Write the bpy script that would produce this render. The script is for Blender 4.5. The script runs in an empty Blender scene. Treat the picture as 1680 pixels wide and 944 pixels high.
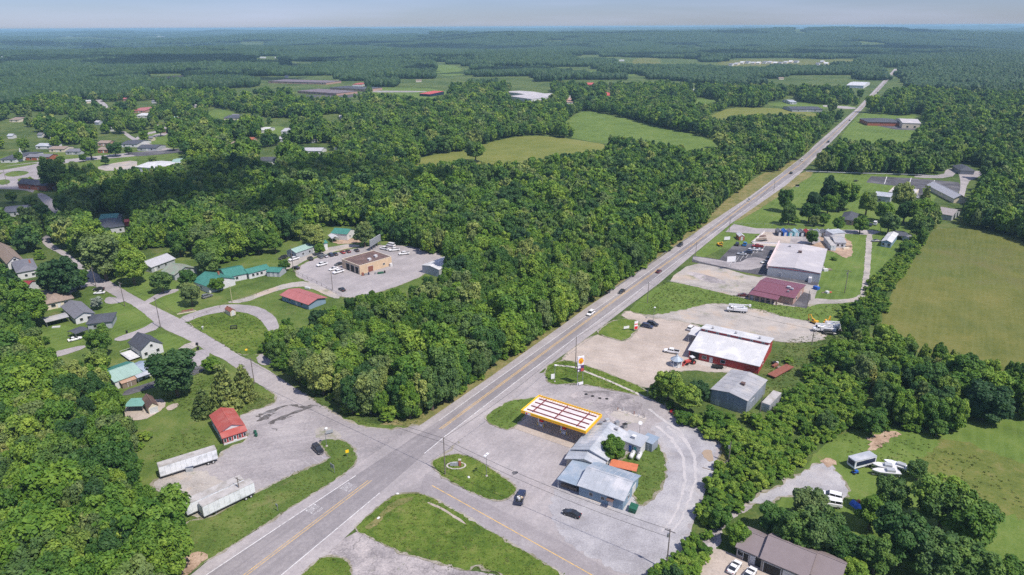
import bpy, math, random
import numpy as np
from mathutils import Vector, Matrix, noise
from mathutils.geometry import tessellate_polygon
random.seed(7); RNG = np.random.default_rng(11)
SC = bpy.context.scene
COL = SC.collection
# ---------------------------------------------------------------- camera
F = 1120.0; CX = 840.0; CY = 472.0; CAMH = 112.0
PITCH = math.atan((CY - 44.0) / F)
ROLL = math.radians(-0.27)
fwd = Vector((0, math.cos(PITCH), -math.sin(PITCH)))
rt = Vector((1, 0, 0)); up = rt.cross(fwd)
rt2 = rt * math.cos(ROLL) + up * math.sin(ROLL)
up2 = up * math.cos(ROLL) - rt * math.sin(ROLL)
cam_d = bpy.data.cameras.new("camera"); cam = bpy.data.objects.new("camera", cam_d); COL.objects.link(cam)
M = Matrix((rt2, up2, -fwd)).transposed().to_4x4(); M.translation = (0, 0, CAMH)
cam.matrix_world = M
cam_d.sensor_width = 36; cam_d.lens = 36 * F / 1680.0; cam_d.clip_start = 1; cam_d.clip_end = 120000
SC.camera = cam

def G(px, py, z=0.0):
    d = rt2 * ((px - CX) / F) + up2 * (-(py - CY) / F) + fwd
    if d.z > -0.002: d.z = -0.002
    t = (z - CAMH) / d.z
    return Vector((d.x * t, d.y * t, z))
RT = np.array(rt2); UP = np.array(up2); FW = np.array(fwd)
def P(pts):
    q = np.asarray(pts, float) - np.array([0, 0, CAMH])
    zc = q @ FW
    zc = np.where(zc < 1, 1, zc)
    return np.stack([CX + F * (q @ RT) / zc, CY - F * (q @ UP) / zc], 1), zc
def depth(px, py, z=0):
    return (G(px, py, z) - Vector((0, 0, CAMH))).dot(fwd)
def inpoly(px, py, poly):
    r = np.zeros(len(px), bool); n = len(poly)
    for i in range(n):
        x1, y1 = poly[i]; x2, y2 = poly[(i + 1) % n]
        if y1 == y2: continue
        c = (y1 > py) != (y2 > py)
        r ^= c & (px < (x2 - x1) * (py - y1) / (y2 - y1) + x1)
    return r

# ---------------------------------------------------------------- terrain height
FLAT = []
def vnoise(x, y, s, seed):
    x = np.asarray(x) / s; y = np.asarray(y) / s
    xi = np.floor(x).astype(np.int64); yi = np.floor(y).astype(np.int64)
    fx = x - xi; fy = y - yi; fx = fx * fx * (3 - 2 * fx); fy = fy * fy * (3 - 2 * fy)
    def h(a, b):
        k = (a * 73856093 ^ b * 19349663 ^ seed * 83492791) & 0xffffffff
        k = (k ^ (k >> 13)) * 1274126177 & 0xffffffff
        return ((k ^ (k >> 16)) & 0xffff) / 65535.0
    return (h(xi, yi) * (1 - fx) + h(xi + 1, yi) * fx) * (1 - fy) + (h(xi, yi + 1) * (1 - fx) + h(xi + 1, yi + 1) * fx) * fy
def HT(x, y):
    d = np.hypot(x, y)
    r = np.clip((d - 1900) / 3500, 0, 1); r = r * r * (3 - 2 * r)
    r2 = np.clip((d - 9000) / 16000, 0, 1)
    n = vnoise(x, y, 3100, 3) * 46 + vnoise(x, y, 1300, 5) * 40 + vnoise(x, y, 560, 9) * 16 - 48
    n2 = vnoise(x, y, 6500, 13) * 40 - 10
    h = np.clip(r * (n * 1.9 + 2) + r2 * n2, -32, 80)
    for (fx, fy, fr_) in FLAT: h = h * np.clip((np.hypot(x - fx, y - fy) / fr_ - .55) / .6, 0, 1)
    return h

for fpx, fpy, frr in ((1300, 101, 1500), (1060, 100, 800), (735, 114, 500), (280, 128, 400), (1470, 113, 500), (1150, 102, 600)):
    g_ = G(fpx, fpy); FLAT.append((g_.x, g_.y, frr))
# ---------------------------------------------------------------- materials
MATS = {}
def nt(m):
    m.use_nodes = True; t = m.node_tree; t.nodes.clear(); return t
def N(t, k, **kw):
    n = t.nodes.new(k)
    for a, b in kw.items():
        if a.startswith('i_'):
            n.inputs[a[2:].replace('_', ' ')].default_value = b
        else: setattr(n, a, b)
    return n
def c4(c): return (c[0], c[1], c[2], 1)
def ramp(t, fac, stops, interp='LINEAR'):
    r = N(t, 'ShaderNodeValToRGB'); r.color_ramp.interpolation = interp
    e = r.color_ramp.elements
    e[0].position = stops[0][0]; e[0].color = c4(stops[0][1])
    e[1].position = stops[-1][0]; e[1].color = c4(stops[-1][1])
    for p, c in stops[1:-1]:
        k = e.new(p); k.color = c4(c)
    t.links.new(fac, r.inputs[0]); return r.outputs[0]
def mix(t, fac, a, b, bt='MIX'):
    m = N(t, 'ShaderNodeMix', data_type='RGBA', blend_type=bt)
    if isinstance(fac, (int, float)): m.inputs[0].default_value = fac
    else: t.links.new(fac, m.inputs[0])
    for i, v in ((6, a), (7, b)):
        if isinstance(v, tuple): m.inputs[i].default_value = c4(v)
        else: t.links.new(v, m.inputs[i])
    return m.outputs[2]
def coords(t, rot=0, scale=(1, 1, 1)):
    g = N(t, 'ShaderNodeNewGeometry'); v = g.outputs['Position']
    if rot:
        vr = N(t, 'ShaderNodeVectorRotate', rotation_type='Z_AXIS'); vr.inputs['Angle'].default_value = rot; t.links.new(v, vr.inputs['Vector']); v = vr.outputs[0]
    mp = N(t, 'ShaderNodeMapping'); t.links.new(v, mp.inputs[0]); mp.inputs['Scale'].default_value = scale
    return mp.outputs[0]
def noi(t, vec, scale, detail=4, rough=.6):
    n = N(t, 'ShaderNodeTexNoise', i_Scale=scale, i_Detail=detail, i_Roughness=rough)
    if vec is not None: t.links.new(vec, n.inputs['Vector'])
    return n.outputs[0]
def done(t, col, rough=.8, metal=0, bump=None, bs=.3, spec=.3, trans=None):
    b = N(t, 'ShaderNodeBsdfPrincipled')
    if isinstance(col, tuple): b.inputs['Base Color'].default_value = c4(col)
    else: t.links.new(col, b.inputs['Base Color'])
    b.inputs['Roughness'].default_value = rough; b.inputs['Metallic'].default_value = metal
    b.inputs['Specular IOR Level'].default_value = spec
    if bump is not None:
        bn = N(t, 'ShaderNodeBump', i_Strength=bs, i_Distance=.1); t.links.new(bump, bn.inputs['Height']); t.links.new(bn.outputs[0], b.inputs['Normal'])
    o = N(t, 'ShaderNodeOutputMaterial')
    if trans:
        tr = N(t, 'ShaderNodeBsdfTranslucent')
        if isinstance(col, tuple): tr.inputs[0].default_value = c4(col)
        else: t.links.new(col, tr.inputs[0])
        ms = N(t, 'ShaderNodeMixShader'); ms.inputs[0].default_value = trans
        t.links.new(b.outputs[0], ms.inputs[1]); t.links.new(tr.outputs[0], ms.inputs[2]); t.links.new(ms.outputs[0], o.inputs[0])
    else: t.links.new(b.outputs[0], o.inputs[0])
def mat(name, col, var=.12, scale=.6, rough=.7, metal=0, spec=.3, tint=None, tscale=.12, stretch=(1, 1, 1), obj=False):
    """plain surface with two scales of wear; tint = second colour reached in patches"""
    if name in MATS: return MATS[name]
    m = bpy.data.materials.new(name); t = nt(m)
    if obj:
        tc = N(t, 'ShaderNodeTexCoord'); mp = N(t, 'ShaderNodeMapping'); t.links.new(tc.outputs['Object'], mp.inputs[0])
        mp.inputs['Scale'].default_value = stretch; v = mp.outputs[0]
    else: v = coords(t, 0, stretch)
    n1 = noi(t, v, scale, 5, .65)
    lo = tuple(c * (1 - var) for c in col); hi = tuple(min(1, c * (1 + var)) for c in col)
    c = ramp(t, n1, [(.3, lo), (.7, hi)])
    if tint:
        n2 = noi(t, v, tscale, 4, .6)
        f = ramp(t, n2, [(.48, (0, 0, 0)), (.66, (1, 1, 1))])
        c = mix(t, f, c, tint)
    done(t, c, rough, metal, n1, .15, spec)
    MATS[name] = m; return m
RA = math.atan2(1, .63)   # highway bearing
def ground_mat(name, stops, big=.02, mid=.12, fine=1.3, extra=None, rough=.95, stripe=None, streak=None, rot=0, bs=.3, darkp=None):
    m = bpy.data.materials.new(name); t = nt(m)
    v = coords(t)
    a = noi(t, v, big, 3, .55); b = noi(t, v, mid, 5, .65); c = noi(t, v, fine, 5, .7)
    ad = N(t, 'ShaderNodeMath', operation='MULTIPLY_ADD'); t.links.new(b, ad.inputs[0]); ad.inputs[1].default_value = .55; 
    m2 = N(t, 'ShaderNodeMath', operation='MULTIPLY_ADD'); t.links.new(c, m2.inputs[0]); m2.inputs[1].default_value = .5
    m3 = N(t, 'ShaderNodeMath', operation='MULTIPLY'); t.links.new(a, m3.inputs[0]); m3.inputs[1].default_value = .45
    t.links.new(m3.outputs[0], m2.inputs[2]); t.links.new(m2.outputs[0], ad.inputs[2])
    nm = N(t, 'ShaderNodeMath', operation='MULTIPLY_ADD'); t.links.new(ad.outputs[0], nm.inputs[0]); nm.inputs[1].default_value = 2.3; nm.inputs[2].default_value = .5 - .75 * 2.3
    col = ramp(t, nm.outputs[0], stops)
    if stripe:
        sv = coords(t, -stripe[0]); sx = N(t, 'ShaderNodeSeparateXYZ'); t.links.new(sv, sx.inputs[0])
        w1 = N(t, 'ShaderNodeMath', operation='MULTIPLY'); t.links.new(sx.outputs[1], w1.inputs[0]); w1.inputs[1].default_value = 6.283 / stripe[1]
        w2 = N(t, 'ShaderNodeMath', operation='SINE'); t.links.new(w1.outputs[0], w2.inputs[0])
        f = ramp(t, w2.outputs[0], [(.35, (0, 0, 0)), (.65, (1, 1, 1))]); k = N(t, 'ShaderNodeMath', operation='MULTIPLY'); t.links.new(f, k.inputs[0]); k.inputs[1].default_value = stripe[2]
        col = mix(t, k.outputs[0], col, stripe[3])
    if streak:
        sv = coords(t, -rot, (.03, .6, 1)); s = noi(t, sv, 1.0, 4, .6)
        f = ramp(t, s, [(.42, (0, 0, 0)), (.62, (1, 1, 1))])
        k = N(t, 'ShaderNodeMath', operation='MULTIPLY'); t.links.new(f, k.inputs[0]); k.inputs[1].default_value = streak[0]
        col = mix(t, k.outputs[0], col, streak[1])
    if extra:
        for (sc_, lo, hi, cc, amt) in extra:
            e = noi(t, v, sc_, 6, .7); f = ramp(t, e, [(lo, (0, 0, 0)), (hi, (1, 1, 1))])
            k = N(t, 'ShaderNodeMath', operation='MULTIPLY'); t.links.new(f, k.inputs[0]); k.inputs[1].default_value = amt
            col = mix(t, k.outputs[0], col, cc)
    if darkp:   # cracks
        vo = N(t, 'ShaderNodeTexVoronoi', feature='DISTANCE_TO_EDGE', i_Scale=darkp[0])
        wn = N(t, 'ShaderNodeTexNoise', i_Scale=.5, i_Detail=4.0); t.links.new(v, wn.inputs['Vector'])
        vm = N(t, 'ShaderNodeVectorMath', operation='MULTIPLY_ADD'); t.links.new(wn.outputs['Color'], vm.inputs[0]); vm.inputs[1].default_value = (4, 4, 0); t.links.new(v, vm.inputs[2])
        t.links.new(vm.outputs[0], vo.inputs['Vector'])
        f = ramp(t, vo.outputs['Distance'], [(0, (1, 1, 1)), (darkp[1], (0, 0, 0))])
        k = N(t, 'ShaderNodeMath', operation='MULTIPLY'); t.links.new(f, k.inputs[0]); k.inputs[1].default_value = darkp[3]
        col = mix(t, k.outputs[0], col, darkp[2])
    done(t, col, rough, 0, c, bs * 1.6, .2)
    MATS[name] = m; return m
g_meadow = ground_mat('grass_ground', [(.2, (.035, .065, .014)), (.5, (.075, .115, .026)), (.8, (.13, .155, .045))], .012, .07, .9,
    extra=[(.035, .56, .70, (.18, .16, .075), .5)])
g_lawn = ground_mat('lawn_grass', [(.2, (.055, .095, .018)), (.5, (.095, .145, .028)), (.8, (.15, .18, .05))], .03, .13, 1.6,
    extra=[(.09, .57, .70, (.22, .185, .09), .55), (.4, .6, .7, (.05, .09, .02), .5)])
g_mowed = ground_mat('mowed_grass', [(.2, (.075, .12, .022)), (.5, (.105, .165, .030)), (.8, (.145, .195, .045))], .03, .13, 1.6,
    extra=[(.12, .60, .72, (.20, .18, .08), .5)], stripe=(RA, 3.4, .28, (.15, .21, .05)))
g_lush = ground_mat('lush_grass', [(.15, (.045, .085, .012)), (.5, (.095, .15, .02)), (.85, (.155, .195, .04))], .06, .4, 2.2,
    extra=[(.3, .57, .68, (.23, .205, .08), .5), (.8, .6, .7, (.05, .09, .015), .5)], bs=.8)
g_verge = ground_mat('dry_verge_grass', [(.2, (.10, .13, .035)), (.5, (.18, .17, .06)), (.8, (.28, .23, .11))], .05, .3, 1.5)
g_field = ground_mat('hay_field', [(.15, (.082, .105, .022)), (.5, (.125, .135, .029)), (.85, (.175, .165, .045))], .010, .07, .8,
    extra=[(.007, .50, .62, (.090, .135, .027), .7), (.014, .55, .68, (.17, .13, .06), .5), (.3, .58, .70, (.07, .085, .02), .5)], streak=(.3, (.17, .18, .06)), rot=1.0)
g_asph = ground_mat('worn_asphalt', [(.2, (.22, .202, .204)), (.5, (.315, .288, .288)), (.8, (.40, .37, .36))], .02, .1, 1.2,
    extra=[(.05, .54, .68, (.19, .18, .185), .5), (.25, .60, .72, (.42, .39, .37), .4), (.9, .62, .7, (.17, .165, .17), .35)], darkp=(.10, .006, (.13, .125, .13), .45), streak=(.3, (.22, .21, .215)), rot=.3)
g_lane = ground_mat('highway_asphalt', [(.2, (.205, .19, .194)), (.5, (.26, .24, .243)), (.8, (.32, .295, .293))], .02, .1, 1.2,
    streak=(.5, (.195, .18, .186)), rot=RA)
g_shld = ground_mat('shoulder_asphalt', [(.2, (.27, .248, .246)), (.5, (.345, .315, .312)), (.8, (.42, .385, .375))], .02, .1, 1.2,
    extra=[(.06, .56, .7, (.25, .24, .245), .5), (.6, .62, .72, (.22, .21, .215), .35)], streak=(.3, (.24, .23, .235)), rot=RA)
g_dark = ground_mat('dark_asphalt', [(.2, (.06, .058, .066)), (.5, (.09, .088, .098)), (.8, (.15, .145, .15))], .03, .12, 1.2,
    extra=[(.1, .58, .72, (.22, .21, .21), .5)])
g_grav = ground_mat('gravel', [(.2, (.26, .25, .26)), (.5, (.355, .345, .355)), (.8, (.45, .435, .43))], .03, .16, 2.5,
    extra=[(.05, .54, .70, (.43, .37, .32), .5), (.2, .61, .75, (.24, .23, .225), .4)])
g_dirt = ground_mat('gravel_and_dirt', [(.2, (.24, .22, .2)), (.5, (.36, .33, .3)), (.8, (.46, .41, .36))], .03, .16, 2.5,
    extra=[(.06, .52, .64, (.46, .35, .25), .6), (.09, .57, .66, (.14, .17, .06), .6)], streak=(.35, (.45, .42, .38)), rot=-.2)
g_conc = ground_mat('old_concrete', [(.2, (.32, .27, .225)), (.5, (.42, .355, .30)), (.8, (.51, .44, .375))], .02, .12, 1.5,
    extra=[(.07, .55, .70, (.31, .28, .26), .55), (.03, .57, .68, (.40, .33, .27), .5)], darkp=(.06, .006, (.27, .24, .22), .35), streak=(.35, (.36, .32, .29)), rot=-.35)
g_crack = ground_mat('stained_concrete', [(.2, (.20, .18, .182)), (.5, (.34, .31, .305)), (.8, (.48, .43, .41))], .05, .22, 1.8,
    extra=[(.12, .5, .62, (.17, .155, .16), .6), (.3, .62, .70, (.12, .15, .04), .7)], darkp=(.11, .010, (.09, .085, .08), .6))
g_soil = ground_mat('bare_soil', [(.2, (.25, .17, .12)), (.5, (.38, .27, .19)), (.8, (.50, .38, .28))], .05, .3, 2)
g_edge = ground_mat('bare_edge_grit', [(.2, (.15, .145, .08)), (.5, (.27, .245, .19)), (.8, (.38, .35, .31))], .05, .3, 2)
def M_(name, c, **k): return mat(name, c, **k)
whitepaint = M_('white_road_paint', (.66, .65, .64), var=.25, scale=2.2, tint=(.38, .37, .37), tscale=1.1)
yellowpaint = M_('yellow_road_paint', (.66, .42, .12), var=.2, scale=2.2, tint=(.42, .33, .2), tscale=.9)
white = M_('white_siding', (.60, .60, .60), var=.07, scale=.8)
whiteroof = M_('white_metal_roof', (.53, .53, .53), var=.05, scale=.3, rough=.45, tint=(.68, .67, .66), tscale=.2)
tan = M_('tan_block_wall', (.60, .45, .30), var=.12, scale=.6)
brick = M_('red_brick', (.36, .12, .07), var=.25, scale=1.5)
pinkbrick = M_('faded_brick', (.42, .27, .22), var=.2, scale=1.2)
redmetal = M_('red_metal', (.50, .085, .07), var=.12, scale=.5, rough=.5)
redroof = M_('red_metal_roof', (.36, .085, .07), var=.12, scale=.4, rough=.6, tint=(.40, .13, .11), tscale=.25)
pinkroof = M_('faded_red_roof', (.38, .135, .13), var=.1, scale=.4, rough=.55)
barnred = M_('barn_red_siding', (.36, .05, .05), var=.12, scale=.6, rough=.6)
bluegrey = M_('blue_grey_siding', (.21, .30, .38), var=.08, scale=.5, rough=.6)
bluesteel = M_('blue_grey_metal_roof', (.30, .37, .44), var=.12, scale=.35, rough=.45, metal=.2, tint=(.42, .46, .5), tscale=.25)
galv = M_('galvanised_roof', (.38, .405, .435), var=.1, scale=.35, rough=.5, metal=.05, tint=(.55, .55, .56), tscale=.2)
galvd = M_('weathered_grey_roof', (.33, .33, .34), var=.15, scale=.35, rough=.6, tint=(.42, .40, .38), tscale=.18)
flatgrey = M_('grey_membrane_roof', (.42, .40, .41), var=.08, scale=.2, rough=.8, tint=(.52, .49, .48), tscale=.09)
brownroof = M_('brown_tar_roof', (.13, .085, .075), var=.2, scale=.5, tint=(.19, .12, .10), tscale=.2)
taupe = M_('taupe_metal_roof', (.23, .19, .19), var=.06, scale=.5, rough=.55)
maroon = M_('maroon_metal_roof', (.19, .075, .10), var=.1, scale=.5, rough=.5)
greenroof = M_('green_metal_roof', (.055, .20, .16), var=.12, scale=.4, rough=.5)
palegreen = M_('pale_green_roof', (.28, .40, .35), var=.1, scale=.4, rough=.5)
mossroof = M_('mossy_grey_roof', (.25, .27, .22), var=.15, scale=.5, tint=(.2, .3, .22), tscale=.3)
shingle = M_('dark_shingle', (.075, .08, .095), var=.2, scale=1.2)
shinglegrey = M_('grey_shingle', (.17, .17, .19), var=.2, scale=1.2)
shinglebrown = M_('brown_shingle', (.27, .21, .17), var=.2, scale=1.2)
shinglelight = M_('pale_shingle', (.40, .40, .42), var=.15, scale=1.2)
greywall = M_('grey_siding', (.36, .38, .40), var=.1, scale=.6)
steelwall = M_('weathered_steel_wall', (.24, .27, .31), var=.25, scale=.8, rough=.55, stretch=(1, 1, .15))
cream = M_('cream_siding', (.66, .58, .45), var=.08, scale=.8)
taupewall = M_('taupe_siding', (.27, .25, .23), var=.1, scale=.8)
glass = M_('dark_glass', (.025, .03, .035), var=.2, rough=.08, spec=.8)
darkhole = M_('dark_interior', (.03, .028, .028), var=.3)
yellow = M_('yellow_fascia', (.85, .50, .02), var=.06, rough=.45)
redtrim = M_('red_steel_beam', (.20, .035, .04), var=.15, rough=.5)
signred = M_('sign_red', (.65, .02, .02), var=.03, rough=.4)
signyel = M_('sign_yellow', (.95, .62, .02), var=.03, rough=.4)
signwhite = M_('sign_white', (.82, .81, .82), var=.04, rough=.4)
purple = M_('sign_dark_purple', (.11, .05, .14), var=.08, rough=.4)
teal = M_('teal_paint', (.05, .28, .26), var=.1, rough=.5)
bluepaint = M_('blue_paint', (.03, .12, .45), var=.1, rough=.4)
navy = M_('navy_paint', (.02, .03, .07), var=.1, rough=.4)
wood = M_('weathered_wood', (.22, .17, .13), var=.25, scale=1.5)
polewood = M_('pole_wood', (.20, .17, .15), var=.25, scale=2)
steel = M_('grey_steel', (.35, .36, .37), var=.1, rough=.45, metal=.5)
rust = M_('rusty_steel', (.24, .09, .06), var=.25, scale=1.2)
orange = M_('orange_rusted_roof', (.52, .16, .075), var=.15, scale=.8)
yelmach = M_('yellow_machine_paint', (.70, .38, .03), var=.1, rough=.45)
rubber = M_('rubber', (.02, .02, .02), var=.2)
dumpgreen = M_('green_steel', (.02, .10, .06), var=.2, rough=.5)
concrete = M_('concrete', (.46, .42, .38), var=.15, scale=.8)
insul = M_('glass_insulator', (.5, .5, .5), rough=.2)
wire = M_('black_wire', (.02, .02, .02))
lightglass = M_('clear_lamp', (.8, .8, .78), rough=.15)
taillight = M_('red_lamp', (.4, .01, .01), rough=.2)
trailer = M_('trailer_side', (.76, .78, .80), var=.08, scale=.5, rough=.5, tint=(.48, .5, .52), tscale=.5)
trailroof = M_('dirty_trailer_roof', (.42, .40, .38), var=.15, scale=.6, tint=(.30, .28, .25), tscale=.4)
mud = M_('muddy_water', (.36, .27, .18), var=.05, rough=.12, spec=.6)
weeds_m = M_('weeds', (.07, .11, .03), var=.4, scale=1)
oil = M_('oil_stained_asphalt', (.10, .09, .085), var=.4, scale=1.2, tint=(.2, .19, .19), tscale=.5)

# ---------------------------------------------------------------- mesh helpers
class MB:
    def __init__(s): s.v = []; s.f = []
    def quad(s, *p):
        n = len(s.v); s.v += [tuple(q) for q in p]; s.f.append(tuple(range(n, n + len(p)))); return s
    def box(s, x0, y0, z0, x1, y1, z1):
        n = len(s.v)
        s.v += [(x0, y0, z0), (x1, y0, z0), (x1, y1, z0), (x0, y1, z0), (x0, y0, z1), (x1, y0, z1), (x1, y1, z1), (x0, y1, z1)]
        s.f += [(n, n + 3, n + 2, n + 1), (n + 4, n + 5, n + 6, n + 7), (n, n + 1, n + 5, n + 4), (n + 1, n + 2, n + 6, n + 5), (n + 2, n + 3, n + 7, n + 6), (n + 3, n, n + 4, n + 7)]
        return s
    def prism(s, prof, a0, a1, axis='x'):
        """closed cross-section prof extruded from a0 to a1; axis x: prof=(y,z); axis y: prof=(x,z)"""
        n = len(s.v); k = len(prof)
        for a in (a0, a1):
            for (u, z) in prof: s.v.append((a, u, z) if axis == 'x' else (u, a, z))
        s.f.append(tuple(range(n, n + k))); s.f.append(tuple(range(n + 2 * k - 1, n + k - 1, -1)))
        for i in range(k):
            j = (i + 1) % k; s.f.append((n + i, n + k + i, n + k + j, n + j))
        return s
    def tube(s, p, q, r, r2=None, n=8):
        p = Vector(p); q = Vector(q); r2 = r if r2 is None else r2
        d = (q - p).normalized(); a = d.orthogonal().normalized(); b = d.cross(a)
        k = len(s.v)
        for (c, rr) in ((p, r), (q, r2)):
            for i in range(n):
                t = 2 * math.pi * i / n; s.v.append(tuple(c + a * math.cos(t) * rr + b * math.sin(t) * rr))
        for i in range(n):
            j = (i + 1) % n; s.f.append((k + i, k + j, k + n + j, k + n + i))
        s.f.append(tuple(range(k + n - 1, k - 1, -1))); s.f.append(tuple(range(k + n, k + 2 * n))); return s
    def ell(s, c, r, nu=10, nv=6):
        k = len(s.v); rx, ry, rz = (r, r, r) if isinstance(r, (int, float)) else r
        for j in range(1, nv):
            ph = math.pi * j / nv
            for i in range(nu):
                th = 2 * math.pi * i / nu
                s.v.append((c[0] + rx * math.sin(ph) * math.cos(th), c[1] + ry * math.sin(ph) * math.sin(th), c[2] + rz * math.cos(ph)))
        t = len(s.v); s.v.append((c[0], c[1], c[2] + rz)); s.v.append((c[0], c[1], c[2] - rz))
        for j in range(nv - 2):
            for i in range(nu):
                i2 = (i + 1) % nu; s.f.append((k + j * nu + i, k + (j + 1) * nu + i, k + (j + 1) * nu + i2, k + j * nu + i2))
        for i in range(nu):
            i2 = (i + 1) % nu; s.f.append((t, k + i, k + i2)); s.f.append((t + 1, k + (nv - 2) * nu + i2, k + (nv - 2) * nu + i))
        return s
    def mesh(s, name, m):
        me = bpy.data.meshes.new(name); me.from_pydata(s.v, [], s.f); me.materials.append(m); me.update(); return me
    def obj(s, name, m, parent=None, label=None):
        o = bpy.data.objects.new(name, s.mesh(name, m)); COL.objects.link(o)
        if parent is not None: o.parent = parent
        if label: o['label'] = label
        return o
def thing(name, label, cat, loc=(0, 0, 0), rz=0, group=None):
    o = bpy.data.objects.new(name, None); COL.objects.link(o); o.location = loc; o.rotation_euler = (0, 0, rz)
    o.empty_display_size = .5
    o['label'] = label; o['category'] = cat
    if group: o['group'] = group
    return o
def tag(o, label, cat, group=None, kind=None):
    if label: o['label'] = label
    if cat: o['category'] = cat
    if group: o['group'] = group
    if kind: o['kind'] = kind
    return o
def rgroup(o, kind='structure', label=None):
    o['kind'] = kind
    if label: o['label'] = label; 
    return o
def dup(src, loc, rz, label, scale=None, group=None):
    r = src.copy(); COL.objects.link(r); r.location = loc; r.rotation_euler = (0, 0, rz); r['label'] = label
    if scale is not None: r.scale = scale
    if group: r['group'] = group
    for c in src.children:
        d = c.copy(); COL.objects.link(d); d.parent = r
        for g in c.children:
            e = g.copy(); COL.objects.link(e); e.parent = d
    return r
# ---------------------------------------------------------------- ground sheets
def chaikin(p, n):
    for _ in range(n):
        q = []
        for i in range(len(p)):
            a = p[i]; b = p[(i + 1) % len(p)]
            q += [a * .75 + b * .25, a * .25 + b * .75]
        p = q
    return p
LEVEL = [0]
SHN = [0]
def sheet(name, m, pts, lvl, jit=.25, smooth=1, label=None, world=False, kind='structure', fr=None):
    SHN[0] += 1; lvl = lvl + (SHN[0] % 8) * .1
    w = [Vector((p[0], p[1], 0)) for p in pts] if world else [G(x, y) for x, y in pts]
    if smooth: w = chaikin(w, smooth)
    q = []
    for i in range(len(w)):
        a = w[i]; b = w[(i + 1) % len(w)]; d = (b - a).length
        st = max(.8, min(a.length, b.length) / 220) if jit else 60
        k = max(1, min(90, int(d / st)))
        for j in range(k):
            c = a.lerp(b, j / k)
            if jit:
                s = jit * 1.5
                c = c + Vector((noise.noise(c * .45) + .6 * noise.noise(c * 1.3) + .5 * noise.noise(c * 3.1), noise.noise(c * .45 + Vector((31, 7, 0))) + .6 * noise.noise(c * 1.3 + Vector((9, 5, 0))), 0)) * s
            q.append(c)
    tri = tessellate_polygon([q])
    z = .012 * lvl
    me = bpy.data.meshes.new(name)
    fs = []
    for a, b, c in tri:
        A, B, C_ = q[a], q[b], q[c]
        if (B - A).cross(C_ - A).z < 0: a, c = c, a
        fs.append((a, b, c))
    me.from_pydata([(v.x, v.y, z) for v in q], [], fs); me.materials.append(m); me.update()
    o = bpy.data.objects.new(name, me); COL.objects.link(o); o['kind'] = kind
    if label: o['label'] = label
    if fr and len(q) > 8:   # ragged worn fringe along the outline
        n = len(q); iv = []; ov = []
        for i in range(n):
            d = (q[(i + 1) % n] - q[i - 1]); d = Vector((-d.y, d.x, 0)).normalized(); k = noise.noise(q[i] * .35 + Vector((3, 9, 1))) * 1.3; k2 = noise.noise(q[i] * .9)
            iv.append(q[i] + d * fr[1] * max(-.2, .35 + k)); ov.append(q[i] - d * fr[1] * max(.05, .25 + k2))
        mb = MB(); z2 = z + .004; mb.v = [(v.x, v.y, z2) for v in iv] + [(v.x, v.y, z2) for v in ov]
        for i in range(n): j = (i + 1) % n; mb.f.append((i, j, n + j, n + i)); mb.f
        e = mb.obj('ground_edge', fr[0]); e['kind'] = 'structure'; e['label'] = 'worn gritty edge of the grass'
    return o
def ribbon(name, m, pts, width, lvl, label=None, dash=None, cut=None):
    """strip of constant width along a pixel polyline (ground)"""
    w = [G(x, y) for x, y in pts]; mb = MB(); z = .012 * lvl
    segs = []
    for i in range(len(w) - 1):
        a, b = w[i], w[i + 1]; segs.append((a, b))
    def off(i):
        if i == 0: d = (w[1] - w[0])
        elif i == len(w) - 1: d = (w[-1] - w[-2])
        else: d = (w[i + 1] - w[i]).normalized() + (w[i] - w[i - 1]).normalized()
        d.z = 0; d.normalize(); return Vector((-d.y, d.x, 0)) * (width / 2)
    L = [w[i] + off(i) for i in range(len(w))]; R = [w[i] - off(i) for i in range(len(w))]
    for i in range(len(w) - 1):
        mb.quad((R[i].x, R[i].y, z), (R[i + 1].x, R[i + 1].y, z), (L[i + 1].x, L[i + 1].y, z), (L[i].x, L[i].y, z))
    o = mb.obj(name, m); o['kind'] = 'structure'
    if label: o['label'] = label
    return o
# ================================================================ GROUND
def ground():
    rs = [0.0]; r = 60.0
    while r < 1700: rs.append(r); r += 120
    while r < 62000: rs.append(r); r *= 1.045
    na = 300; vs = [(0, 0, 0)]; fs = []
    ang = [2 * math.pi * i / na for i in range(na)]
    R = np.array(rs[1:]); A = np.array(ang); X = R[:, None] * np.cos(A); Y = R[:, None] * np.sin(A)
    Z = HT(X, Y)
    vs += [tuple(p) for p in np.stack([X, Y, Z], -1).reshape(-1, 3)]
    for i in range(na): fs.append((0, 1 + i, 1 + (i + 1) % na))
    for k in range(len(R) - 1):
        for i in range(na):
            j = (i + 1) % na; fs.append((1 + k * na + i, 1 + (k + 1) * na + i, 1 + (k + 1) * na + j, 1 + k * na + j))
    me = bpy.data.meshes.new('ground'); me.from_pydata(vs, [], fs); me.materials.append(g_meadow)
    for p in me.polygons: p.use_smooth = True
    o = bpy.data.objects.new('ground', me); COL.objects.link(o); o['kind'] = 'structure'
ground()
g_hay = ground_mat('far_hay_field', [(.15, (.11, .14, .025)), (.5, (.155, .175, .035)), (.85, (.20, .20, .055))], .008, .05, .6, streak=(.3, (.19, .19, .06)), rot=.2)
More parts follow.
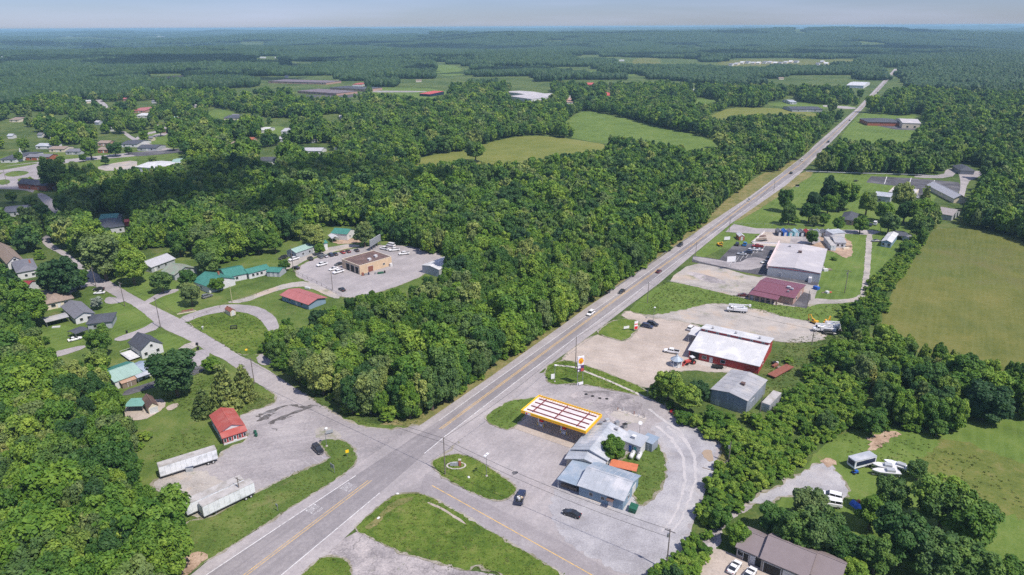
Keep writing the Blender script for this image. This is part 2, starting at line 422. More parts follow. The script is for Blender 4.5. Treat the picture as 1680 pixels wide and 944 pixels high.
# --- lawns and fields (above the base sheet)
sheet('lawn', g_mowed, [(1201,366),(1289,305),(1318,284),(1430,284),(1545,290),(1535,330),(1500,372),(1480,395),(1440,470),(1400,545),(1360,545),(1322,527),(1289,521),(1234,505),(1170,497),(1137,505),(1091,516),(1049,516),(1028,507),(1088,464),(1116,464),(1192,483),(1247,497),(1262,440),(1203,400),(1137,430),(1137,420),(1160,400)], 1, label='mown grass beside the highway')
sheet('lawn', g_mowed, [(1372,230),(1412,186),(1432,183),(1520,190),(1530,215),(1500,238),(1400,238)], 1, label='mown grass in front of the far brick building')
sheet('field', g_field, [(1532,376),(1584,373),(1631,384),(1680,398),(1900,470),(2000,640),(1680,615),(1560,600),(1462,560),(1440,530),(1471,464),(1499,425),(1521,392)], 1, label='yellow-green hay field')
sheet('field', g_mowed, [(1300,800),(1345,730),(1420,695),(1480,690),(1560,690),(1620,670),(1900,660),(2100,1000),(1700,1100),(1400,900),(1250,850)], 1, label='green field behind the grey house')
g_rough = ground_mat('rough_grass', [(.15, (.075, .10, .022)), (.5, (.115, .145, .03)), (.85, (.175, .175, .05))], .03, .2, 1.2, extra=[(.05, .55, .68, (.21, .18, .08), .5)])
sheet('field', g_rough, [(1500,760),(1540,725),(1570,718),(1640,750),(1700,765),(1760,790),(1800,870),(1650,850),(1580,800),(1530,780)], 2, jit=1.2, smooth=2, label='rough dry grass')
sheet('field', g_hay, [(640,272),(720,252),(767,247),(794,236),(847,224),(900,223),(987,236),(1040,247),(1010,300),(800,310),(650,300)], 1, label='hay field in the woods')
sheet('field', g_mowed, [(900,215),(927,199),(954,182),(977,184),(1030,195),(1094,212),(1140,221),(1200,234),(1190,262),(1060,245),(940,228)], 1, label='green field in the woods')
sheet('field', g_hay, [(1140,205),(1167,189),(1200,176),(1265,177),(1345,184),(1345,205),(1210,215)], 1, label='hay field near the far highway')
sheet('field', g_mowed, [(1250,171),(1290,167),(1400,172),(1407,179),(1300,178)], 1)
sheet('field', g_mowed, [(1110,170),(1150,160),(1190,166),(1175,176)], 1)
sheet('field', g_mowed, [(530,145),(600,143),(740,146),(742,168),(600,168)], 1)
sheet('field', g_mowed, [(700,108),(745,106),(770,122),(720,126)], 1)
sheet('field', g_field, [(1036,99),(1050,95),(1085,96),(1083,108),(1040,108)], 1)
sheet('field', g_mowed, [(960,117),(1000,115),(1045,118),(1040,126),(970,124)], 1)
sheet('field', g_field, [(1170,103),(1200,98),(1300,98),(1410,97),(1412,104),(1300,110),(1200,112)], 1)
sheet('field', g_mowed, [(765,310),(780,296),(840,292),(850,310)], 1)
sheet('lawn', g_lawn, [(140,470),(170,455),(215,440),(290,400),(420,385),(540,365),(640,395),(720,415),(700,470),(600,500),(480,560),(430,620),(465,656),(640,705),(520,700),(410,640),(400,690),(340,760),(300,900),(230,900),(190,640),(140,600),(40,600),(20,540),(50,480)], 1, jit=0, label='lawns around the houses')
sheet('lawn', g_lawn, [(-60,262),(20,255),(110,247),(260,245),(330,235),(330,270),(200,285),(120,310),(60,330),(-60,330)], 1, jit=0, label='lawns of the far town')
sheet('lawn', g_mowed, [(140,283),(150,266),(225,255),(222,266),(170,279)], 2)
sheet('lawn', g_mowed, [(338,192),(345,180),(375,181),(400,195),(370,196)], 1)
sheet('lawn', g_mowed, [(422,222),(430,206),(470,208),(480,222)], 1)
sheet('lawn', g_mowed, [(220,235),(235,215),(260,216),(290,225),(280,240)], 1)
sheet('lawn', g_lush, [(303,531),(330,518),(366,511),(400,511),(425,520),(447,545),(455,575),(420,583),(389,582),(362,563)], 3, label='lawn inside the loop drive', fr=(g_edge, .7))
sheet('lawn', g_mowed, [(163,503),(193,489.5),(224,505),(256,526),(230,541),(200,552),(183,552),(178,530)], 3)
sheet('lawn', g_mowed, [(238,560),(265,545),(312,560),(286,574),(262,576)], 3)
sheet('lawn', g_mowed, [(50,545),(90,530),(130,540),(140,565),(80,580),(60,570)], 3)
sheet('lawn', g_mowed, [(172,462),(210,443),(260,450),(330,480),(300,520),(246,496),(208,478)], 3, jit=.1)
# verge beside highway wood
sheet('lawn', g_verge, [(600,706),(632,706),(671,703),(689,699),(803,622),(963,507),(1121,398),(1155,372),(1228,325),(1317,261),(1300,262),(1275,280),(1250,284),(1205,318),(1160,352),(1120,383),(960,490),(790,612),(700,678),(640,690)], 2, label='dry grass verge below the wood')
sheet('lawn', g_verge, [(1201,364),(1289,303),(1316,281),(1340,284),(1300,308),(1220,360)], 3)
sheet('lawn', g_lawn, [(415,588),(470,640),(530,675),(600,696),(680,700),(640,712),(560,700),(500,660),(420,605)], 3)
# --- side streets and car parks
lot = 4
sheet('parking_lot', g_asph, [(391,683),(410,677),(465,656),(420,629),(450,625),(480,633),(531,668),(569,690),(594,700),(633,705),(671,701.5),(720,690),(760,720),(730,745),(640,790),(588,772),(560,740),(545,753),(482,777),(417,810),(366,837),(330,850),(297,835),(262,806),(247,798),(258,785),(300,768),(360,752),(368,738),(410,722),(399,697)], lot, label='worn asphalt lot beside the small red-roofed shop', fr=(g_edge, .9))
sheet('gravel', g_dirt, [(247,798),(260,785),(330,768),(365,790),(400,805),(366,837),(330,852),(297,840),(262,812)], lot + 1, jit=.6, label='gravel strip under the parked trailers')
sheet('road', g_shld, [(140,458),(173,457),(207,478),(235,494),(291,521),(303,529),(362,563),(389,582),(425,598),(480,634),(531,668),(470,662),(447.6,643),(418,628),(385,603),(367,589.7),(347,582),(312,559),(263,538),(224,504.3),(193.4,489),(160,470),(140,470),(120,480),(100,484),(95,478)], lot + 2, jit=.12, label='side street past the houses')
sheet('road', g_shld, [(82,384),(84,389),(80,395),(92.5,405),(113,417),(134,434),(172,457),(145,460),(118,432),(96,415),(80,408),(72,402),(67,393),(74,387)], lot + 2, jit=.12)
sheet('road', g_shld, [(58,319),(70,316),(90,330),(110,349),(112,362),(98,358),(80,342)], lot + 2, jit=.1)
sheet('road', g_shld, [(-60,285),(0,274),(60,266),(110,262),(160,256),(225,250),(300,243),(305,247),(230,256),(160,262),(75,272),(0,284),(-60,292)], lot + 1, jit=.1)
sheet('parking_lot', g_asph, [(0,284),(30,276),(75,270),(110,276),(80,290),(55,296),(58,318),(40,312),(0,310),(-30,310)], lot, jit=.1)
sheet('parking_lot', g_dark, [(205,251),(260,248),(305,243),(300,250),(262,254),(225,257)], lot + 2, jit=.1, smooth=0)
sheet('parking_lot', g_dirt, [(155,276),(175,270),(225,262),(225,276),(180,282)], lot + 2, jit=.1)
for i, pp in enumerate([[(196,214),(200,212),(222,228),(250,238),(290,246),(286,250),(245,242),(215,230)], [(215,232),(232,220),(260,214),(262,217),(238,222),(222,232)], [(255,205),(262,205),(278,212),(276,222),(250,226),(250,222),(268,218)], [(152,160),(162,160),(180,176),(172,178)], [(312,170),(320,168),(325,176),(316,178)]]):
    sheet('road', g_shld, pp, lot + 1, jit=0)
# drives
sheet('driveway', g_shld, [(303,531),(291,523),(330,508),(366,500),(400,500),(430,505),(452,520),(456,530),(463,550),(455,575),(449,580),(447,560),(440,542),(425,522),(400,512),(366,512),(330,519)], lot + 3, jit=.1, label='curved loop drive')
sheet('driveway', g_dirt, [(366,497),(400,490),(440,475),(470,465),(505,461),(550,480),(560,490),(545,490),(505,470),(475,472),(440,482),(400,498)], lot + 2, jit=.15)
sheet('driveway', g_shld, [(256,526),(264,539),(230,550),(200,561),(184,558),(200,551),(230,541)], lot + 3, jit=.1)
sheet('driveway', g_shld, [(64,583),(66,592),(100,585),(142,571),(138,566),(100,575)], lot + 3, jit=.1)
sheet('driveway', g_shld, [(224,504),(235,496),(262,480),(292,473),(294,478),(265,487),(246,498)], lot + 1, jit=.1)
sheet('driveway', g_shld, [(175,487),(193,489),(215,492),(185,500),(170,497)], lot + 3, jit=.1)
sheet('driveway', g_dirt, [(312,560),(330,566),(300,580),(285,586),(282,580)], lot + 3, jit=.1)
sheet('driveway', g_shld, [(335,572),(347,582),(330,600),(310,610),(300,596),(315,580)], lot + 3, jit=.1)
sheet('driveway', g_dark, [(200,652),(240,640),(300,622),(330,612),(345,600),(330,600),(290,612),(235,632),(205,640)], lot + 3, jit=.1)
sheet('path', g_conc, [(205,664),(233,667),(262,652),(275,664),(259,678),(235,690),(205,690)], lot + 4, jit=.1)
sheet('path', g_conc, [(271,668),(290,661),(295,666),(277,676)], lot + 4, jit=.1)
sheet('driveway', g_shld, [(419,584),(445,578),(475,575),(475,592),(440,600),(425,599)], lot + 3, jit=.1)
# tan garage lot
sheet('parking_lot', g_shld, [(480,450),(500,430),(560,412),(600,405),(635,402),(680,405),(735,420),(700,450),(640,475),(580,490),(545,485),(510,465)], lot, label='paved yard around the tan garage', fr=(g_edge, .9))
sheet('parking_lot', g_dirt, [(480,440),(505,425),(560,410),(600,403),(560,400),(480,425),(455,432),(460,445)], lot - 1, label='gravel strip of parked cars')
sheet('gravel', g_soil, [(540,396),(585,390),(610,395),(560,402)], lot, jit=.5)
# highway
HWY = [(300,955),(340,922),(437,860),(496,822),(577,769),(640,727),(689,698.5),(803,620),(963,505),(1088.6,419.3),(1155.3,371.6),(1228,324),(1317.4,259),(1337,238),(1407,177),(1467,113.5),
       (1474,113.5),(1423.7,170),(1370,227),(1317,281),(1289,304.8),(1201,366),(1136,419),(1080,466.6),(1028,505),(975,546),(913,591),(892.5,606),(780,700),(702,765),(690,800),(640,817),(582,868),(515,930),(480,960)]
def hsheet(name, m, pts, lvl, label):   # plain polygon with straight edges
    w = [G(x, y) for x, y in pts]; tri = tessellate_polygon([w]); me = bpy.data.meshes.new(name)
    fs = []
    for a, b, c in tri:
        if (w[b] - w[a]).cross(w[c] - w[a]).z < 0: a, c = c, a
        fs.append((a, b, c))
    me.from_pydata([(v.x, v.y, .012 * lvl) for v in w], [], fs); me.materials.append(m)
    o = bpy.data.objects.new(name, me); COL.objects.link(o); o['kind'] = 'structure'; o['label'] = label; return o
hsheet('road', g_shld, HWY, 8, 'highway pavement with pale shoulders')
LW = [(330,950),(583.6,781),(720.3,691),(819,620),(1008.8,485.8),(1143,390),(1215,337),(1305,267),(1360,222),(1409,179),(1468.5,115)]
RW = [(1472.5,115),(1421,171),(1368,226),(1312,281),(1219,347),(1149.5,399),(1052.7,474),(856,620),(730.4,716.4),(623,809.5),(455,950)]
hsheet('road', g_lane, LW + RW, 9, 'worn travel lanes of the highway')
def line(m, pts, w, label, lvl=10): ribbon('lane_marking', m, pts, w, lvl, label)
line(whitepaint, [(330,950),(583.6,781)], .22, 'white edge line')
line(whitepaint, [(720.3,691),(819,620),(1008.8,485.8),(1143,390),(1215,337),(1305,267)], .2, 'white edge line')
line(whitepaint, [(455,950),(623,809.5)], .22, 'white edge line')
line(whitepaint, [(696,745),(730.4,716.4),(856,620),(1052.7,474),(1149.5,399),(1219,347),(1312,281)], .22, 'white edge line')
Yl = [(395,950),(607,789)]; Yu = [(722.8,704.4),(837.2,620),(1018.4,485.8),(1146,395),(1217.5,340),(1309,273)]
for dx in (-2.8, 2.8):
    line(yellowpaint, [(x + dx * 1.0, y) for x, y in Yl], .16, 'one of the two yellow centre lines')
for k, dx in enumerate((-2, 2)):
    line(yellowpaint, [(x + dx * s, y) for (x, y), s in zip(Yu, (1, .85, .7, .5, .4, .3))], .2, 'one of the two yellow centre lines')
line(whitepaint, [(1305,267),(1360,222),(1409,179),(1468.5,115)], .2, 'white edge line')
line(yellowpaint, [(1309,274),(1364,224),(1415,175),(1470,115)], .3, 'far yellow centre line')
# ONLY / R R style worn word markings in the lane: short bars
def word(c, n):
    mb = MB(); o = G(*c); ux = (G(607,789) - G(403,944)).normalized(); uy = Vector((-ux.y, ux.x, 0)); z = .012 * 10
    def bar(a0, b0, a1, b1):
        ps = [o + ux * a + uy * b for a, b in ((a0, b0), (a1, b0), (a1, b1), (a0, b1))]
        mb.quad(*[(p.x, p.y, z) for p in ps])
    # letters across the lane, stretched along it
    gl = {'O': [(0,0,3,.14),(0,.46,3,.6),(0,.14,.3,.46),(2.7,.14,3,.46)], 'N': [(0,0,3,.14),(0,.46,3,.6),(1.2,.14,1.7,.46)], 'L': [(0,.46,3,.6),(0,0,.3,.46)], 'Y': [(0,.23,1.5,.37),(1.5,0,3,.14),(1.5,.46,3,.6)]}
    for i, ch in enumerate('ONLY'):
        for a0, b0, a1, b1 in gl[ch]: bar(a0 - 1.5, b0 + 1.2 - i * .85, a1 - 1.5, b1 + 1.2 - i * .85)
    r = mb.obj('lane_marking', M_('worn_white_paint', (.52, .51, .505), var=.3, scale=2, tint=(.26, .25, .255), tscale=1.6)); r['kind'] = 'structure'; r['label'] = 'worn white word painted in the lane'
g_shld2 = ground_mat('packed_pale_gravel', [(.2, (.38, .36, .36)), (.5, (.44, .42, .415)), (.8, (.5, .47, .46))], .05, .3, 2)
for i in range(7):
    a_, b_ = (1196 + i * 9, 436.5 - i * 4.2), (1203 + i * 9, 427 - i * 4.2)
    line(whitepaint, [a_, b_], .15, 'faded parking bay line', 7.95)
for i in range(6):
    line(M_('faint_line_paint', (.42, .40, .40), var=.2), [(500 + i * 11, 757 - i * 6), (514 + i * 11, 767 - i * 6)], .14, 'faint parking bay line', 5.9)
for pp in ([(5,286),(25,280),(50,282),(40,288),(15,291)], [(28,293),(50,291),(58,296),(45,301),(30,299)], [(-5,296),(14,294),(18,301),(0,305)]): sheet('lawn', g_lawn, pp, lot + 1, jit=.2)
word((517, 837), 4); word((573, 801), 4)
for pts in ([(1075,700),(1100,722),(1118,750),(1122,790),(1108,840),(1080,880)], [(1092,700),(1120,722),(1137,750),(1139,790),(1122,840),(1095,885)], [(1062,672),(1085,690),(1110,705),(1130,735)]):
    w_ = [Vector(G(*p)) for p in pts]; c_ = []
    for i in range(len(w_) - 1):
        for k in range(8): c_.append(w_[i].lerp(w_[i + 1], k / 8) + Vector((noise.noise(w_[i] * .1 + Vector((k, 0, 0))), noise.noise(w_[i] * .1 + Vector((0, k, 0))), 0)) * .5)
    ring_ = [(p.x, p.y) for p in c_] + [(p.x + .9, p.y + .5) for p in reversed(c_)]
    sheet('tyre_track', MATS['gravel'] if 0 else g_shld2, ring_, 6, jit=.25, smooth=1, world=True, label='pale tyre track in the gravel')
g_asph2 = ground_mat('side_road_asphalt', [(.2, (.235, .215, .218)), (.5, (.295, .27, .272)), (.8, (.36, .335, .33))], .02, .1, 1.2, streak=(.35, (.24, .22, .225)), rot=-.62)
# east road + gas station lot
sheet('parking_lot', g_shld, [(640,740),(703,762),(740,730),(850,640),(893,605),(903,632),(945,628),(1003,639),(1043,648),(1070,654),(1108,677),(1131,686),(1182,714),(1186,735),(1175,765),(1151,821.5),(1138,860),(1125,902),(1066,955),(1010,960),(930,945),(800,867),(717,820),(690,811),(640,817)], lot, label='paved forecourt around the fuel station')
sheet('gravel', g_grav, [(895,812),(960,780),(1050,830),(1095,785),(1093,745),(1080,728),(1062,700),(1108,684),(1150,700),(1180,735),(1168,765),(1148,822),(1135,862),(1122,900),(1062,950),(1000,935),(915,880)], lot + 1, jit=.9, label='pale gravel sweep behind the stores')
sheet('parking_lot', g_crack, [(940,643),(1000,640),(1050,655),(1062,690),(1010,700),(985,668),(930,655)], lot + 2, jit=.2, label='old concrete pad where pumps stood')
sheet('parking_lot', g_dirt, [(998,684),(1010,672),(1062,688),(1055,698)], lot + 3, jit=.15)
sheet('water', mud, [(1153.8,738.5),(1166.7,738.8),(1171,748),(1169,756),(1164,760),(1156,752),(1151,745)], lot + 4, jit=.25, smooth=2, label='muddy brown puddle')
sheet('parking_lot', g_asph, [(903,630),(919,633),(928,640),(906,650),(880,646),(885,636)], lot + 2, jit=.3)
sheet('parking_lot', g_shld, [(768,752),(800,735),(845,752),(830,780),(790,770)], lot + 2, jit=.1)
sheet('road', g_asph2, [(640,790),(690,775),(715,782),(760,808),(800,827),(889,871),(950,905),(1010,945),(1030,960),(960,965),(930,946),(796,867),(717,820),(691,811),(650,812)], lot + 3, jit=.1, label='side road running past the station')
line(yellowpaint, [(708.4,797),(800,848),(964.4,940.4),(985,952)], .22, 'yellow centre line of the side road', lot + 4)
sheet('parking_lot', g_crack, [(480,965),(494,944),(582,868),(607,880),(667,908),(704,918),(749,934),(830,945),(860,965)], lot, jit=.1, label='cracked and stained concrete apron')
# grass islands
sheet('lawn', g_lush, [(582,869),(590,858),(638.6,816.7),(657,811),(691,810),(717,820),(796,867),(926,943),(955,965),(840,965),(824,942),(796,934.5),(788,928),(775,929),(770,938),(748.6,934.5),(704,918.8),(667.4,911),(638.6,898),(607,883.5)], lot + 6, jit=.2, label='grassy triangle between the two roads', fr=(g_edge, .7))
sheet('lawn', g_verge, [(596,868),(612,857),(645,822),(680,815),(672,824),(640,838),(610,870)], lot + 7, jit=.3)
sheet('path', g_conc, [(700,826),(735,843),(760,860),(765,862),(758,853),(722,832),(704,824)], lot + 7, jit=.15, label='broken kerb in the grass')
sheet('lawn', g_lush, [(485,955),(494,944),(523,917),(544,911),(570,920),(578,935),(574,965),(500,970)], lot + 6, jit=.2, fr=(g_edge, .7))
sheet('lawn', g_lush, [(708.4,762),(712,755),(734,746.5),(757,745),(788,757),(817,777),(848,798),(846,808),(830,821.5),(804,821.5),(778,811),(732,788),(714,772)], lot + 6, jit=.15, label='grass island at the road junction', fr=(g_edge, .7))
sheet('lawn', g_lush, [(894,606.6),(903,597),(926,591),(945,594),(961,600),(1000,614),(1061,639),(1070,654),(1043,648),(1003,640),(970,633),(933,629),(919,632),(901,630),(895,620)], lot + 6, jit=.15, label='grass strip with the tall price sign', fr=(g_edge, .7))
ribbon('path', concrete, [(909,599.6),(925,601),(942,603),(960,610),(1000,626),(1045,646),(1060,654)], 1.0, lot + 7, 'narrow concrete kerb through the grass strip')
sheet('lawn', g_mowed, [(796.5,685),(801,679),(836,656),(868,655),(882,650),(866,668),(862,686),(836,706),(821,704),(800,693)], lot + 6, jit=.15, label='grass wedge beside the canopy', fr=(g_edge, .7))
sheet('lawn', g_lawn, [(1012,768),(1030,742),(1055,741),(1070,728),(1080,729),(1092,749),(1094,785),(1079,811),(1060,829),(1045,829),(1035,800)], lot + 6, jit=.4, label='grass yard behind the stores', fr=(g_edge, .7))
sheet('lawn', g_lawn, [(523,726),(536,721),(555,721),(574,728),(586,744),(586,757),(567,778),(496,822),(437,860),(378,897),(300,948),(250,960),(240,900),(300,858),(345,850),(366,838),(417,811),(482,778),(545,754),(533,742)], lot + 6, jit=.15, label='grass verge beside the asphalt lot', fr=(g_edge, .7))
sheet('gravel', g_soil, [(275,944),(300,912),(330,905),(345,912),(325,930),(300,950),(270,960)], lot + 7, jit=.3)
sheet('lawn', g_verge, [(1085,655),(1110,676),(1131,684),(1182,712),(1200,735),(1192,760),(1176,765),(1184,735),(1180,722),(1130,690),(1100,680)], lot + 6, jit=.6, fr=(g_edge, .7))
# stains
for pp in ([(414,684),(440,675),(468,664),(474,664),(450,675),(424,688)], [(418,691),(440,682),(458,675),(440,686),(424,694)], [(434,696),(460,684),(486,674),(512,666),(500,673),(470,684),(442,699)], [(474,661),(492,668),(510,664),(533,668),(512,668),(492,671),(480,666)], [(446,706),(450,703),(455,705),(450,708)], [(452,691),(470,685),(490,678),(474,687)]):
    sheet('asphalt_stain', oil, pp, lot + 3, jit=1.0, smooth=2)
for pp in ([(838,776),(846,773),(852,776),(845,780)], [(838,781),(845,778),(848,779)]):
    sheet('asphalt_patch', g_dark, pp, lot + 3, jit=.1)
sheet('asphalt_patch', g_dirt, [(515,707),(527,700),(545,703),(562,716),(555,722),(520,722)], lot + 3, jit=.3)
# neighbour concrete lot
sheet('parking_lot', g_conc, [(913,591),(975,547),(999,556),(1026,562),(1042,548),(1056,528),(1016,521),(1029,508),(1050,517),(1110,524),(1160,540),(1145,570),(1146,590),(1190,601),(1215,609),(1180,612),(1150,609),(1128,607),(1100,612),(1075,632),(1064,640),(961,600),(945,594)], lot, label='pale concrete lot by the red building', fr=(g_edge, .9))
sheet('gravel', g_dirt, [(1045,518),(1091,516),(1137,505),(1170,497),(1234,505),(1289,521),(1325,527),(1365,540),(1350,560),(1282,563),(1262,556),(1168,535),(1110,527)], lot + 1, jit=.5, label='gravel yard behind the red building', fr=(g_edge, .9))
sheet('lawn', g_lush, [(975.5,545.5),(1012.6,522),(1054.6,527.7),(1041,546.8),(1026,560.5),(999,554.4)], lot + 6, jit=.15, label='grass patch with small signs', fr=(g_edge, .7))
# restaurant lot and warehouse lot
sheet('parking_lot', g_dirt, [(1094,461),(1135,431),(1180,438),(1240,456),(1262,452),(1345,463),(1340,480),(1335,495),(1322,506),(1248,497),(1193,483),(1116,465)], lot, label='worn lot by the maroon-roofed building')
sheet('asphalt_patch', g_crack, [(1122,448),(1140,446),(1190,461),(1190,466),(1160,464)], lot + 1, jit=.4)
sheet('parking_lot', g_dark, [(1280,487),(1300,497),(1312,478),(1330,483),(1330,498),(1322,506),(1285,500)], lot + 1, jit=.1, smooth=0)
sheet('parking_lot', g_dark, [(1137,420),(1135,430),(1180,439),(1262,455),(1341,470),(1344,462),(1262,447),(1262,433),(1279,407),(1232,400),(1203,403),(1180,426)], lot + 2, jit=.1, smooth=0, label='dark asphalt lot of the warehouse')
sheet('parking_lot', g_asph, [(1137,421),(1137,427),(1180,437),(1225,445),(1255,437),(1262,427),(1232,421),(1210,433),(1180,427)], lot + 3, jit=.1)
sheet('parking_lot', g_conc, [(1232,397),(1254,381),(1300,383),(1295,400),(1278,405),(1240,403)], lot + 2, jit=.1, smooth=0)
sheet('gravel', g_soil, [(1278,384),(1350,384),(1395,390),(1400,420),(1385,425),(1368,412),(1300,402)], lot + 1, jit=.5)
sheet('parking_lot', g_crack, [(1268,383),(1340,384),(1350,400),(1300,401),(1285,395)], lot + 2, jit=.2)
sheet('road', g_shld, [(1197,374),(1204,368),(1240,375),(1345,377),(1430,378),(1445,381),(1430,386),(1345,382),(1240,384),(1190,381)], lot + 2, jit=.1, smooth=0)
sheet('driveway', g_dirt, [(1322,506),(1330,489),(1372,493),(1404,489),(1413,481),(1418,440),(1422,378),(1432,378),(1428,440),(1423,484),(1410,495),(1372,499),(1345,498)], lot + 3, jit=.25, label='gravel track to the mobile home')
# school lot
sheet('parking_lot', g_dark, [(1421,299.5),(1429,289.3),(1500,293),(1542,296.4),(1573,299.5),(1577,308.6),(1566,327),(1544,321),(1543,310.6),(1514,308.6),(1514,331),(1502,331),(1501,308.6),(1453,303.5)], lot, jit=.1, smooth=0, label='large striped car park')
sheet('parking_lot', g_shld, [(1572,280),(1560,293),(1500,292),(1500,288),(1548,288),(1552,277),(1575,277),(1619,283),(1600,293),(1588,298),(1580,330),(1570,328),(1577,305)], lot + 1, jit=.1)
for a, b in (((1451,302),(1455,290)),((1491,305),(1495,292)),((1531,309),(1533,296))):
    line(whitepaint, [a, b], .5, 'white parking line', lot + 2)
sheet('parking_lot', g_dark, [(1427,200),(1504,203),(1503,214),(1470,213),(1430,205)], lot, jit=.1, smooth=0)
sheet('driveway', g_shld, [(1350,172),(1405,176),(1402,180),(1350,176)], lot, jit=0)
sheet('parking_lot', g_asph, [(600,149),(700,149.5),(700,151.5),(600,152)], lot, jit=0)
sheet('parking_lot', g_dark, [(500,156),(560,157),(600,152),(602,155),(565,162),(500,160)], lot, jit=0)
for pp in ([(60,300),(75,290),(95,283),(110,285),(95,292)], [(-20,276),(20,272),(60,267),(62,269),(20,277),(-20,282)]): sheet('lawn', g_lawn, pp, lot + 3, jit=.2)
# behind
sheet('gravel', g_grav, [(1215,822),(1265,804),(1304,783),(1345,758),(1372,766),(1390,800),(1395,818),(1340,825),(1290,812),(1250,830)], lot, jit=.6, label='grey gravel patch by the white wagon', fr=(g_edge, .9))
sheet('gravel', g_soil, [(1340,757),(1360,752),(1375,760),(1360,768)], lot + 1, jit=.8)
sheet('gravel', g_soil, [(1420,720),(1460,705),(1480,712),(1450,728),(1430,745)], lot + 1, jit=1.2)
sheet('driveway', g_crack, [(1150,895),(1165,868),(1185,845),(1215,822),(1245,830),(1200,850),(1185,870),(1180,905)], lot, jit=.4)
sheet('driveway', g_conc, [(1125,965),(1140,930),(1155,902),(1180,900),(1215,915),(1300,955),(1320,1000),(1130,1000)], lot + 1, jit=.2, label='concrete drive of the grey house')
# striped mowing on warehouse lawn
for i in range(7):
    pass
# ================================================================ BUILDINGS
def frame3(A, B, C, z):
    a, b, c = G(*A, z), G(*B, z), G(*C, z)
    ux = (b - a); L = ux.length; ux.normalize(); uy = Vector((-ux.y, ux.x, 0)); W = (c - a).dot(uy)
    return Vector((a.x, a.y, 0)), L, W, math.atan2(ux.y, ux.x)
def opening(root, kind, face, L, W, u, z0, w, h, m=None, fm=None, label=None):
    """window / door / bay on a wall face: a projecting frame with an inset leaf; f,b,l,r = front, back, left, right"""
    along, out = (L, 0) if face in 'fb' else (W, 0)
    c = u * along
    def T(a, d, z):
        if face == 'f': return (a, -d, z)
        if face == 'b': return (a, W + d, z)
        if face == 'l': return (-d, a, z)
        return (L + d, a, z)
    def bx(mb, a0, a1, d0, d1, z0_, z1_):
        p, q = T(a0, d0, z0_), T(a1, d1, z1_)
        mb.box(min(p[0], q[0]), min(p[1], q[1]), z0_, max(p[0], q[0]), max(p[1], q[1]), z1_)
    a0, a1 = c - w / 2, c + w / 2
    t = .09 if kind == 'window' else .11
    fr = MB(); fm = fm or white
    bx(fr, a0 - t, a0, .002, .07, z0, z0 + h); bx(fr, a1, a1 + t, .002, .07, z0, z0 + h); bx(fr, a0 - t, a1 + t, .002, .08, z0 + h, z0 + h + t)
    if kind == 'window': bx(fr, a0 - t, a1 + t, .002, .1, z0 - t, z0)
    pn = MB(); bx(pn, a0, a1, .002, .035, z0, z0 + h)
    if kind == 'window':
        o = fr.obj('window', fm, root, label); pn.obj('pane', m or glass, o)
    elif kind == 'door':
        o = pn.obj('door', m or white, root, label); fr.obj('door_frame', fm, o)
        kb = MB(); bx(kb, a1 - .2, a1 - .1, .035, .11, z0 + 1, z0 + 1.1); kb.obj('handle', steel, o)
    elif kind == 'bay':
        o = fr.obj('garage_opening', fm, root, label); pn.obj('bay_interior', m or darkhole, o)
    elif kind == 'roller':
        o = pn.obj('garage_door', m or white, root, label)
        ln = MB()
        for k in range(1, 4): bx(ln, a0, a1, .035, .05, z0 + h * k / 4 - .03, z0 + h * k / 4)
        ln.obj('door_rail', steel, o); fr.obj('door_frame', fm, o)
def roofmesh(kind, axis, L, W, z, rise, o, t=.16):
    mb = MB(); zz = z + .01
    if kind == 'flat':
        mb.box(-.0, 0, zz - .5, L, W, zz - .3) if 0 else mb.box(.25, .25, zz - .3, L - .25, W - .25, zz - .12)
    elif kind == 'shed':  # rises from front to back
        s = rise / W; mb.prism([(-o, zz - s * o), (W + o, zz + rise + s * o), (W + o, zz + rise + s * o + t), (-o, zz - s * o + t)], -o, L + o, 'x')
    elif kind == 'shedx':
        s = rise / L; mb.prism([(-o, zz - s * o), (-o, zz - s * o + t), (L + o, zz + rise + s * o + t), (L + o, zz + rise + s * o)], -o, W + o, 'y')
    elif kind == 'gable':
        D = W if axis == 'x' else L; E = L if axis == 'x' else W; s = rise / (D / 2)
        pr = [(-o, zz - s * o), (D / 2, zz + rise), (D + o, zz - s * o), (D + o, zz - s * o + t), (D / 2, zz + rise + t), (-o, zz - s * o + t)]
        mb.prism(pr, -o, E + o, axis)
    elif kind == 'hip':
        a = min(L, W) / 2 + o
        x0, y0, x1, y1 = -o, -o, L + o, W + o; zb = zz - .02; k = len(mb.v)
        mb.v += [(x0, y0, zb), (x1, y0, zb), (x1, y1, zb), (x0, y1, zb), (x0, y0, zb + t), (x1, y0, zb + t), (x1, y1, zb + t), (x0, y1, zb + t)]
        if L >= W: r0, r1 = (x0 + a, (y0 + y1) / 2, zz + rise), (x1 - a, (y0 + y1) / 2, zz + rise)
        else: r0, r1 = ((x0 + x1) / 2, y0 + a, zz + rise), ((x0 + x1) / 2, y1 - a, zz + rise)
        mb.v += [r0, r1]
        mb.f += [(0, 3, 2, 1), (0, 1, 5, 4), (1, 2, 6, 5), (2, 3, 7, 6), (3, 0, 4, 7)]
        if L >= W: mb.f += [(4, 5, 9, 8), (5, 6, 9), (6, 7, 8, 9), (7, 4, 8)]
        else: mb.f += [(4, 5, 8), (5, 6, 9, 8), (6, 7, 9), (7, 4, 8, 9)]
    return mb
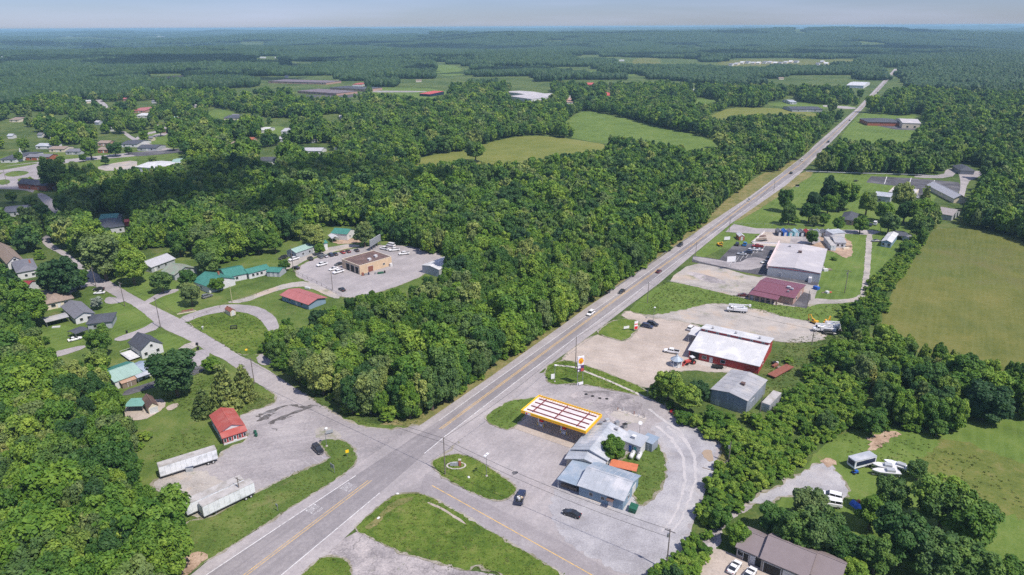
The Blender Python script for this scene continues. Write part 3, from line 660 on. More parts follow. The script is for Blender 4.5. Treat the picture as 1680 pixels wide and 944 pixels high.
def ribs(kind, axis, L, W, z, rise, o, step=1.2):
    """standing seams lying on a metal roof"""
    mb = MB(); zz = z + .01 + .16; r = .045
    def bar(p, q, wv):
        p = Vector(p); q = Vector(q); n = Vector((0, 0, .05)); wv = Vector(wv) * r
        k = len(mb.v)
        for b in (p, q):
            for s, h in ((-1, -.2), (1, -.2), (1, 1), (-1, 1)): mb.v.append(tuple(b + wv * s + n * h))
        mb.f += [(k, k + 1, k + 2, k + 3), (k + 7, k + 6, k + 5, k + 4), (k, k + 4, k + 5, k + 1), (k + 1, k + 5, k + 6, k + 2), (k + 2, k + 6, k + 7, k + 3), (k + 3, k + 7, k + 4, k)]
    if kind == 'gable':
        D, E = (W, L) if axis == 'x' else (L, W); s = rise / (D / 2)
        k = int((E + 2 * o) / step)
        for i in range(1, k):
            a = -o + (E + 2 * o) * i / k
            for d0 in (-o, D + o):
                p = (a, d0, zz - s * o); q = (a, D / 2, zz + rise)
                if axis == 'y': p = (p[1], p[0], p[2]); q = (q[1], q[0], q[2])
                bar(p, q, (1, 0, 0) if axis == 'x' else (0, 1, 0))
    elif kind == 'shed':
        s = rise / W; k = int((L + 2 * o) / step)
        for i in range(1, k):
            a = -o + (L + 2 * o) * i / k; bar((a, -o, zz - s * o), (a, W + o, zz + rise + s * o), (1, 0, 0))
    return mb
def bld(name, label, cat, A, B, C, z=3.0, kind='gable', axis='x', rise=1.6, wall=white, roof=shingle, o=.4, feats=(), group=None, seams=False, chimney=None, vents=(), trim=None, W=None, L=None, base=True, ao=None):
    if ao: loc, L_, W_, ang = ao
    else: loc, L_, W_, ang = frame3(A, B, C, z)
    L = L or L_; W = W or max(W_, 2.5)
    root = thing(name, label, cat, loc, ang, group)
    w = MB(); zb = -.3
    w.quad((0, 0, zb), (L, 0, zb), (L, 0, z), (0, 0, z)); w.quad((L, 0, zb), (L, W, zb), (L, W, z), (L, 0, z))
    w.quad((L, W, zb), (0, W, zb), (0, W, z), (L, W, z)); w.quad((0, W, zb), (0, 0, zb), (0, 0, z), (0, W, z))
    if kind == 'gable':
        if axis == 'x':
            w.quad((L, 0, z), (L, W, z), (L, W / 2, z + rise)); w.quad((0, W, z), (0, 0, z), (0, W / 2, z + rise))
        else:
            w.quad((0, 0, z), (L, 0, z), (L / 2, 0, z + rise)); w.quad((L, W, z), (0, W, z), (L / 2, W, z + rise))
    if kind == 'shed':
        w.quad((L, 0, z), (L, W, z), (L, W, z + rise)); w.quad((0, W, z), (0, 0, z), (0, W, z + rise)); w.quad((L, W, z), (0, W, z), (0, W, z + rise), (L, W, z + rise))
    if kind == 'shedx':
        w.quad((0, 0, z), (L, 0, z), (L, 0, z + rise)); w.quad((L, W, z), (0, W, z), (L, W, z + rise)); w.quad((L, 0, z), (L, W, z), (L, W, z + rise), (L, 0, z + rise))
    w.obj('wall', wall, root)
    r = roofmesh(kind, axis, L, W, z, rise, o).obj('roof', roof, root)
    if kind == 'flat':
        p = MB(); p.box(-.06, -.06, z - .02, L + .06, .25, z + .14); p.box(-.06, W - .25, z - .02, L + .06, W + .06, z + .14)
        p.box(-.06, .25, z - .02, .25, W - .25, z + .14); p.box(L - .25, .25, z - .02, L + .06, W - .25, z + .14); p.obj('parapet_coping', trim or roof, root)
    elif kind in ('gable', 'shed') and seams:
        ribs(kind, axis, L, W, z, rise, o, seams if seams > 1 else 1.3).obj('roof_seam', roof, r)
    if kind == 'gable':   # ridge cap + fascia
        rc = MB()
        if axis == 'x': rc.box(-o, W / 2 - .12, z + rise + .14, L + o, W / 2 + .12, z + rise + .22)
        else: rc.box(L / 2 - .12, -o, z + rise + .14, L / 2 + .12, W + o, z + rise + .22)
        rc.obj('ridge_cap', roof, r)
    for f in feats: opening(root, f[0], f[1], L, W, *f[2:])
    if chimney:
        u, v, h = chimney; c = MB(); zz = z + h; c.box(u * L - .35, v * W - .35, z, u * L + .35, v * W + .35, zz); ch = c.obj('chimney', brick, r)
    for (u, v, s, m) in vents:
        zz = z - .12 if kind == 'flat' else z + rise * (1 - abs((v if axis == 'x' else u) - .5) * 2) * (1 if kind == 'gable' else .5)
        c = MB(); c.box(u * L - s / 2, v * W - s / 2, zz, u * L + s / 2, v * W + s / 2, zz + .7 + .15 * s); c.box(u * L - s / 2 - .1, v * W - s / 2 - .1, zz + .7 + .15 * s, u * L + s / 2 + .1, v * W + s / 2 + .1, zz + .8 + .15 * s)
        c.obj('roof_vent', m, r)
    return root, L, W
def pt(root, u, v, z=0):
    return root.matrix_world @ Vector((u, v, z))
def lbox(name, m, root, *b): 
    mb = MB(); mb.box(*b); return mb.obj(name, m, root)
def porch(root, m, x0, y0, x1, y1, z0, z1, posts=3, pm=white, side='f', name='porch_roof'):
    """lean-to roof: high edge y1 (z1), low edge y0 (z0), with posts under the low edge"""
    mb = MB(); mb.prism([(y0, z0), (y1, z1), (y1, z1 + .12), (y0, z0 + .12)] if y1 > y0 else [(y1, z1), (y0, z0), (y0, z0 + .12), (y1, z1 + .12)], x0, x1, 'x')
    p = mb.obj(name, m, root)
    for i in range(posts):
        x = x0 + .15 + (x1 - x0 - .3) * i / max(1, posts - 1); q = MB(); yy = y0 + (.15 if y1 > y0 else -.15)
        q.box(x - .07, yy - .07, -.1, x + .07, yy + .07, z0 + .03); q.obj('post', pm, p)
W_ = lambda f, u, z0=1.0, w=1.1, h=1.2: ('window', f, u, z0, w, h)
D_ = lambda f, u, m=None: ('door', f, u, .1, 1.0, 2.05, m)

# --- small shop with red roof
r, L, W = bld('shop', 'small shop with red metal roof and red and white front porch', 'shop', (361.6,709), (399.3,697), (333.4,685.8), 3.4, 'gable', 'y', 1.35, white, redroof, .35,
    [W_('l', .25), W_('l', .6), W_('l', .85), W_('r', .4), W_('r', .75)], seams=True)
fp = MB(); fp.quad((.0, -2.0, 0), (L, -2.0, 0), (L, -2.0, 2.5), (0, -2.0, 2.5)); fp.quad((L, -2, 0), (L, -.01, 0), (L, -.01, 3.2), (L, -2, 2.5)); fp.quad((0, -.01, 0), (0, -2, 0), (0, -2, 2.5), (0, -.01, 3.2)); q = fp.obj('porch_front', barnred, r)
mb = MB(); mb.prism([(-2.4, 2.4), (-.05, 3.25), (-.05, 3.4), (-2.4, 2.55)], -.35, L + .35, 'x'); mb.obj('porch_roof', redroof, r)
for i in range(5):
    x = .5 + (L - 1) * i / 4
    mb = MB(); mb.box(x - .42, -2.06, .8, x + .42, -2.005, 2.0) if i != 2 else mb.box(x - .5, -2.06, .05, x + .5, -2.005, 2.1); mb.obj('window' if i != 2 else 'door', white, r)
    mb = MB(); mb.box(x - .3, -2.09, .92, x + .3, -2.065, 1.88); mb.obj('pane', glass, r.children[-1])
mb = MB(); mb.box(-.05, -2.12, 0, L + .05, -2.1 + .09, .55); mb.obj('white_skirting', white, r)

# --- semi trailers
def semi(label, A, B, C, wheels_right=True, z=4.0, mside=trailer, legs=True, group='semi trailers on the gravel'):
    loc, L, W, ang = frame3(A, B, C, z); W = 2.6; r = thing('semi_trailer', label, 'trailer', loc, ang, group)
    b = MB(); b.box(0, 0, 1.15, L, W, z - .02); b.obj('body', mside, r)
    t = MB(); t.box(-.02, -.02, z - .02, L + .02, W + .02, z + .06); t.obj('roof', trailroof, r)
    k = MB()
    n = int(L / 1.22)
    for i in range(1, n):
        x = L * i / n; k.box(x - .015, -.015, 1.2, x + .015, -.001, z - .1)
    k.obj('side_post', steel, r)
    s = MB(); s.box(0, -.05, 1.0, L, .1, 1.18); s.box(0, W - .1, 1.0, L, W + .05, 1.18); s.obj('bottom_rail', steel, r)
    d = MB(); d.box(-.06, .1, 1.2, -.005, W / 2 - .02, z - .12); d.obj('rear_door', white, r); d = MB(); d.box(-.06, W / 2 + .02, 1.2, -.005, W - .1, z - .12); d.obj('rear_door', white, r)
    xs = (L - 1.3, L - 2.6) if wheels_right else (1.3, 2.6)
    for x in xs:
        for y in (.15, W - .15):
            q = MB(); q.tube((x, y - .28, .5), (x, y + .28, .5), .5, n=14); wq = q.obj('wheel', rubber, r); q = MB(); q.tube((x, y - .3, .5), (x, y + .3, .5), .22, n=10); q.obj('rim', white, wq)
        q = MB(); q.tube((x, .3, .5), (x, W - .3, .5), .08); q.box(x - .5, .5, .6, x + .5, W - .5, 1.0); q.obj('axle', steel, r)
    xl = 3.0 if wheels_right else L - 3
    for y in (.5, W - .5):
        q = MB(); q.box(xl - .08, y - .08, 0, xl + .08, y + .08, 1.1); q.box(xl - .2, y - .2, 0, xl + .2, y + .2, .06); q.obj('landing_leg', steel, r)
    return r
semi('lone white semi trailer nearest the small red-roofed shop', (260,767.4), (355,737.7), (254.9,762.3))
semi('long white semi trailer parked behind the dirty-roofed one', (304.4,829.6), (400,786.6), (296.4,823))
semi('white semi trailer with dirty roof and tandem wheels beside the utility pole', (332,832), (416.5,792), (321.6,824.6))

# --- fuel canopy
loc, L, W, ang = frame3((854.4,673), (961.2,708), (882,647.4), 5.6)
r = thing('fuel_canopy', 'large yellow edged fuel station canopy with a white deck crossed by dark red beams', 'canopy', loc, ang)
mb = MB(); mb.box(.3, .3, 5.05, L - .3, W - .3, 5.25); mb.obj('deck', M_('cream_deck', (.66, .62, .61), var=.08, scale=.5, tint=(.56, .51, .50), tscale=.4), r)
mb = MB(); t = .25
mb.box(0, 0, 4.75, L, t, 5.65); mb.box(0, W - t, 4.75, L, W, 5.65); mb.box(0, t, 4.75, t, W - t, 5.65); mb.box(L - t, t, 4.75, L, W - t, 5.65); mb.obj('fascia', yellow, r)
mb = MB(); mb.box(.05, -.04, 4.75, L - .05, -.005, 4.95); mb.box(L + .005, .05, 4.75, L + .04, W - .05, 4.95); mb.obj('fascia_stripe', M_('amber_stripe', (.80, .36, .02), rough=.45), r)
mb = MB(); mb.box(1.6, -.08, 4.8, 3.4, -.045, 5.5); mb.obj('fascia_emblem_panel', signwhite, r)
mb = MB(); mb.tube((2.1, -.08, 5.15), (2.1, -.12, 5.15), .3, n=16); mb.obj('fascia_emblem', signred, r)
for i in range(4):
    y = W * (i + .75) / 4.5; mb = MB(); mb.box(1.2, y - .11, 5.27, L - 1.0, y + .11, 5.55); mb.obj('roof_beam', redtrim, r)
for i in range(3):
    x = L * (.16 + .34 * i); mb = MB(); mb.box(x - .11, 1.3, 5.57, x + .11, W - 1.2, 5.8); mb.obj('cross_beam', redtrim, r)
mb = MB()
for i in range(26):
    x = .6 + (L - 1.2) * i / 25; mb.tube((x, W - .3, 5.25), (x, W - 1.0, 5.5), .06, n=5)
    mb.tube((x, W - .12, 5.65), (x, W - .12, 6.1), .04, n=5)
mb.obj('fascia_brace', yellow, r)
for x in (L * .2, L * .56, L * .9):
    for y in (W * .3, W * .72):
        mb = MB(); mb.box(x - .15, y - .15, 0, x + .15, y + .15, 5.05); mb.obj('column', signwhite, r)
mw = Matrix.Translation(loc) @ Matrix.Rotation(ang, 4, 'Z')
sheet('parking_lot', g_conc, [tuple((mw @ Vector(q))[:2]) for q in ((-1, -2.2, 0), (L + 1, -2.2, 0), (L + 1, W + 1, 0), (-1, W + 1, 0))], 8, jit=0, smooth=0, world=True, label='concrete apron under the canopy')
pump_n = 0
for (x, y, lab) in ((L * .2, W * .3, 'red and white fuel pump nearest the grass wedge, on the front island'), (L * .56, W * .3, 'red and white fuel pump in the middle of the front island'), (L * .9, W * .3, 'fuel pump on the front island nearest the store'), (L * .38, W * .72, 'fuel pump on the back island deep under the canopy'), (L * .74, W * .72, 'fuel pump on the back island nearer the store, in shade')):
    c = mw @ Vector((x + 1.0, y, 0)); p = thing('fuel_pump', lab, 'fuel pump', c, ang, 'fuel pumps under the canopy')
    mb = MB(); mb.box(-1.4, -.6, 0, 1.2, .6, .2); mb.obj('island', concrete, p)
    mb = MB(); mb.box(-.45, -.28, .2, .45, .28, 1.7); mb.obj('cabinet', signwhite, p)
    mb = MB(); mb.box(-.5, -.33, 1.72, .5, .33, 2.25); mb.obj('pump_topper', signred, p)
    mb = MB(); mb.box(-.3, -.31, 1.1, .3, -.285, 1.5); mb.obj('display', glass, p)
    mb = MB(); mb.tube((.48, -.1, 1.5), (.6, -.1, .6), .03); mb.tube((.6, -.1, .6), (.5, -.1, .45), .03); mb.obj('hose', rubber, p)
    for bx_ in (-1.1, .95):
        mb = MB(); mb.tube((bx_, -.3, .2), (bx_, -.3, 1.1), .1); mb.obj('bollard', signyel, p)

# --- fuel station store: several wings
r, L, W = bld('store', 'grey metal-roofed fuel station store with a long ridge behind the canopy', 'store', (940.2,737), (996,754), (989,699.5), 3.4, 'gable', 'y', 1.6, white, galv, .5,
   [W_('l', .2, 1, 1.8, 1.4), W_('l', .5, 1, 1.8, 1.4), D_('l', .35, glass), W_('l', .75, 1, 1.8, 1.4)], seams=1.5, vents=[(.75, .9, .8, galvd), (.25, .95, .8, steel)])
r, L, W = bld('store_annex', 'low wing with tan front and grey roof between the store and the blue building', 'building', (929.7,752.3), (988,766), (939,738.2), 2.8, 'gable', 'y', 1.3, cream, galv, .5, [('window', 'l', .4, 1, 1.5, 1.1), D_('l', .8)], seams=1.5)
r, L, W = bld('store_wing', 'low white wing with blue doors beside the tanks', 'building', (1021,722), (1051,733), (1028,709), 3.0, 'shed', 'x', .6, white, galv, .35, [('door', 'f', .5, .1, 1.4, 2.2, bluepaint), ('door', 'f', .68, .1, 1.4, 2.2, teal)], seams=1.5, vents=[(.45, .5, 1.0, white)])
r, L, W = bld('shed', 'grey sheet-metal shed with blue-grey roof at the gravel edge', 'shed', (1053,722), (1070,729), (1061,712.5), 2.8, 'shed', 'x', .3, steelwall, bluesteel, .25, [D_('f', .5, steelwall)])
def tank(c, d, lab):
    a, b = G(*c), G(*d); ang = math.atan2(b.y - a.y, b.x - a.x); p = thing('gas_tank', lab, 'tank', a, ang, 'white gas tanks behind the store')
    Lk = 3.4; mb = MB(); mb.tube((.4, 0, 1.0), (Lk - .4, 0, 1.0), .6, n=20); mb.ell((.42, 0, 1.0), (.45, .598, .598), 16, 8); mb.ell((Lk - .42, 0, 1.0), (.45, .598, .598), 16, 8)
    o = mb.obj('tank_body', white, p); [setattr(f, 'use_smooth', True) for f in o.data.polygons]
    for x in (.8, Lk - .8):
        mb = MB(); mb.box(x - .1, -.4, 0, x + .1, .4, .5); mb.obj('leg', concrete, p)
    mb = MB(); mb.tube((Lk / 2, 0, 1.55), (Lk / 2, 0, 1.8), .15); mb.obj('valve_cap', steel, p)
tank((1034,756), (1040,745), 'white gas tank nearer the leafy tree, behind the store')
tank((1045.5,758), (1052,746), 'white gas tank farther from the leafy tree, beside the grey shed')
# orange roofed open shed
loc, L, W, ang = frame3((1001,764), (1043,773), (1003,755.5), 2.6)
r = thing('open_shed', 'open shed with rusty orange metal roof behind the stores', 'shed', loc, ang)
mb = MB(); mb.prism([(-.2, 2.5), (W + .2, 2.9), (W + .2, 3.0), (-.2, 2.6)], -.2, L + .2, 'x'); mb.obj('roof', orange, r)
for x in (0, L / 2, L):
    for y in (.05, W - .05):
        mb = MB(); mb.box(x - .07, y - .07, 0, x + .07, y + .07, 2.5); mb.obj('post', wood, r)
mb = MB(); mb.box(.2, W * .5, 0, L * .6, W * .9, 1.6); mb.obj('stored_boards', wood, r)
# blue building
r, L, W = bld('metal_building', 'blue-grey metal store building with pale ridge roof facing the gravel', 'building', (950.2,796), (1022.5,820.5), (977,759), 3.2, 'gable', 'x', 1.7, bluegrey, galv, .45,
   [W_('f', .28, 1.2, .9, .9), D_('f', .73, white), W_('f', .73, 1.3, .01, .01) if 0 else W_('f', .55, 1.2, .9, .9), W_('r', .35), ('roller', 'r', .7, .1, 2.4, 2.4, white)], seams=1.3)
mb = MB(); mb.prism([(W * .5 + .3, 4.92), (W + .55, 3.2), (W + .55, 3.25), (W * .5 + .3, 4.97)], -.5, L + .5, 'x'); mb.obj('blue_roof_panel', bluesteel, r)
mb = MB(); mb.prism([(-.2, 2.75), (W + .2, 2.95), (W + .2, 3.08), (-.2, 2.88)], -6.2, -.42, 'x'); p = mb.obj('porch_roof', bluesteel, r)
for y in (.1, W / 2, W - .1):
    mb = MB(); mb.box(-6.0, y - .08, 0, -5.85, y + .08, 2.8); mb.obj('post', white, p)
mb = MB(); mb.box(-5.6, 1, 0, -1, 1.6, .9); mb.box(-5.5, 3, 0, -2, 4, 1.3); mb.obj('stacked_goods', wood, r)
mb = MB(); mb.box(L * .73 - .9, -1.3, 2.4, L * .73 + .9, -.02, 2.5); mb.obj('door_awning', brownroof, r)
mb = MB(); mb.box(-.1, -.5, -.1, L - 3, -.02, .12); mb.obj('kerb', concrete, r)
# --- red barn-like building
loc, L, W, ang = frame3((1130.8,574.5), (1245.3,601), (1145,551), 3.1)
r, L, W = bld('red_building', 'long barn-red metal building with white clerestory roof', 'building', (1130.8,574.5), (1245.3,601), (1145,551), 3.1, 'shed', 'x', 2.2, barnred, whiteroof, .4,
   [W_('f', .23, 1, 1.5, 1.1), D_('f', .33, white), W_('f', .5, 1, 1.5, 1.1), W_('r', .5)], seams=2.2)
up = MB(); up.box(0, W + .0, -.2, L, W + 7.5, 6.3); up.obj('upper_wall', barnred, r)
for i in range(6):
    x = L * (.08 + .168 * i); mb = MB(); mb.box(x - .5, W - .08, 5.55, x + .5, W - .01, 6.15); wo = mb.obj('window', white, r); mb = MB(); mb.box(x - .38, W - .11, 5.62, x + .38, W - .085, 6.05); mb.obj('pane', glass, wo)
mb = MB(); mb.prism([(W - .5, 6.4), (W + 8, 4.9), (W + 8, 5.05), (W - .5, 6.55)], -.4, L + .4, 'x'); ur = mb.obj('upper_roof', whiteroof, r)
up.v = [(x, y, (z if z < 0 else (6.38 if y < W + 1 else 5.0))) for x, y, z in up.v]
r.children[[c.name.startswith('upper_wall') for c in r.children].index(True)].data = up.mesh('upper_wall', barnred)
for u in (.15, .5, .85):
    mb = MB(); mb.tube((L * u, W + 2.5, 5.9), (L * u, W + 2.5, 6.7), .35, n=10); mb.tube((L * u, W + 2.5, 6.7), (L * u, W + 2.5, 7.0), .55, .15, n=10); mb.obj('roof_vent', galvd, ur)
mb = MB(); mb.prism([(W - 1, 3.2), (W + 7.3, 3.3), (W + 7.3, 3.42), (W - 1, 3.32)], -4.5, -.05, 'x'); q = mb.obj('side_porch_roof', whiteroof, r)
for y in (W - .8, W + 3, W + 7):
    mb = MB(); mb.box(-4.3, y - .1, 0, -4.1, y + .1, 3.2); mb.obj('post', greywall, q)
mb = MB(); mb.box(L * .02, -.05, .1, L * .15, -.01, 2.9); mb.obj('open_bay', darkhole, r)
mb = MB(); mb.box(L * .15, -3.2, 0, L * .8, -.06, .06); mb.obj('front_walk', concrete, r)
# gazebo
c = G(1109.4,600); r = thing('gazebo', 'white octagonal gazebo with blue-grey roof by the red building', 'gazebo', c)
def ngon(rad, z, n=8): return [(rad * math.cos(2 * math.pi * i / n), rad * math.sin(2 * math.pi * i / n), z) for i in range(n)]
mb = MB(); a = ngon(2.3, 2.5); b = ngon(.5, 3.7)
for i in range(8): mb.quad(a[i], a[(i + 1) % 8], b[(i + 1) % 8], b[i])
mb.quad(*b); mb.quad(*a[::-1]); mb.obj('roof', bluesteel, r)
mb = MB(); a = ngon(.5, 3.7); b = ngon(.45, 4.0)
for i in range(8): mb.quad(a[i], a[(i + 1) % 8], b[(i + 1) % 8], b[i])
mb.tube((0, 0, 4.0), (0, 0, 4.5), .45, .02, n=8); mb.obj('cupola', bluesteel, r)
for p_ in ngon(1.9, 0): mb = MB(); mb.box(p_[0] - .08, p_[1] - .08, .2, p_[0] + .08, p_[1] + .08, 2.5); mb.obj('post', white, r)
mb = MB(); mb.quad(*ngon(2.0, .25)); a = ngon(2.0, 0); b = ngon(2.0, .25)
for i in range(8): mb.quad(a[i], a[(i + 1) % 8], b[(i + 1) % 8], b[i])
mb.obj('floor_deck', white, r)
mb = MB(); a = ngon(1.85, .3); b = ngon(1.85, 1.1)
for i in range(8):
    if i != 5: mb.quad(a[i], a[(i + 1) % 8], b[(i + 1) % 8], b[i])
mb.obj('railing', white, r)
# grey warehouse, container, flat deck
bld('warehouse', 'weathered grey metal warehouse among the trees below the red building', 'warehouse', (1167.4,639), (1226,658), (1201.5,607.5), 5.0, 'gable', 'y', .9, steelwall, galvd, .3, [D_('f', .2, greywall), ('roller', 'r', .3, .1, 3, 3, steelwall)], seams=2.5, vents=[(.62, .45, 1.1, brownroof)])
def container(lab, A, B, C, z, m=greywall, L=None, name='shipping_container', W=2.5):
    loc, L_, W_, ang = frame3(A, B, C, z); L = L or L_; r = thing(name, lab, 'container', loc, ang)
    b = MB(); b.box(0, 0, .12, L, W, z); b.obj('body', m, r)
    k = MB(); n = int(L / .5)
    for i in range(n + 1):
        x = .05 + (L - .1) * i / n; k.box(x - .07, -.05, .2, x + .07, -.001, z - .1); k.box(x - .07, W + .001, .2, x + .07, W + .05, z - .1)
    k.obj('side_corrugation', m, r)
    t = MB(); t.box(-.04, -.08, z, L + .04, W + .08, z + .08); t.obj('roof', trailroof, r)
    for s in (0, 1):
        d = MB(); d.box(-.08, .1 + s * (W / 2), .25, -.005, W / 2 - .05 + s * (W / 2), z - .15); d.obj('door', m, r)
    t = MB(); t.box(0, 0, -.05, .4, W, .12); t.box(L - .4, 0, -.05, L, W, .12); t.obj('skid', rust, r)
container('grey container box beside the weathered warehouse', (1263,665), (1282,645), (1252,662), 2.9)
container('white storage container beside the small yard office', (1372,404), (1360,389), (1378,402), 2.8, trailer)
loc, L, W, ang = frame3((1272,619), (1303,602), (1265,614), 1.0)
r = thing('flatbed_trailer', 'long rust-red flat deck trailer lying in the grass', 'trailer', loc, ang); W = 3
mb = MB(); mb.box(0, 0, .8, L, W, .98); mb.obj('deck', rust, r)
mb = MB()
for i in range(9): mb.box(L * i / 8.2, -.06, .7, L * i / 8.2 + .12, W + .06, .79)
mb.obj('cross_member', rust, r)
for x in (L * .7, L * .8):
    for y in (.3, W - .3): mb = MB(); mb.tube((x, y - .15, .42), (x, y + .15, .42), .42, n=12); mb.obj('wheel', rubber, r)
for y in (.5, W - .5): mb = MB(); mb.box(.5, y - .08, 0, .66, y + .08, .8); mb.obj('support_leg', rust, r)
# --- large warehouse store
r, L, W = bld('warehouse', 'wide flat grey-roofed warehouse store beside the dark car park', 'warehouse', (1260,437), (1346,449), (1291,401), 4.6, 'gable', 'y', .9, greywall, flatgrey, .15, [('bay', 'r', .2, .1, 3, 3.2), ('bay', 'r', .6, .1, 3, 3.2), D_('f', .25, steelwall), ('window', 'l', .3, .8, 5, 2), ('window', 'l', .6, .8, 5, 2), D_('l', .45, glass)], vents=[(.5, .62, 1.6, brownroof), (.25, .85, 1.0, galvd)])
mb = MB(); mb.box(-.5, -.5, 3.6, -.02, W + .5, 5.9); mb.obj('shopfront_parapet', M_('pink_white_fascia', (.72, .58, .56), var=.06), r)
mb = MB(); mb.box(0, -.08, 4.35, L, -.01, 4.62); mb.obj('eave_trim', barnred, r)
mb = MB(); mb.box(L * .8, -2.2, 0, L * .86, -.02, 2.4); mb.obj('lean_to', white, r)
# --- maroon restaurant
r, L, W = bld('restaurant', 'maroon metal-roofed building with an arched front porch', 'restaurant', (1238,476), (1302,489), (1254.7,455.5), 3.4, 'gable', 'x', 1.3, pinkbrick, maroon, .6, [('window', 'r', .3, .8, 1.5, 1.4), D_('r', .7)], seams=1.5, vents=[(.75, .4, 1.3, galv), (.85, .35, .9, galv), (.8, .2, .7, steel)])
mb = MB(); mb.prism([(-4.6, 2.6), (-.65, 3.2), (-.65, 3.3), (-4.6, 2.7)], -1, L * .68, 'x'); q = mb.obj('porch_roof', maroon, r)
n = 5
for i in range(n + 1):
    x = -.8 + (L * .68 + .4) * i / n; mb = MB(); mb.box(x - .3, -4.4, 0, x + .3, -4.1, 2.6); mb.obj('porch_column', pinkbrick, q)
for i in range(n):
    x0 = -.8 + (L * .68 + .4) * i / n + .3; x1 = -.8 + (L * .68 + .4) * (i + 1) / n - .3; mb = MB(); k = 8
    pr = [(x0 + (x1 - x0) * (1 - math.cos(math.pi * j / k)) / 2, 1.8 + .6 * math.sin(math.pi * j / k)) for j in range(k + 1)] + [(x1, 2.55), (x0, 2.55)]
    mb.prism(pr, -4.4, -4.15, 'y'); mb.obj('porch_arch', pinkbrick, q)
mb = MB(); mb.box(-.9, -4.0, 0, L * .68, -.1, .1); mb.obj('porch_floor', concrete, r)
# --- tan garage
r, L, W = bld('garage', 'tan block garage with brown flat roof and three open bays', 'garage', (560.5,425.5), (589.4,436.5), (612.8,411.3), 4.6, 'flat', 'x', 0, tan, brownroof, 0,
   [('bay', 'f', .34, .1, 3.0, 3.4), ('bay', 'f', .6, .1, 3.0, 3.4), ('bay', 'f', .85, .1, 2.6, 3.4), ('door', 'r', .33, .1, 3.0, 2.9, rust), W_('r', .75, 1.6, 1.2, .8)], trim=cream, vents=[(.62, .72, 1.4, white), (.75, .45, 1.4, white)])
lbox('leaning_panel', white, r, L + .3, W * .9, 0, L + 1.4, W * .97, 1.6)
bld('metal_building', 'white metal building with bare white roof at the wood edge', 'building', (692.4,435.5), (720,443), (727,421), 3.8, 'gable', 'y', .8, greywall, whiteroof, .2, [('roller', 'l', .5, .1, 3, 3, greywall)], seams=2)
# billboard
a = G(608,413); b = G(625,402); d = b - a; ang = math.atan2(d.y, d.x); r = thing('billboard', 'grey-backed billboard standing behind the tan garage', 'billboard', a, ang); Lb = d.length
mb = MB(); mb.box(0, -.15, 2.5, Lb, .15, 6.2); mb.obj('panel', greywall, r)
mb = MB()
for i in range(6): mb.box(0, -.3, 2.7 + i * .62, Lb, -.16, 2.78 + i * .62)
mb.obj('panel_batten', steel, r)
for i in range(5): mb = MB(); x = .3 + (Lb - .6) * i / 4; mb.box(x - .12, .16, 0, x + .12, .45, 6.1); mb.obj('post', polewood, r)
# --- long green-roofed sheds and houses in the side-street neighbourhood
bld('long_shed', 'long white shed with pale green roof beside the parked cars', 'shed', (485.5,415), (521.5,402.5), (477,409.3), 3.4, 'gable', 'x', 1.3, greywall, palegreen, .3, [('bay', 'l', .5, .1, 2, 2.4), W_('f', .3), W_('f', .6), D_('f', .8)], seams=1.6)
bld('shed', 'small white building with dark green roof at the end of the long shed', 'shed', (521.5,402), (537,398.5), (515,396.5), 3.8, 'gable', 'x', 1.4, white, greenroof, .3, [W_('f', .5)], seams=1.6)
bld('house', 'white house with green roof and a white carport beside the wood', 'house', (569,384.6), (582,377), (545.3,381.7), 3.6, 'gable', 'y', 1.6, white, greenroof, .3, [W_('f', .35), W_('r', .5), D_('f', .7)], seams=1.6)
def carport(lab, A, B, C, z, m, rise=1.0, axis='y', name='carport', closed=False, pm=steel):
    loc, L, W, ang = frame3(A, B, C, z); W = max(W, 3); r = thing(name, lab, 'carport', loc, ang)
    o = .1; 
    roofmesh('gable', axis, L, W, z, rise, .25, .08).obj('roof', m, r)
    for x in (0, L):
        for y in (0, W / 2, W): mb = MB(); mb.box(x - .06, y - .06, -.1, x + .06, y + .06, z); mb.obj('post', pm, r)
    mb = MB(); mb.box(.05, W - .1, z - .25, L - .05, W, z - .05); mb.box(.05, 0, z - .25, L - .05, .1, z - .05); mb.obj('beam', pm, r)
    return r, L, W
carport('white gabled carport in front of the green-roofed house', (545,391.5), (555,390), (560.5,383), 2.6, whiteroof, .9)
bld('house', 'large white house with green roof, white gable and dormer above the bank', 'house', (342,470.5), (385,457), (318,461), 3.3, 'gable', 'y', 2.6, white, greenroof, .45, [W_('f', .25), W_('f', .55), D_('f', .75), W_('l', .5), W_('r', .5)], seams=1.6, chimney=(.7, .5, 3.2))
bld('house', 'green-roofed middle wing with a white roof patch and a porch', 'house', (372,455), (404,448.5), (355,443), 3.0, 'gable', 'x', 1.7, white, greenroof, .45, [W_('f', .5), D_('f', .8)], seams=1.6)
bld('long_house', 'long narrow white wing with dark green roof at the top of the bank', 'house', (408,449), (442,440.5), (404,442), 2.9, 'gable', 'x', 1.2, white, greenroof, .35, [W_('f', .2), W_('f', .4), W_('f', .6), D_('f', .8)], seams=1.6)
bld('shed', 'small grey shed with green roof at the end of the long green wing', 'shed', (437,446), (458,447), (440,438), 2.5, 'gable', 'x', 1.0, greywall, greenroof, .25, [D_('f', .35), D_('f', .7)], seams=1.6)
bld('house', 'grey house with pale shingle roof behind the bright round tree', 'house', (248,438.5), (286,424.5), (236.5,430), 2.9, 'gable', 'x', 2.0, greywall, shinglelight, .5, [W_('f', .3), W_('f', .6), D_('f', .15), W_('r', .5)])
bld('house', 'grey house with mossy green-grey roof beside the pale-roofed house', 'house', (286,451), (322,440), (271.5,443), 2.9, 'gable', 'y', 2.2, greywall, mossroof, .5, [W_('f', .3), W_('f', .7), D_('f', .5), W_('l', .5)])
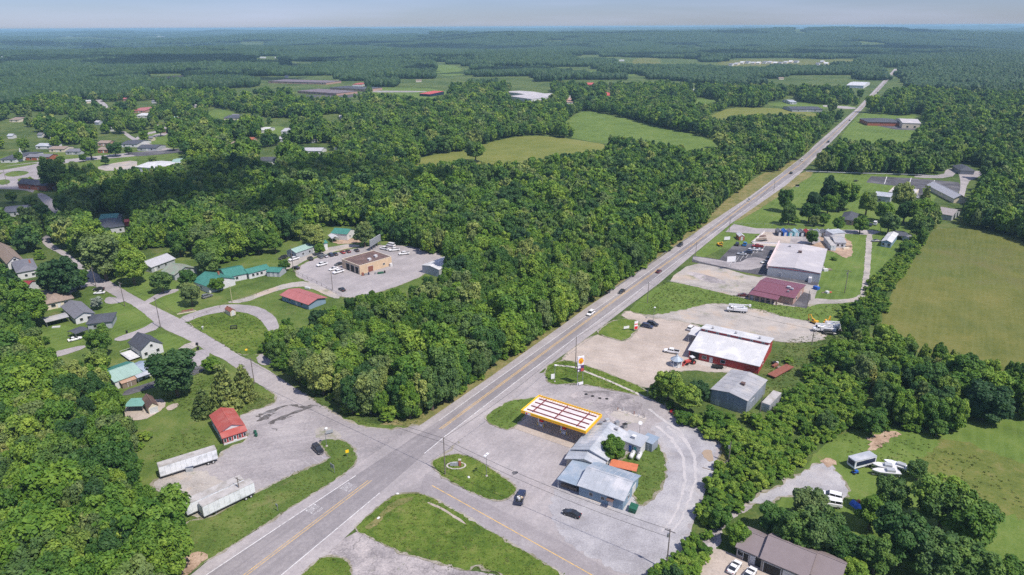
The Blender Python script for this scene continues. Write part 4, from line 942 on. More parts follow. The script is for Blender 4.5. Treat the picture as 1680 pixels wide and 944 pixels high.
bld('house', 'low house with faded red roof and blue door near the loop drive', 'house', (462,484), (506,499), (477,470), 2.7, 'gable', 'x', 1.1, bluegrey, pinkroof, .7, [W_('f', .3), D_('f', .55), W_('f', .75), W_('l', .5)], seams=1.8)
bld('garden_shed', 'small tan garden shed with brown roof beside the loop drive', 'shed', (377.5,512), (386,509.5), (369,507), 2.1, 'gable', 'y', .8, cream, rust, .15, [D_('f', .5, white)])
bld('house', 'tan house with pale hip roof and white front porch', 'house', (72,500), (119,489.5), (62,480), 2.9, 'hip', 'x', 2.2, cream, shinglebrown, .6, [W_('f', .3, .9, 1.6), W_('f', .75, .9, 1.6), D_('f', .5)])
bld('house', 'house with grey shingle roof and white end wall', 'house', (123,522), (154,514), (105,502), 2.9, 'gable', 'y', 1.5, white, shinglegrey, .5, [W_('f', .3), W_('f', .7), W_('l', .5)])
bld('house', 'house with dark shingle roof behind the leafy tree', 'house', (143,532), (182,527.5), (131,520), 2.9, 'hip', 'x', 1.7, greywall, shingle, .5, [W_('f', .3), W_('f', .7)])
carport('long grey carport beside the grey-roofed house', (76,529), (112,520), (72,522), 2.4, galvd, .35, 'x')
carport('dark-roofed carport beside the dark shingle house', (124,548), (144,540.5), (119,541), 2.4, shingle, .4, 'x')
r, L, W = bld('house', 'bright white house with dark roof and white deck near the street', 'house', (230.7,575), (266,563.5), (215.6,560.5), 3.6, 'gable', 'y', 2.6, white, shingle, .35, [W_('f', .2), W_('f', .75), ('window', 'f', .5, 3.6, .9, 1.0), D_('f', .5), W_('l', .5)])
mb = MB(); mb.box(-4, 1, .8, -.3, W - 1, .92); q = mb.obj('deck', white, r)
mb = MB()
for (x0, y0, x1, y1) in ((-4, 1, -3.95, W - 1), (-4, 1, -.3, 1.05), (-4, W - 1.05, -.3, W - 1)): mb.box(x0, y0, 1.7, x1, y1, 1.78)
for i in range(9): mb.box(-4, 1 + (W - 2) * i / 8.1, .9, -3.94, 1.06 + (W - 2) * i / 8.1, 1.7)
mb.obj('deck_railing', white, q)
r, L, W = bld('house', 'long house with half green and half grey roof below the white house', 'house', (188,627), (232,611), (177,605), 2.8, 'gable', 'x', 1.6, white, palegreen, .3, [W_('f', .2), W_('f', .6)], seams=1.6)
mb = MB(); mb.prism([(W * .5 + .15, 4.52), (W + .35, 2.9), (W + .35, 2.97), (W * .5 + .15, 4.6)], -.35, L + .35, 'x'); mb.obj('dark_roof_panel', greenroof, r)
bld('house_wing', 'pale blue-grey roofed wing partly under the big dark tree', 'house', (236,609), (252,602), (228,594), 2.8, 'gable', 'x', 1.0, white, bluesteel, .3, [W_('f', .5)])
bld('shed', 'brown lean-to shed with tan roof against the green-roofed house', 'shed', (200,630), (223,622), (197,625), 2.0, 'shed', 'x', .5, wood, M_('tan_roof', (.40, .26, .18)), .2, [D_('f', .5, wood)])
carport('pale porch roof on posts beside the green-roofed house', (226,620), (248,612.5), (220,612), 2.4, galv, .3, 'x')
r, L, W = bld('shed', 'white barn-style shed with dark roof on the tan slab', 'shed', (243,670), (259,665), (233,655.5), 2.4, 'gable', 'y', 1.3, cream, brownroof, .2, [('roller', 'f', .5, .1, 2.2, 2.0, white)])
carport('flat green shelter roof beside the white barn-style shed', (205,667), (233,666), (201,655), 2.3, M_('teal_roof', (.16, .33, .28)), .15, 'x')
bld('house', 'house with brown roof and white dormered gable half under the trees', 'house', (12,432), (38,427), (-14,410), 3.4, 'gable', 'y', 2.8, white, shinglebrown, .5, [W_('f', .5), ('window', 'f', .5, 4.0, 1.2, 1.0), D_('f', .25)])
bld('house', 'white house with dark shingle roof above the red-roofed shed', 'house', (28,448), (61,442), (25,430), 3.6, 'hip', 'x', 2.0, white, shinglegrey, .5, [W_('f', .4), W_('f', .75)], chimney=(.8, .5, 2.6))
bld('garage', 'garage with red roof and white walls at the left edge of the trees', 'garage', (41,474), (65,461), (31,466), 3.4, 'gable', 'y', 1.6, white, M_('deep_red_roof', (.26, .04, .045), rough=.5), .3, [D_('f', .4)], seams=1.6)
bld('house', 'white house with grey roof alone among dark trees', 'house', (6,349), (41,346), (2,340), 3.2, 'gable', 'x', 1.6, white, shinglegrey, .5, [W_('f', .2), W_('f', .5), W_('f', .8)])
bld('brick_hall', 'red brick hall with dark gable roof beside the pale parking area', 'hall', (75,305), (93,301), (56,295), 4.0, 'gable', 'y', 2.6, brick, shingle, .4, [W_('l', .3), W_('l', .6), D_('f', .6)])
bld('house', 'large house with dark hip roof among the trees', 'house', (160,377), (203,371), (150,364), 3.6, 'hip', 'x', 2.4, white, shingle, .5, [W_('f', .85), W_('r', .5)])
bld('house', 'house with bright green roof behind the dark hip-roofed one', 'house', (162,363), (190,361), (158,353), 3.8, 'gable', 'x', 2.0, white, greenroof, .4, [W_('f', .5)])
bld('shed', 'small red shed deep among the trees', 'shed', (204,365), (214,364), (204,361), 2.4, 'gable', 'x', .9, barnred, redmetal, .2)
bld('shed', 'small pale blue shed on the grass before the dark wood', 'shed', (312,403), (326,402), (311,400), 2.2, 'gable', 'x', .6, trailer, galv, .15, [D_('f', .5)])
# left town, farther
def far(label, x0, y0, x1, y1, wall, roof, kind='gable', z=3.0, rise=1.6, name='house', cat='house', dx=0, feats=True, depthpx=None, group=None, tilt=0):
    """house seen from the front; x0..x1 the eave line, y1 eave px, y0 ridge/back px"""
    d = depthpx if depthpx is not None else (y1 - y0)
    fe = [W_('f', .2, 1, 1.6, 1.2), W_('f', .75, 1, 1.6, 1.2), D_('f', .5)] if feats else []
    return bld(name, label, cat, (x0, y1), (x1, y1 + tilt), (x0 + dx, y1 - d), z, kind, 'x', rise, wall, roof, .4, fe, group=group)
HG = 'houses of the far town'
for a in [('white chapel with a pointed steeple at the edge of the far town', 0,250,24,262, white, shingle),
  ('white mobile home nearest the steepled chapel, higher up the slope', 58,236,85,240, white, galv),
  ('brick ranch house with grey roof beside the town road', 42,254,80,258, brick, shinglegrey),
  ('pale house with brown roof behind the brick ranch', 80,241,105,245, cream, shinglebrown),
  ('grey-roofed house under a round tree by the town road', 107,245,130,249, greywall, shinglegrey),
  ('small pink-brown house above the brick cottage', 160,232,178,235, pinkbrick, shinglebrown),
  ('brick cottage with pink-grey roof facing the town road', 160,242,178,246, brick, shinglebrown),
  ('white bungalow with dark roof behind a second dark-roofed one', 198,230,224,237, white, shingle),
  ('long low house with dark roof beside the curving lane', 225,238,256,243, greywall, shingle),
  ('house with faded pink roof on the hillside above the white one', 217,176,237,182, pinkbrick, pinkroof),
  ('white flat-looking house just below the pink-roofed one', 224,186,244,190, white, whiteroof),
  ('lonely pale house high among trees near the photo edge', 15,193,30,197, cream, shinglebrown),
  ('wide low house with dark roof at the clearing in the trees', 367,189,394,194, cream, shingle),
  ('white house at the small green clearing, farther from the pines', 424,209,438,214, white, whiteroof),
  ('white house with a side wing right of the small green clearing', 461,210,482,216, white, shinglelight),
  ('tan house tucked in trees below the lane clearing', 376,232,389,238, tan, shinglebrown),
  ('white-gabled house with dark roof nearest the big dark wood', 424,258,457,264, white, shingle),
  ('white house with grey roof in the clearing beside the pasture', 494,243,527,248, white, shinglelight),
  ('grey house partly hidden behind the white one by the pasture', 504,222,517,230, greywall, shinglegrey)]:
    lab, x0, y0, x1, y1, w_, rf = a
    r, L, W = far(lab, x0, y0, x1, y1, w_, rf, group=HG)
    if 'chapel' in lab:
        r['category'] = 'chapel'; r.name = 'chapel'
        s = MB(); s.box(L * .75, W * .3, 3, L * .75 + 1.8, W * .3 + 1.8, 6.5); q = s.obj('steeple_base', white, r)
        s = MB(); s.tube((L * .75 + .9, W * .3 + .9, 6.5), (L * .75 + .9, W * .3 + .9, 11.5), 1.1, .05, n=4); s.obj('spire', white, r)
bld('store', 'sprawling white-roofed store with tan lot at the town edge', 'store', (222,274), (262,277), (232,262), 4, 'gable', 'x', 1.4, white, whiteroof, .4, seams=2)
bld('store', 'green-roofed building beside the sprawling white-roofed store', 'store', (280,269), (304,268), (277,261), 4, 'gable', 'x', 1.4, cream, palegreen, .4)
# schools and plant
def school(lab, A, B, C, z, wall, roof, kind='hip', rise=2.5, name='school', cat='school', feats=8):
    fe = [('window', 'f', (i + .5) / feats, 1, 2.4, 1.4) for i in range(feats)]
    return bld(name, lab, cat, A, B, C, z, kind, 'x', rise, wall, roof, .5, fe)
school('long brick school with dark blue-grey roof, farther of the two', (440,133.5), (535,136), (444,130), 4, pinkbrick, M_('plum_grey_roof', (.17, .14, .155), var=.3, scale=.3))
school('long brick school with dark roof, nearer of the two', (488,149.5), (552,153.5), (496,144.5), 4, pinkbrick, M_('plum_grey_roof', (.17, .14, .155), var=.3, scale=.3))
school('short brick school wing with red wall above the nearer school roof', (541,144), (600,147), (546,140), 4.5, pinkbrick, shingle, feats=5)
bld('shelter', 'bright red-roofed shelter beside the brick schools', 'shelter', (578,139), (593,139), (578,136.5), 4, 'hip', 'x', 1.6, white, redroof, .4)
bld('field_house', 'red and blue stand beside the sports field', 'stand', (688,154), (705,155), (692,150), 4, 'shed', 'x', 2.0, navy, redmetal, .3)
bld('factory', 'wide pale-roofed factory among the trees', 'factory', (836,158), (872,163), (866,149), 7, 'gable', 'x', 1.2, white, flatgrey, .3)
bld('factory', 'long grey-roofed factory hall behind the pale one', 'factory', (872,157), (900,155), (878,147.5), 7, 'gable', 'x', 1.2, white, flatgrey, .3)
for a in [('orange-red roofed barn among trees, farther of two', 963,136,975,139, redmetal, redmetal), ('orange-red roofed barn among trees, nearer of two', 992,152,1002,157, cream, redmetal),
   ('white house beside the orange-roofed barn', 928,161,940,168, white, pinkbrick), ('small grey-roofed house below the factory', 894,169,905,175, white, shinglegrey), ('brown-roofed hall on the far ridge left of the pines', 262,124,297,129, pinkbrick, brownroof)]:
    lab, x0, y0, x1, y1, w_, rf = a
    far(lab, x0, y0, x1, y1, w_, rf, name='barn' if 'barn' in lab else 'house', cat='barn' if 'barn' in lab else 'house', z=4, feats=False)
def farb(lab, px, py, wpx, m, rf, z=3.2, rise=1.6, group=HG):
    g = G(px, py); 
    for _ in range(6): g = G(px, py, float(HT(g.x, g.y)))
    d = (g - Vector((0, 0, CAMH))).dot(fwd); w_ = wpx * d / F
    return bld('house', lab, 'house', None, None, None, z, 'gable', 'x', rise, m, rf, .4, [], group=group, ao=(Vector((g.x - w_ / 2, g.y, g.z)), w_, max(7, w_ * .55), random.uniform(-.3, .3)))
FH = [(66,226,8,white,shinglegrey,'grey-roofed white house just above the white mobile home'),(140,226,8,cream,shinglebrown,'cream house between the brown-roofed one and the brick cottage trees'),(185,216,8,white,shinglelight,'white house above the white bungalow'),(290,222,7,white,shinglegrey,'white house right of the lane, above the dark car park'),(320,232,8,cream,shingle,'cream house with dark roof above the light olive tree'),(350,222,7,white,white,'white house among trees between the lane and the tan house'),(160,205,8,greywall,shinglelight,'grey house on the hillside left of the lane fork'),(110,212,7,white,galv,'white house on the wooded hillside above the town road'),(60,205,7,cream,shinglebrown,'tan-roofed house on the wooded hillside left'),(252,170,6,white,shinglegrey,'white house right of the pink-roofed hillside house'),(330,160,7,cream,shinglebrown,'cream house beside the upper lane clearing'),(360,208,6,white,galv,'white shed below the dark-roofed clearing house'),(403,213,9,white,whiteroof,'white house left in the small clearing, beside a taller white one'),(409,220,7,white,whiteroof,'little white outbuilding just below the clearing house'),(412,234,9,pinkbrick,brick,'red-brown house under trees below the small clearing'),(305,206,5,white,white,'narrow white house between the lane trees'),(286,198,9,cream,palegreen,'pale teal-roofed house along the curving lane'),(219,213,7,white,shinglelight,'white gabled house hidden beside the lane fork'),(198,191,7,white,galv,'white shed among trees left of the lane fork'),(269,219,9,pinkbrick,shinglebrown,'brick house at the inner bend of the lane'),(144,170,8,cream,shinglelight,'pale house at the top of the straight hillside road'),(206,166,10,pinkbrick,pinkroof,'pinkish roof peeping out above the pink-roofed house'),(463,233,7,greywall,shinglelight,'grey house beside the thin white pole in the trees'),(622,197,6,white,white,'white speck of a house beside the twin pale roofs'),(635,184,7,cream,pinkroof,'pink-walled house among the light green trees'),(649,197,5,white,white,'small white house right of the twin pale roofs'),(567,215,5,white,white,'white garage in the trees below the brush clearing'),(551,248,4,white,white,'white shed at the edge of the pasture wood'),(386,194,12,cream,shinglegrey,'long grey roof beside the dark-roofed clearing house'),(459,113,5,white,white,'white farmhouse beyond the brick schools, left one'),(484,112,9,white,galv,'long pale barn beyond the brick schools'),(567,118,5,white,white,'bright white farmhouse beyond the brick schools, right one'),(431,96,9,white,whiteroof,'long white barn far beyond the schools'),(454,96,7,white,whiteroof,'second long white barn far beyond the schools'),(625,126,9,cream,shinglelight,'cream house in the light trees beyond the red shelter'),(640,137,6,pinkbrick,redmetal,'red-roofed house right of the red shelter'),(687,135,9,cream,shinglebrown,'tan house left of the far sports field'),(610,128,6,white,galv,'white house just above the red shelter'),(1020,101,8,white,whiteroof,'white barn nearest the pale distant field'),(982,155,5,white,shinglelight,'white house between the two orange-red barns'),(934,166,6,white,white,'white cottage below the factory trees'),(951,163,6,white,shinglegrey,'grey-roofed cottage right of the factory trees'),(1163,88,6,white,whiteroof,'lone white house on the wooded ridge'),(1210,160,6,greywall,galv,'grey-roofed house between the two far hay fields'),(1244,135,9,cream,tan,'tan-roofed house in the wood beyond the hay fields'),(1282,131,8,cream,shinglebrown,'cream house in the wood, right of the tan-roofed one'),(1230,137,7,greywall,shinglegrey,'low grey house left of the tan-roofed one'),(1416,127,6,pinkbrick,pinkroof,'pink house above the long white barn'),(1120,153,7,white,whiteroof,'white house at the small far clearing'),(1137,151,5,cream,shinglelight,'cream house right of the small far clearing'),(1512,108,10,white,whiteroof,'long white roof just beyond the end of the highway'),(1310,54,15,white,white,'bright white plant on the horizon'),(92,98,6,white,white,'white farmhouse before the dark wooded ridge'),(6,95,8,white,galv,'white barns at the foot of the dark ridge'),(104,63,6,white,white,'white speck of a farm near the horizon, left one'),(118,63,8,white,white,'white speck of a farm near the horizon, right one'),(152,64,8,white,white,'pale farm near the horizon right of the twin specks'),(262,61,12,white,white,'pale buildings near the horizon above the ridge'),(470,128,5,greywall,shinglegrey,'grey roof between the two schools'),(17,228,8,white,galv,'white house above the steepled chapel'),(118,231,8,cream,shinglebrown,'brown-roofed house above the grey-roofed one'),(338,215,7,white,shinglegrey,'white house in the trees right of the lane'),(520,215,6,white,galv,'white roof in the trees above the pasture clearing'),(560,196,6,cream,shinglelight,'cream roof at the brush clearing'),(247,232,7,cream,shinglegrey,'cream house between the lane and the long low dark one')]
for (x, y, w_, m, rf, lab) in FH: farb(lab, x, y, w_, m, rf)
# right side
bld('house', 'dark grey hip-roofed brick house under the lawn trees', 'house', (1381,360), (1402,362.5), (1377,348), 2.9, 'hip', 'x', 2.2, pinkbrick, shingle, .7, [W_('f', .3), W_('f', .7)])
bld('metal_building', 'grey building with pale metal roof behind the lawn trees', 'building', (1435,321), (1461,324), (1434,314), 4.2, 'gable', 'x', 1.4, greywall, galv, .3, [W_('f', .35, 1, 1.6, 1.4), D_('f', .8)], seams=2)
bld('mobile_home', 'white-roofed mobile home with green-grey gable end and porch', 'mobile home', (1446.5,396), (1462.5,398.5), (1455.5,381.5), 3.0, 'gable', 'y', .9, bluegrey, whiteroof, .25, [W_('f', .2), D_('f', .5), W_('f', .8), W_('l', .3), W_('l', .7)])
carport('dark open carport behind the mobile home', (1470,387), (1492,388), (1473,379), 2.6, shingle, .6, 'x')
bld('shed', 'small dark shed beside the carport', 'shed', (1492,391), (1499,389), (1489,386), 2.2, 'gable', 'x', .6, greywall, shinglegrey, .2)
bld('hall', 'beige building with pale gable end beside the striped car park', 'hall', (1566,325), (1585,325.5), (1560,304), 3.6, 'gable', 'y', 2.2, cream, shinglelight, .8, [D_('f', .5), W_('l', .5)])
bld('hall', 'long grey-brown roofed hall running down from the striped car park', 'hall', (1562,354), (1576,345), (1538,326), 3.4, 'gable', 'y', 2.0, greywall, M_('grey_brown_roof', (.30, .27, .26)), .5)
bld('low_building', 'low beige flat-roofed building in the middle of the car park', 'building', (1458,315), (1500,320), (1457,305), 3.0, 'flat', 'x', 0, cream, flatgrey, 0, [W_('f', .2), W_('f', .5), D_('f', .8)], trim=cream)
bld('pavilion', 'dark hip-roofed pavilion at the wood edge', 'pavilion', (1576,280), (1599,281), (1578,273), 3.0, 'hip', 'x', 2.6, greywall, shingle, .8)
r, L, W = bld('church', 'brick building with dark hip roofs and parking, beside the far highway', 'building', (1424,200.5), (1480,201.5), (1427,195), 4.2, 'hip', 'x', 3, brick, shingle, .5)
bld('gymnasium', 'cream gymnasium with pale gable roof beside the dark-roofed brick building', 'building', (1481,202), (1511,203), (1483,195), 6.0, 'gable', 'x', 2.2, cream, flatgrey, .3, [W_('f', .3, 1, 2, 2), W_('f', .7, 1, 2, 2)])
bld('barn', 'long white barn with pale roof beside the distant highway', 'barn', (1389,140), (1417,141), (1390,134), 5, 'gable', 'x', 2, white, whiteroof, .3)
far('white house with tall white gable above the far hay field', 1297,164,1307,168, white, galv, depthpx=4)
far('long low house with grey roof and dark hedge beside the far field', 1300,173,1350,180, greywall, shingle, depthpx=5)
for i, (x, y) in enumerate([(1195,106),(1204,105),(1213,103),(1222,102.5),(1232,103.5),(1240,103.5),(1250,102.5),(1259,102.5),(1268,103.5),(1276,103.5),(1285,102.5),(1293,101.5),(1302,101.5),(1345,101.5),(1352,104.5),(1338,105)]):
    bld('house', 'small pale new house in the row on the distant hilltop', 'house', (x, y), (x + 6, y + .1), (x + .3, y - 1.6), 4.5, 'gable', 'x', 2.2, cream if i % 3 else white, [shinglegrey, shinglelight, white][i % 3], .4, group='new houses on the distant hilltop')
for i, (x, y) in enumerate([(1143,102),(1150,102),(1232,64),(1252,54)]): pass
# restaurant-side yard: office, sheds
bld('office', 'small white yard office with grey metal roof behind the warehouse', 'office', (1370,398), (1388,399), (1363,387), 3.0, 'gable', 'x', 1.0, white, galvd, .3, [W_('f', .3), W_('f', .7)])
bld('office', 'flat-topped pale shed behind the small yard office', 'shed', (1366,384), (1387,382), (1364,378.5), 3.6, 'shed', 'x', .5, white, galv, .2)
cols = [(navy, 'navy'), (bluepaint, 'deep blue'), (M_('sky_teal', (.13, .42, .47)), 'sky-teal'), (M_('pale_aqua', (.4, .62, .66)), 'pale aqua'), (navy, 'black-blue'), (barnred, 'dark red'), (white, 'white'), (greywall, 'grey'), (cream, 'cream'), (white, 'bright white')]
for i, (m, nm) in enumerate(cols):
    x = 1276 + i * 9.3; y = 384.5 + (i * .15)
    bld('garden_shed', f'{nm} display shed, number {["one","two","three","four","five","six","seven","eight","nine","ten"][i]} in the row from the highway', 'shed', (x, y - 3), (x + 7.6, y - 2.8), (x + .8, y - 7.5), 2.3, 'gable', 'y', .9, m, m if i % 2 else shinglegrey, .12, [D_('f', .5, white)], group='display sheds in a row along the lane')
bld('garden_shed', 'red-brown display shed standing alone on the mown grass', 'shed', (1213,388.5), (1222,388.5), (1217,383.5), 2.3, 'gable', 'y', .9, brick, whiteroof, .12, [D_('f', .5)])
# low white wall of the yard
a, b, c_ = G(1234,399), G(1254,381.5), G(1290,402)
for (p, q, lab) in ((a, b, 'low pale wall along the open concrete yard, running away from the car park'), (a, c_, 'low pale wall between the car park and the open concrete yard')):
    d = q - p; t = thing('low_wall', lab, 'wall', p, math.atan2(d.y, d.x)); mb = MB(); mb.box(0, -.15, -.1, d.length, .15, 1.0); mb.obj('wall_body', signwhite, t); mb = MB(); mb.box(-.03, -.2, 1.0, d.length + .03, .2, 1.08); mb.obj('coping', concrete, t)
# --- grey house bottom right (L-shaped, three roof planes)
loc, L, W, ang = frame3((1209.5,897), (1330,948), (1236,868.5), 3.0)
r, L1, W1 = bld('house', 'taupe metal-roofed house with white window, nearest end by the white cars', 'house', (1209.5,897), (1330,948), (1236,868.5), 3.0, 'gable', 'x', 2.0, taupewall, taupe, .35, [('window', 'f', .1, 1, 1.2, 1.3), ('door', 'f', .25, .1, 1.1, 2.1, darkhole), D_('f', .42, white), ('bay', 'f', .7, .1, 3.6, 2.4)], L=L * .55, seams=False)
o2 = loc + Vector((math.cos(ang), math.sin(ang), 0)) * (L * .36) + Vector((-math.sin(ang), math.cos(ang), 0)) * -.8
bld('house', 'larger taupe metal-roofed house wing with dark garage opening', 'house', None, None, None, 3.5, 'gable', 'x', 2.6, taupewall, taupe, .35, [('bay', 'f', .28, .1, 4, 2.6), ('roller', 'f', .65, .1, 3.6, 2.6, white), W_('f', .9)], ao=(o2, L * .60, W + 1.8, ang))
o3 = loc + Vector((math.cos(ang), math.sin(ang), 0)) * (L * 1.0) + Vector((-math.sin(ang), math.cos(ang), 0)) * 1.0
bld('house', 'far taupe metal-roofed wing shaded by the big trees', 'house', None, None, None, 3.2, 'gable', 'x', 2.2, taupewall, taupe, .35, [W_('f', .5)], ao=(o3, L * .33, W + 1.0, ang))
# ================================================================ VEHICLES
CP = {}
def carpaint(n, c):
    if n not in CP:
        m = bpy.data.materials.new(n + '_car_paint'); t = nt(m); b = N(t, 'ShaderNodeBsdfPrincipled'); b.inputs['Base Color'].default_value = c4(c)
        b.inputs['Roughness'].default_value = .35; b.inputs['Coat Weight'].default_value = .6; b.inputs['Coat Roughness'].default_value = .08
        o = N(t, 'ShaderNodeOutputMaterial'); t.links.new(b.outputs[0], o.inputs[0]); CP[n] = m
    return CP[n]
PC = dict(white=(.78, .78, .78), silver=(.42, .43, .45), grey=(.16, .165, .175), black=(.018, .018, .02), navy=(.02, .03, .07), red=(.33, .02, .02), maroon=(.12, .02, .025), blue=(.02, .2, .52), green=(.03, .12, .06), tan=(.4, .34, .25))
def loft(mb, secs):
    """closed loft through rings; every ring is the same number of points"""
    k = len(mb.v); n = len(secs[0])
    for s in secs: mb.v += [tuple(p) for p in s]
    for i in range(len(secs) - 1):
        for j in range(n):
            j2 = (j + 1) % n; mb.f.append((k + i * n + j, k + i * n + j2, k + (i + 1) * n + j2, k + (i + 1) * n + j))
    mb.f.append(tuple(range(k + n - 1, k - 1, -1))); mb.f.append(tuple(range(k + (len(secs) - 1) * n, k + len(secs) * n)))
def ring(x, w, z0, z1, c=.12):   # octagon section across the car
    h = w / 2; return [(x, -h, z0 + c), (x, -h + c, z0), (x, h - c, z0), (x, h, z0 + c), (x, h, z1 - c), (x, h - c, z1), (x, -h + c, z1), (x, -h, z1 - c)][::-1]
VP = {}
def vproto(kind, color):
    """list of (name, mesh, [children]) for a vehicle heading +x, centred"""
    key = (kind, color)
    if key in VP: return VP[key]
    pm = carpaint(color, PC[color]); out = []
    L, Wd, spec = dict(sedan=(4.8, 1.84, 0), suv=(4.8, 1.92, 1), pickup=(5.7, 1.98, 2), van=(5.3, 2.0, 3), wagon=(5.5, 2.0, 1))[kind]
    h = L / 2
    b = MB()
    if kind == 'sedan':
        P_ = [(-h, .62, .45, .78), (-h + .12, .9, .3, .95), (-h + 1.0, 1, .26, .98), (0, 1, .24, .96), (h - 1.3, 1, .26, .93), (h - .35, .92, .3, .78), (h, .66, .42, .66)]
        cab = [(-1.75, .80, .93, .96), (-.95, .74, .93, 1.40), (.15, .72, .93, 1.44), (1.15, .80, .9, .98)]
    elif kind in ('suv', 'wagon'):
        P_ = [(-h, .8, .5, 1.0), (-h + .1, .95, .35, 1.08), (-h + 1.0, 1, .3, 1.1), (0, 1, .3, 1.08), (h - 1.2, 1, .32, 1.04), (h - .3, .95, .36, .92), (h, .72, .5, .8)]
        cab = [(-h + .12, .86, 1.05, 1.12), (-h + .45, .8, 1.05, 1.74), (.35, .78, 1.05, 1.74), (1.25, .86, 1.0, 1.1)]
    elif kind == 'pickup':
        P_ = [(-h, .9, .55, 1.12), (-h + .08, 1, .45, 1.15), (-.7, 1, .4, 1.15), (0, 1, .4, 1.12), (h - 1.3, 1, .4, 1.12), (h - .25, .95, .42, 1.02), (h, .78, .55, .92)]
        cab = [(-.95, .86, 1.08, 1.14), (-.75, .8, 1.08, 1.78), (.85, .78, 1.08, 1.78), (1.5, .86, 1.05, 1.14)]
    else:
        P_ = [(-h, .95, .5, 1.3), (-h + .08, 1, .4, 1.35), (0, 1, .35, 1.35), (h - 1.0, 1, .35, 1.25), (h - .2, .95, .4, 1.0), (h, .78, .5, .85)]
        cab = [(-h + .05, .92, 1.3, 1.4), (-h + .15, .86, 1.3, 2.1), (1.2, .84, 1.3, 2.1), (2.1, .9, 1.15, 1.25)]
    loft(b, [ring(x, Wd * w, z0, z1) for x, w, z0, z1 in P_])
    if kind == 'pickup':   # bed walls
        b.box(-h + .05, -Wd / 2 + .03, 1.1, -.98, -Wd / 2 + .12, 1.28); b.box(-h + .05, Wd / 2 - .12, 1.1, -.98, Wd / 2 - .03, 1.28); b.box(-h + .02, -Wd / 2 + .05, 1.1, -h + .1, Wd / 2 - .05, 1.28)
    out.append(('body', b.mesh('body', pm), []))
    if kind == 'pickup':
        q = MB(); q.box(-h + .15, -Wd / 2 + .14, 1.155, -1.0, Wd / 2 - .14, 1.17); out.append(('truck_bed', q.mesh('truck_bed', rubber), []))
    g = MB(); loft(g, [ring(x, Wd * w, z0, z1, .05) for x, w, z0, z1 in cab]); 
    rf = MB(); x0, x1 = cab[1][0], cab[2][0]; w = Wd * cab[1][1]; z = cab[1][3]
    loft(rf, [ring(x0 - .05, w * .96, z - .04, z + .02, .02), ring((x0 + x1) / 2, w * 1.0, z - .05, z + .05, .03), ring(x1 + .05, w * .94, z - .05, z + .015, .02)])
    pl = MB()
    for s in (-1, 1):
        for xx in ((x0 + x1) / 2, x0 + .04, x1 - .02) if kind != 'van' else (x0 + .1, -.9, .3, x1 - .05):
            a = Vd = Wd * cab[1][1] / 2; zb = cab[1][2] + .02; ab = Wd * (cab[0][1] if xx < 0 else cab[3][1]) / 2
            pl.quad((xx - .06, s * (ab + .012), zb), (xx + .06, s * (ab + .012), zb), (xx + .06, s * (a + .012), z - .03), (xx - .06, s * (a + .012), z - .03))
    out.append(('cabin_glass', g.mesh('cabin_glass', glass), []))
    k0 = len(rf.v); rf.v += pl.v; rf.f += [tuple(k0 + i for i in f) for f in pl.f]  # window pillars joined into the roof mesh
    out.append(('roof_and_pillars', rf.mesh('roof_and_pillars', pm), []))
    rw = .34 if kind == 'sedan' else .39
    wm = MB(); wm.tube((0, -.12, 0), (0, .12, 0), rw, n=14); wm = wm.mesh('wheel', rubber); hm = MB(); hm.tube((0, -.135, 0), (0, .135, 0), rw * .58, n=10); hm = hm.mesh('rim', steel)
    for sx in (-1, 1):
        for sy in (-1, 1): out.append(('wheel', wm, [('rim', hm)], (sx * (h - (.95 if kind != 'pickup' else 1.05)), sy * (Wd / 2 - .1), rw)))
    for s in (-1, 1):
        q = MB(); q.box(h - .22, s * Wd * .34 - .16, P_[-1][2] + .16, h - .06, s * Wd * .34 + .16, P_[-1][2] + .3); out.append(('headlight', q.mesh('headlight', lightglass), []))
        q = MB(); q.box(-h + .02, s * Wd * .36 - .14, .75, -h + .14, s * Wd * .36 + .14, .92); out.append(('tail_light', q.mesh('tail_light', taillight), []))
        q = MB(); q.box(cab[3][0] - .35, s * (Wd / 2 + .02) - .09, .98, cab[3][0] - .22, s * (Wd / 2 + .02) + .09, 1.12); out.append(('mirror', q.mesh('mirror', pm), []))
    q = MB(); q.box(h - .06, -Wd * .3, .34, h + .03, Wd * .3, .5); out.append(('bumper', q.mesh('bumper', steel), []))
    VP[key] = out; return out
def car(kind, color, px, py, dx, dy, label, group=None, name=None):
    a = G(px, py, .7); b = G(px + dx, py + dy, .7); ang = math.atan2(b.y - a.y, b.x - a.x)
    nm = {'sedan': 'car', 'suv': 'suv', 'pickup': 'pickup_truck', 'van': 'van', 'wagon': 'suv'}[kind]
    cat = {'sedan': 'car', 'suv': 'car', 'pickup': 'pickup truck', 'van': 'van', 'wagon': 'car'}[kind]
    r = thing(name or nm, label, cat, (a.x, a.y, .06), ang, group)
    for p in vproto(kind, color):
        o = bpy.data.objects.new(p[0], p[1]); COL.objects.link(o); o.parent = r
        if len(p) > 3: o.location = p[3]
        for (n2, m2) in p[2]: c = bpy.data.objects.new(n2, m2); COL.objects.link(c); c.parent = o
    return r
hw = (10, -7.2)
GH = 'vehicles driving on the highway'
car('suv','white',969,514,-10,7.2,'white car on the highway, nearest to the fuel station', GH)
car('sedan','black',1020,478,-10,7.2,'black car on the highway just behind the white one', GH)
car('sedan','maroon',1081,445,10,-7.5,'dark red car on the highway beside the grass corner', GH)
car('suv','black',1116,402,-10,7.2,'dark car on the highway against the guard rail', GH)
car('sedan','silver',1229,328,-10,7,'silver car on the highway abreast of the lawn trees', GH)
car('suv','black',1298,284,10,-7,'black car on the highway at the edge of the tree shade', GH)
car('suv','white',1316,263,-10,8,'white vehicle on the highway in the gap between woods', GH)
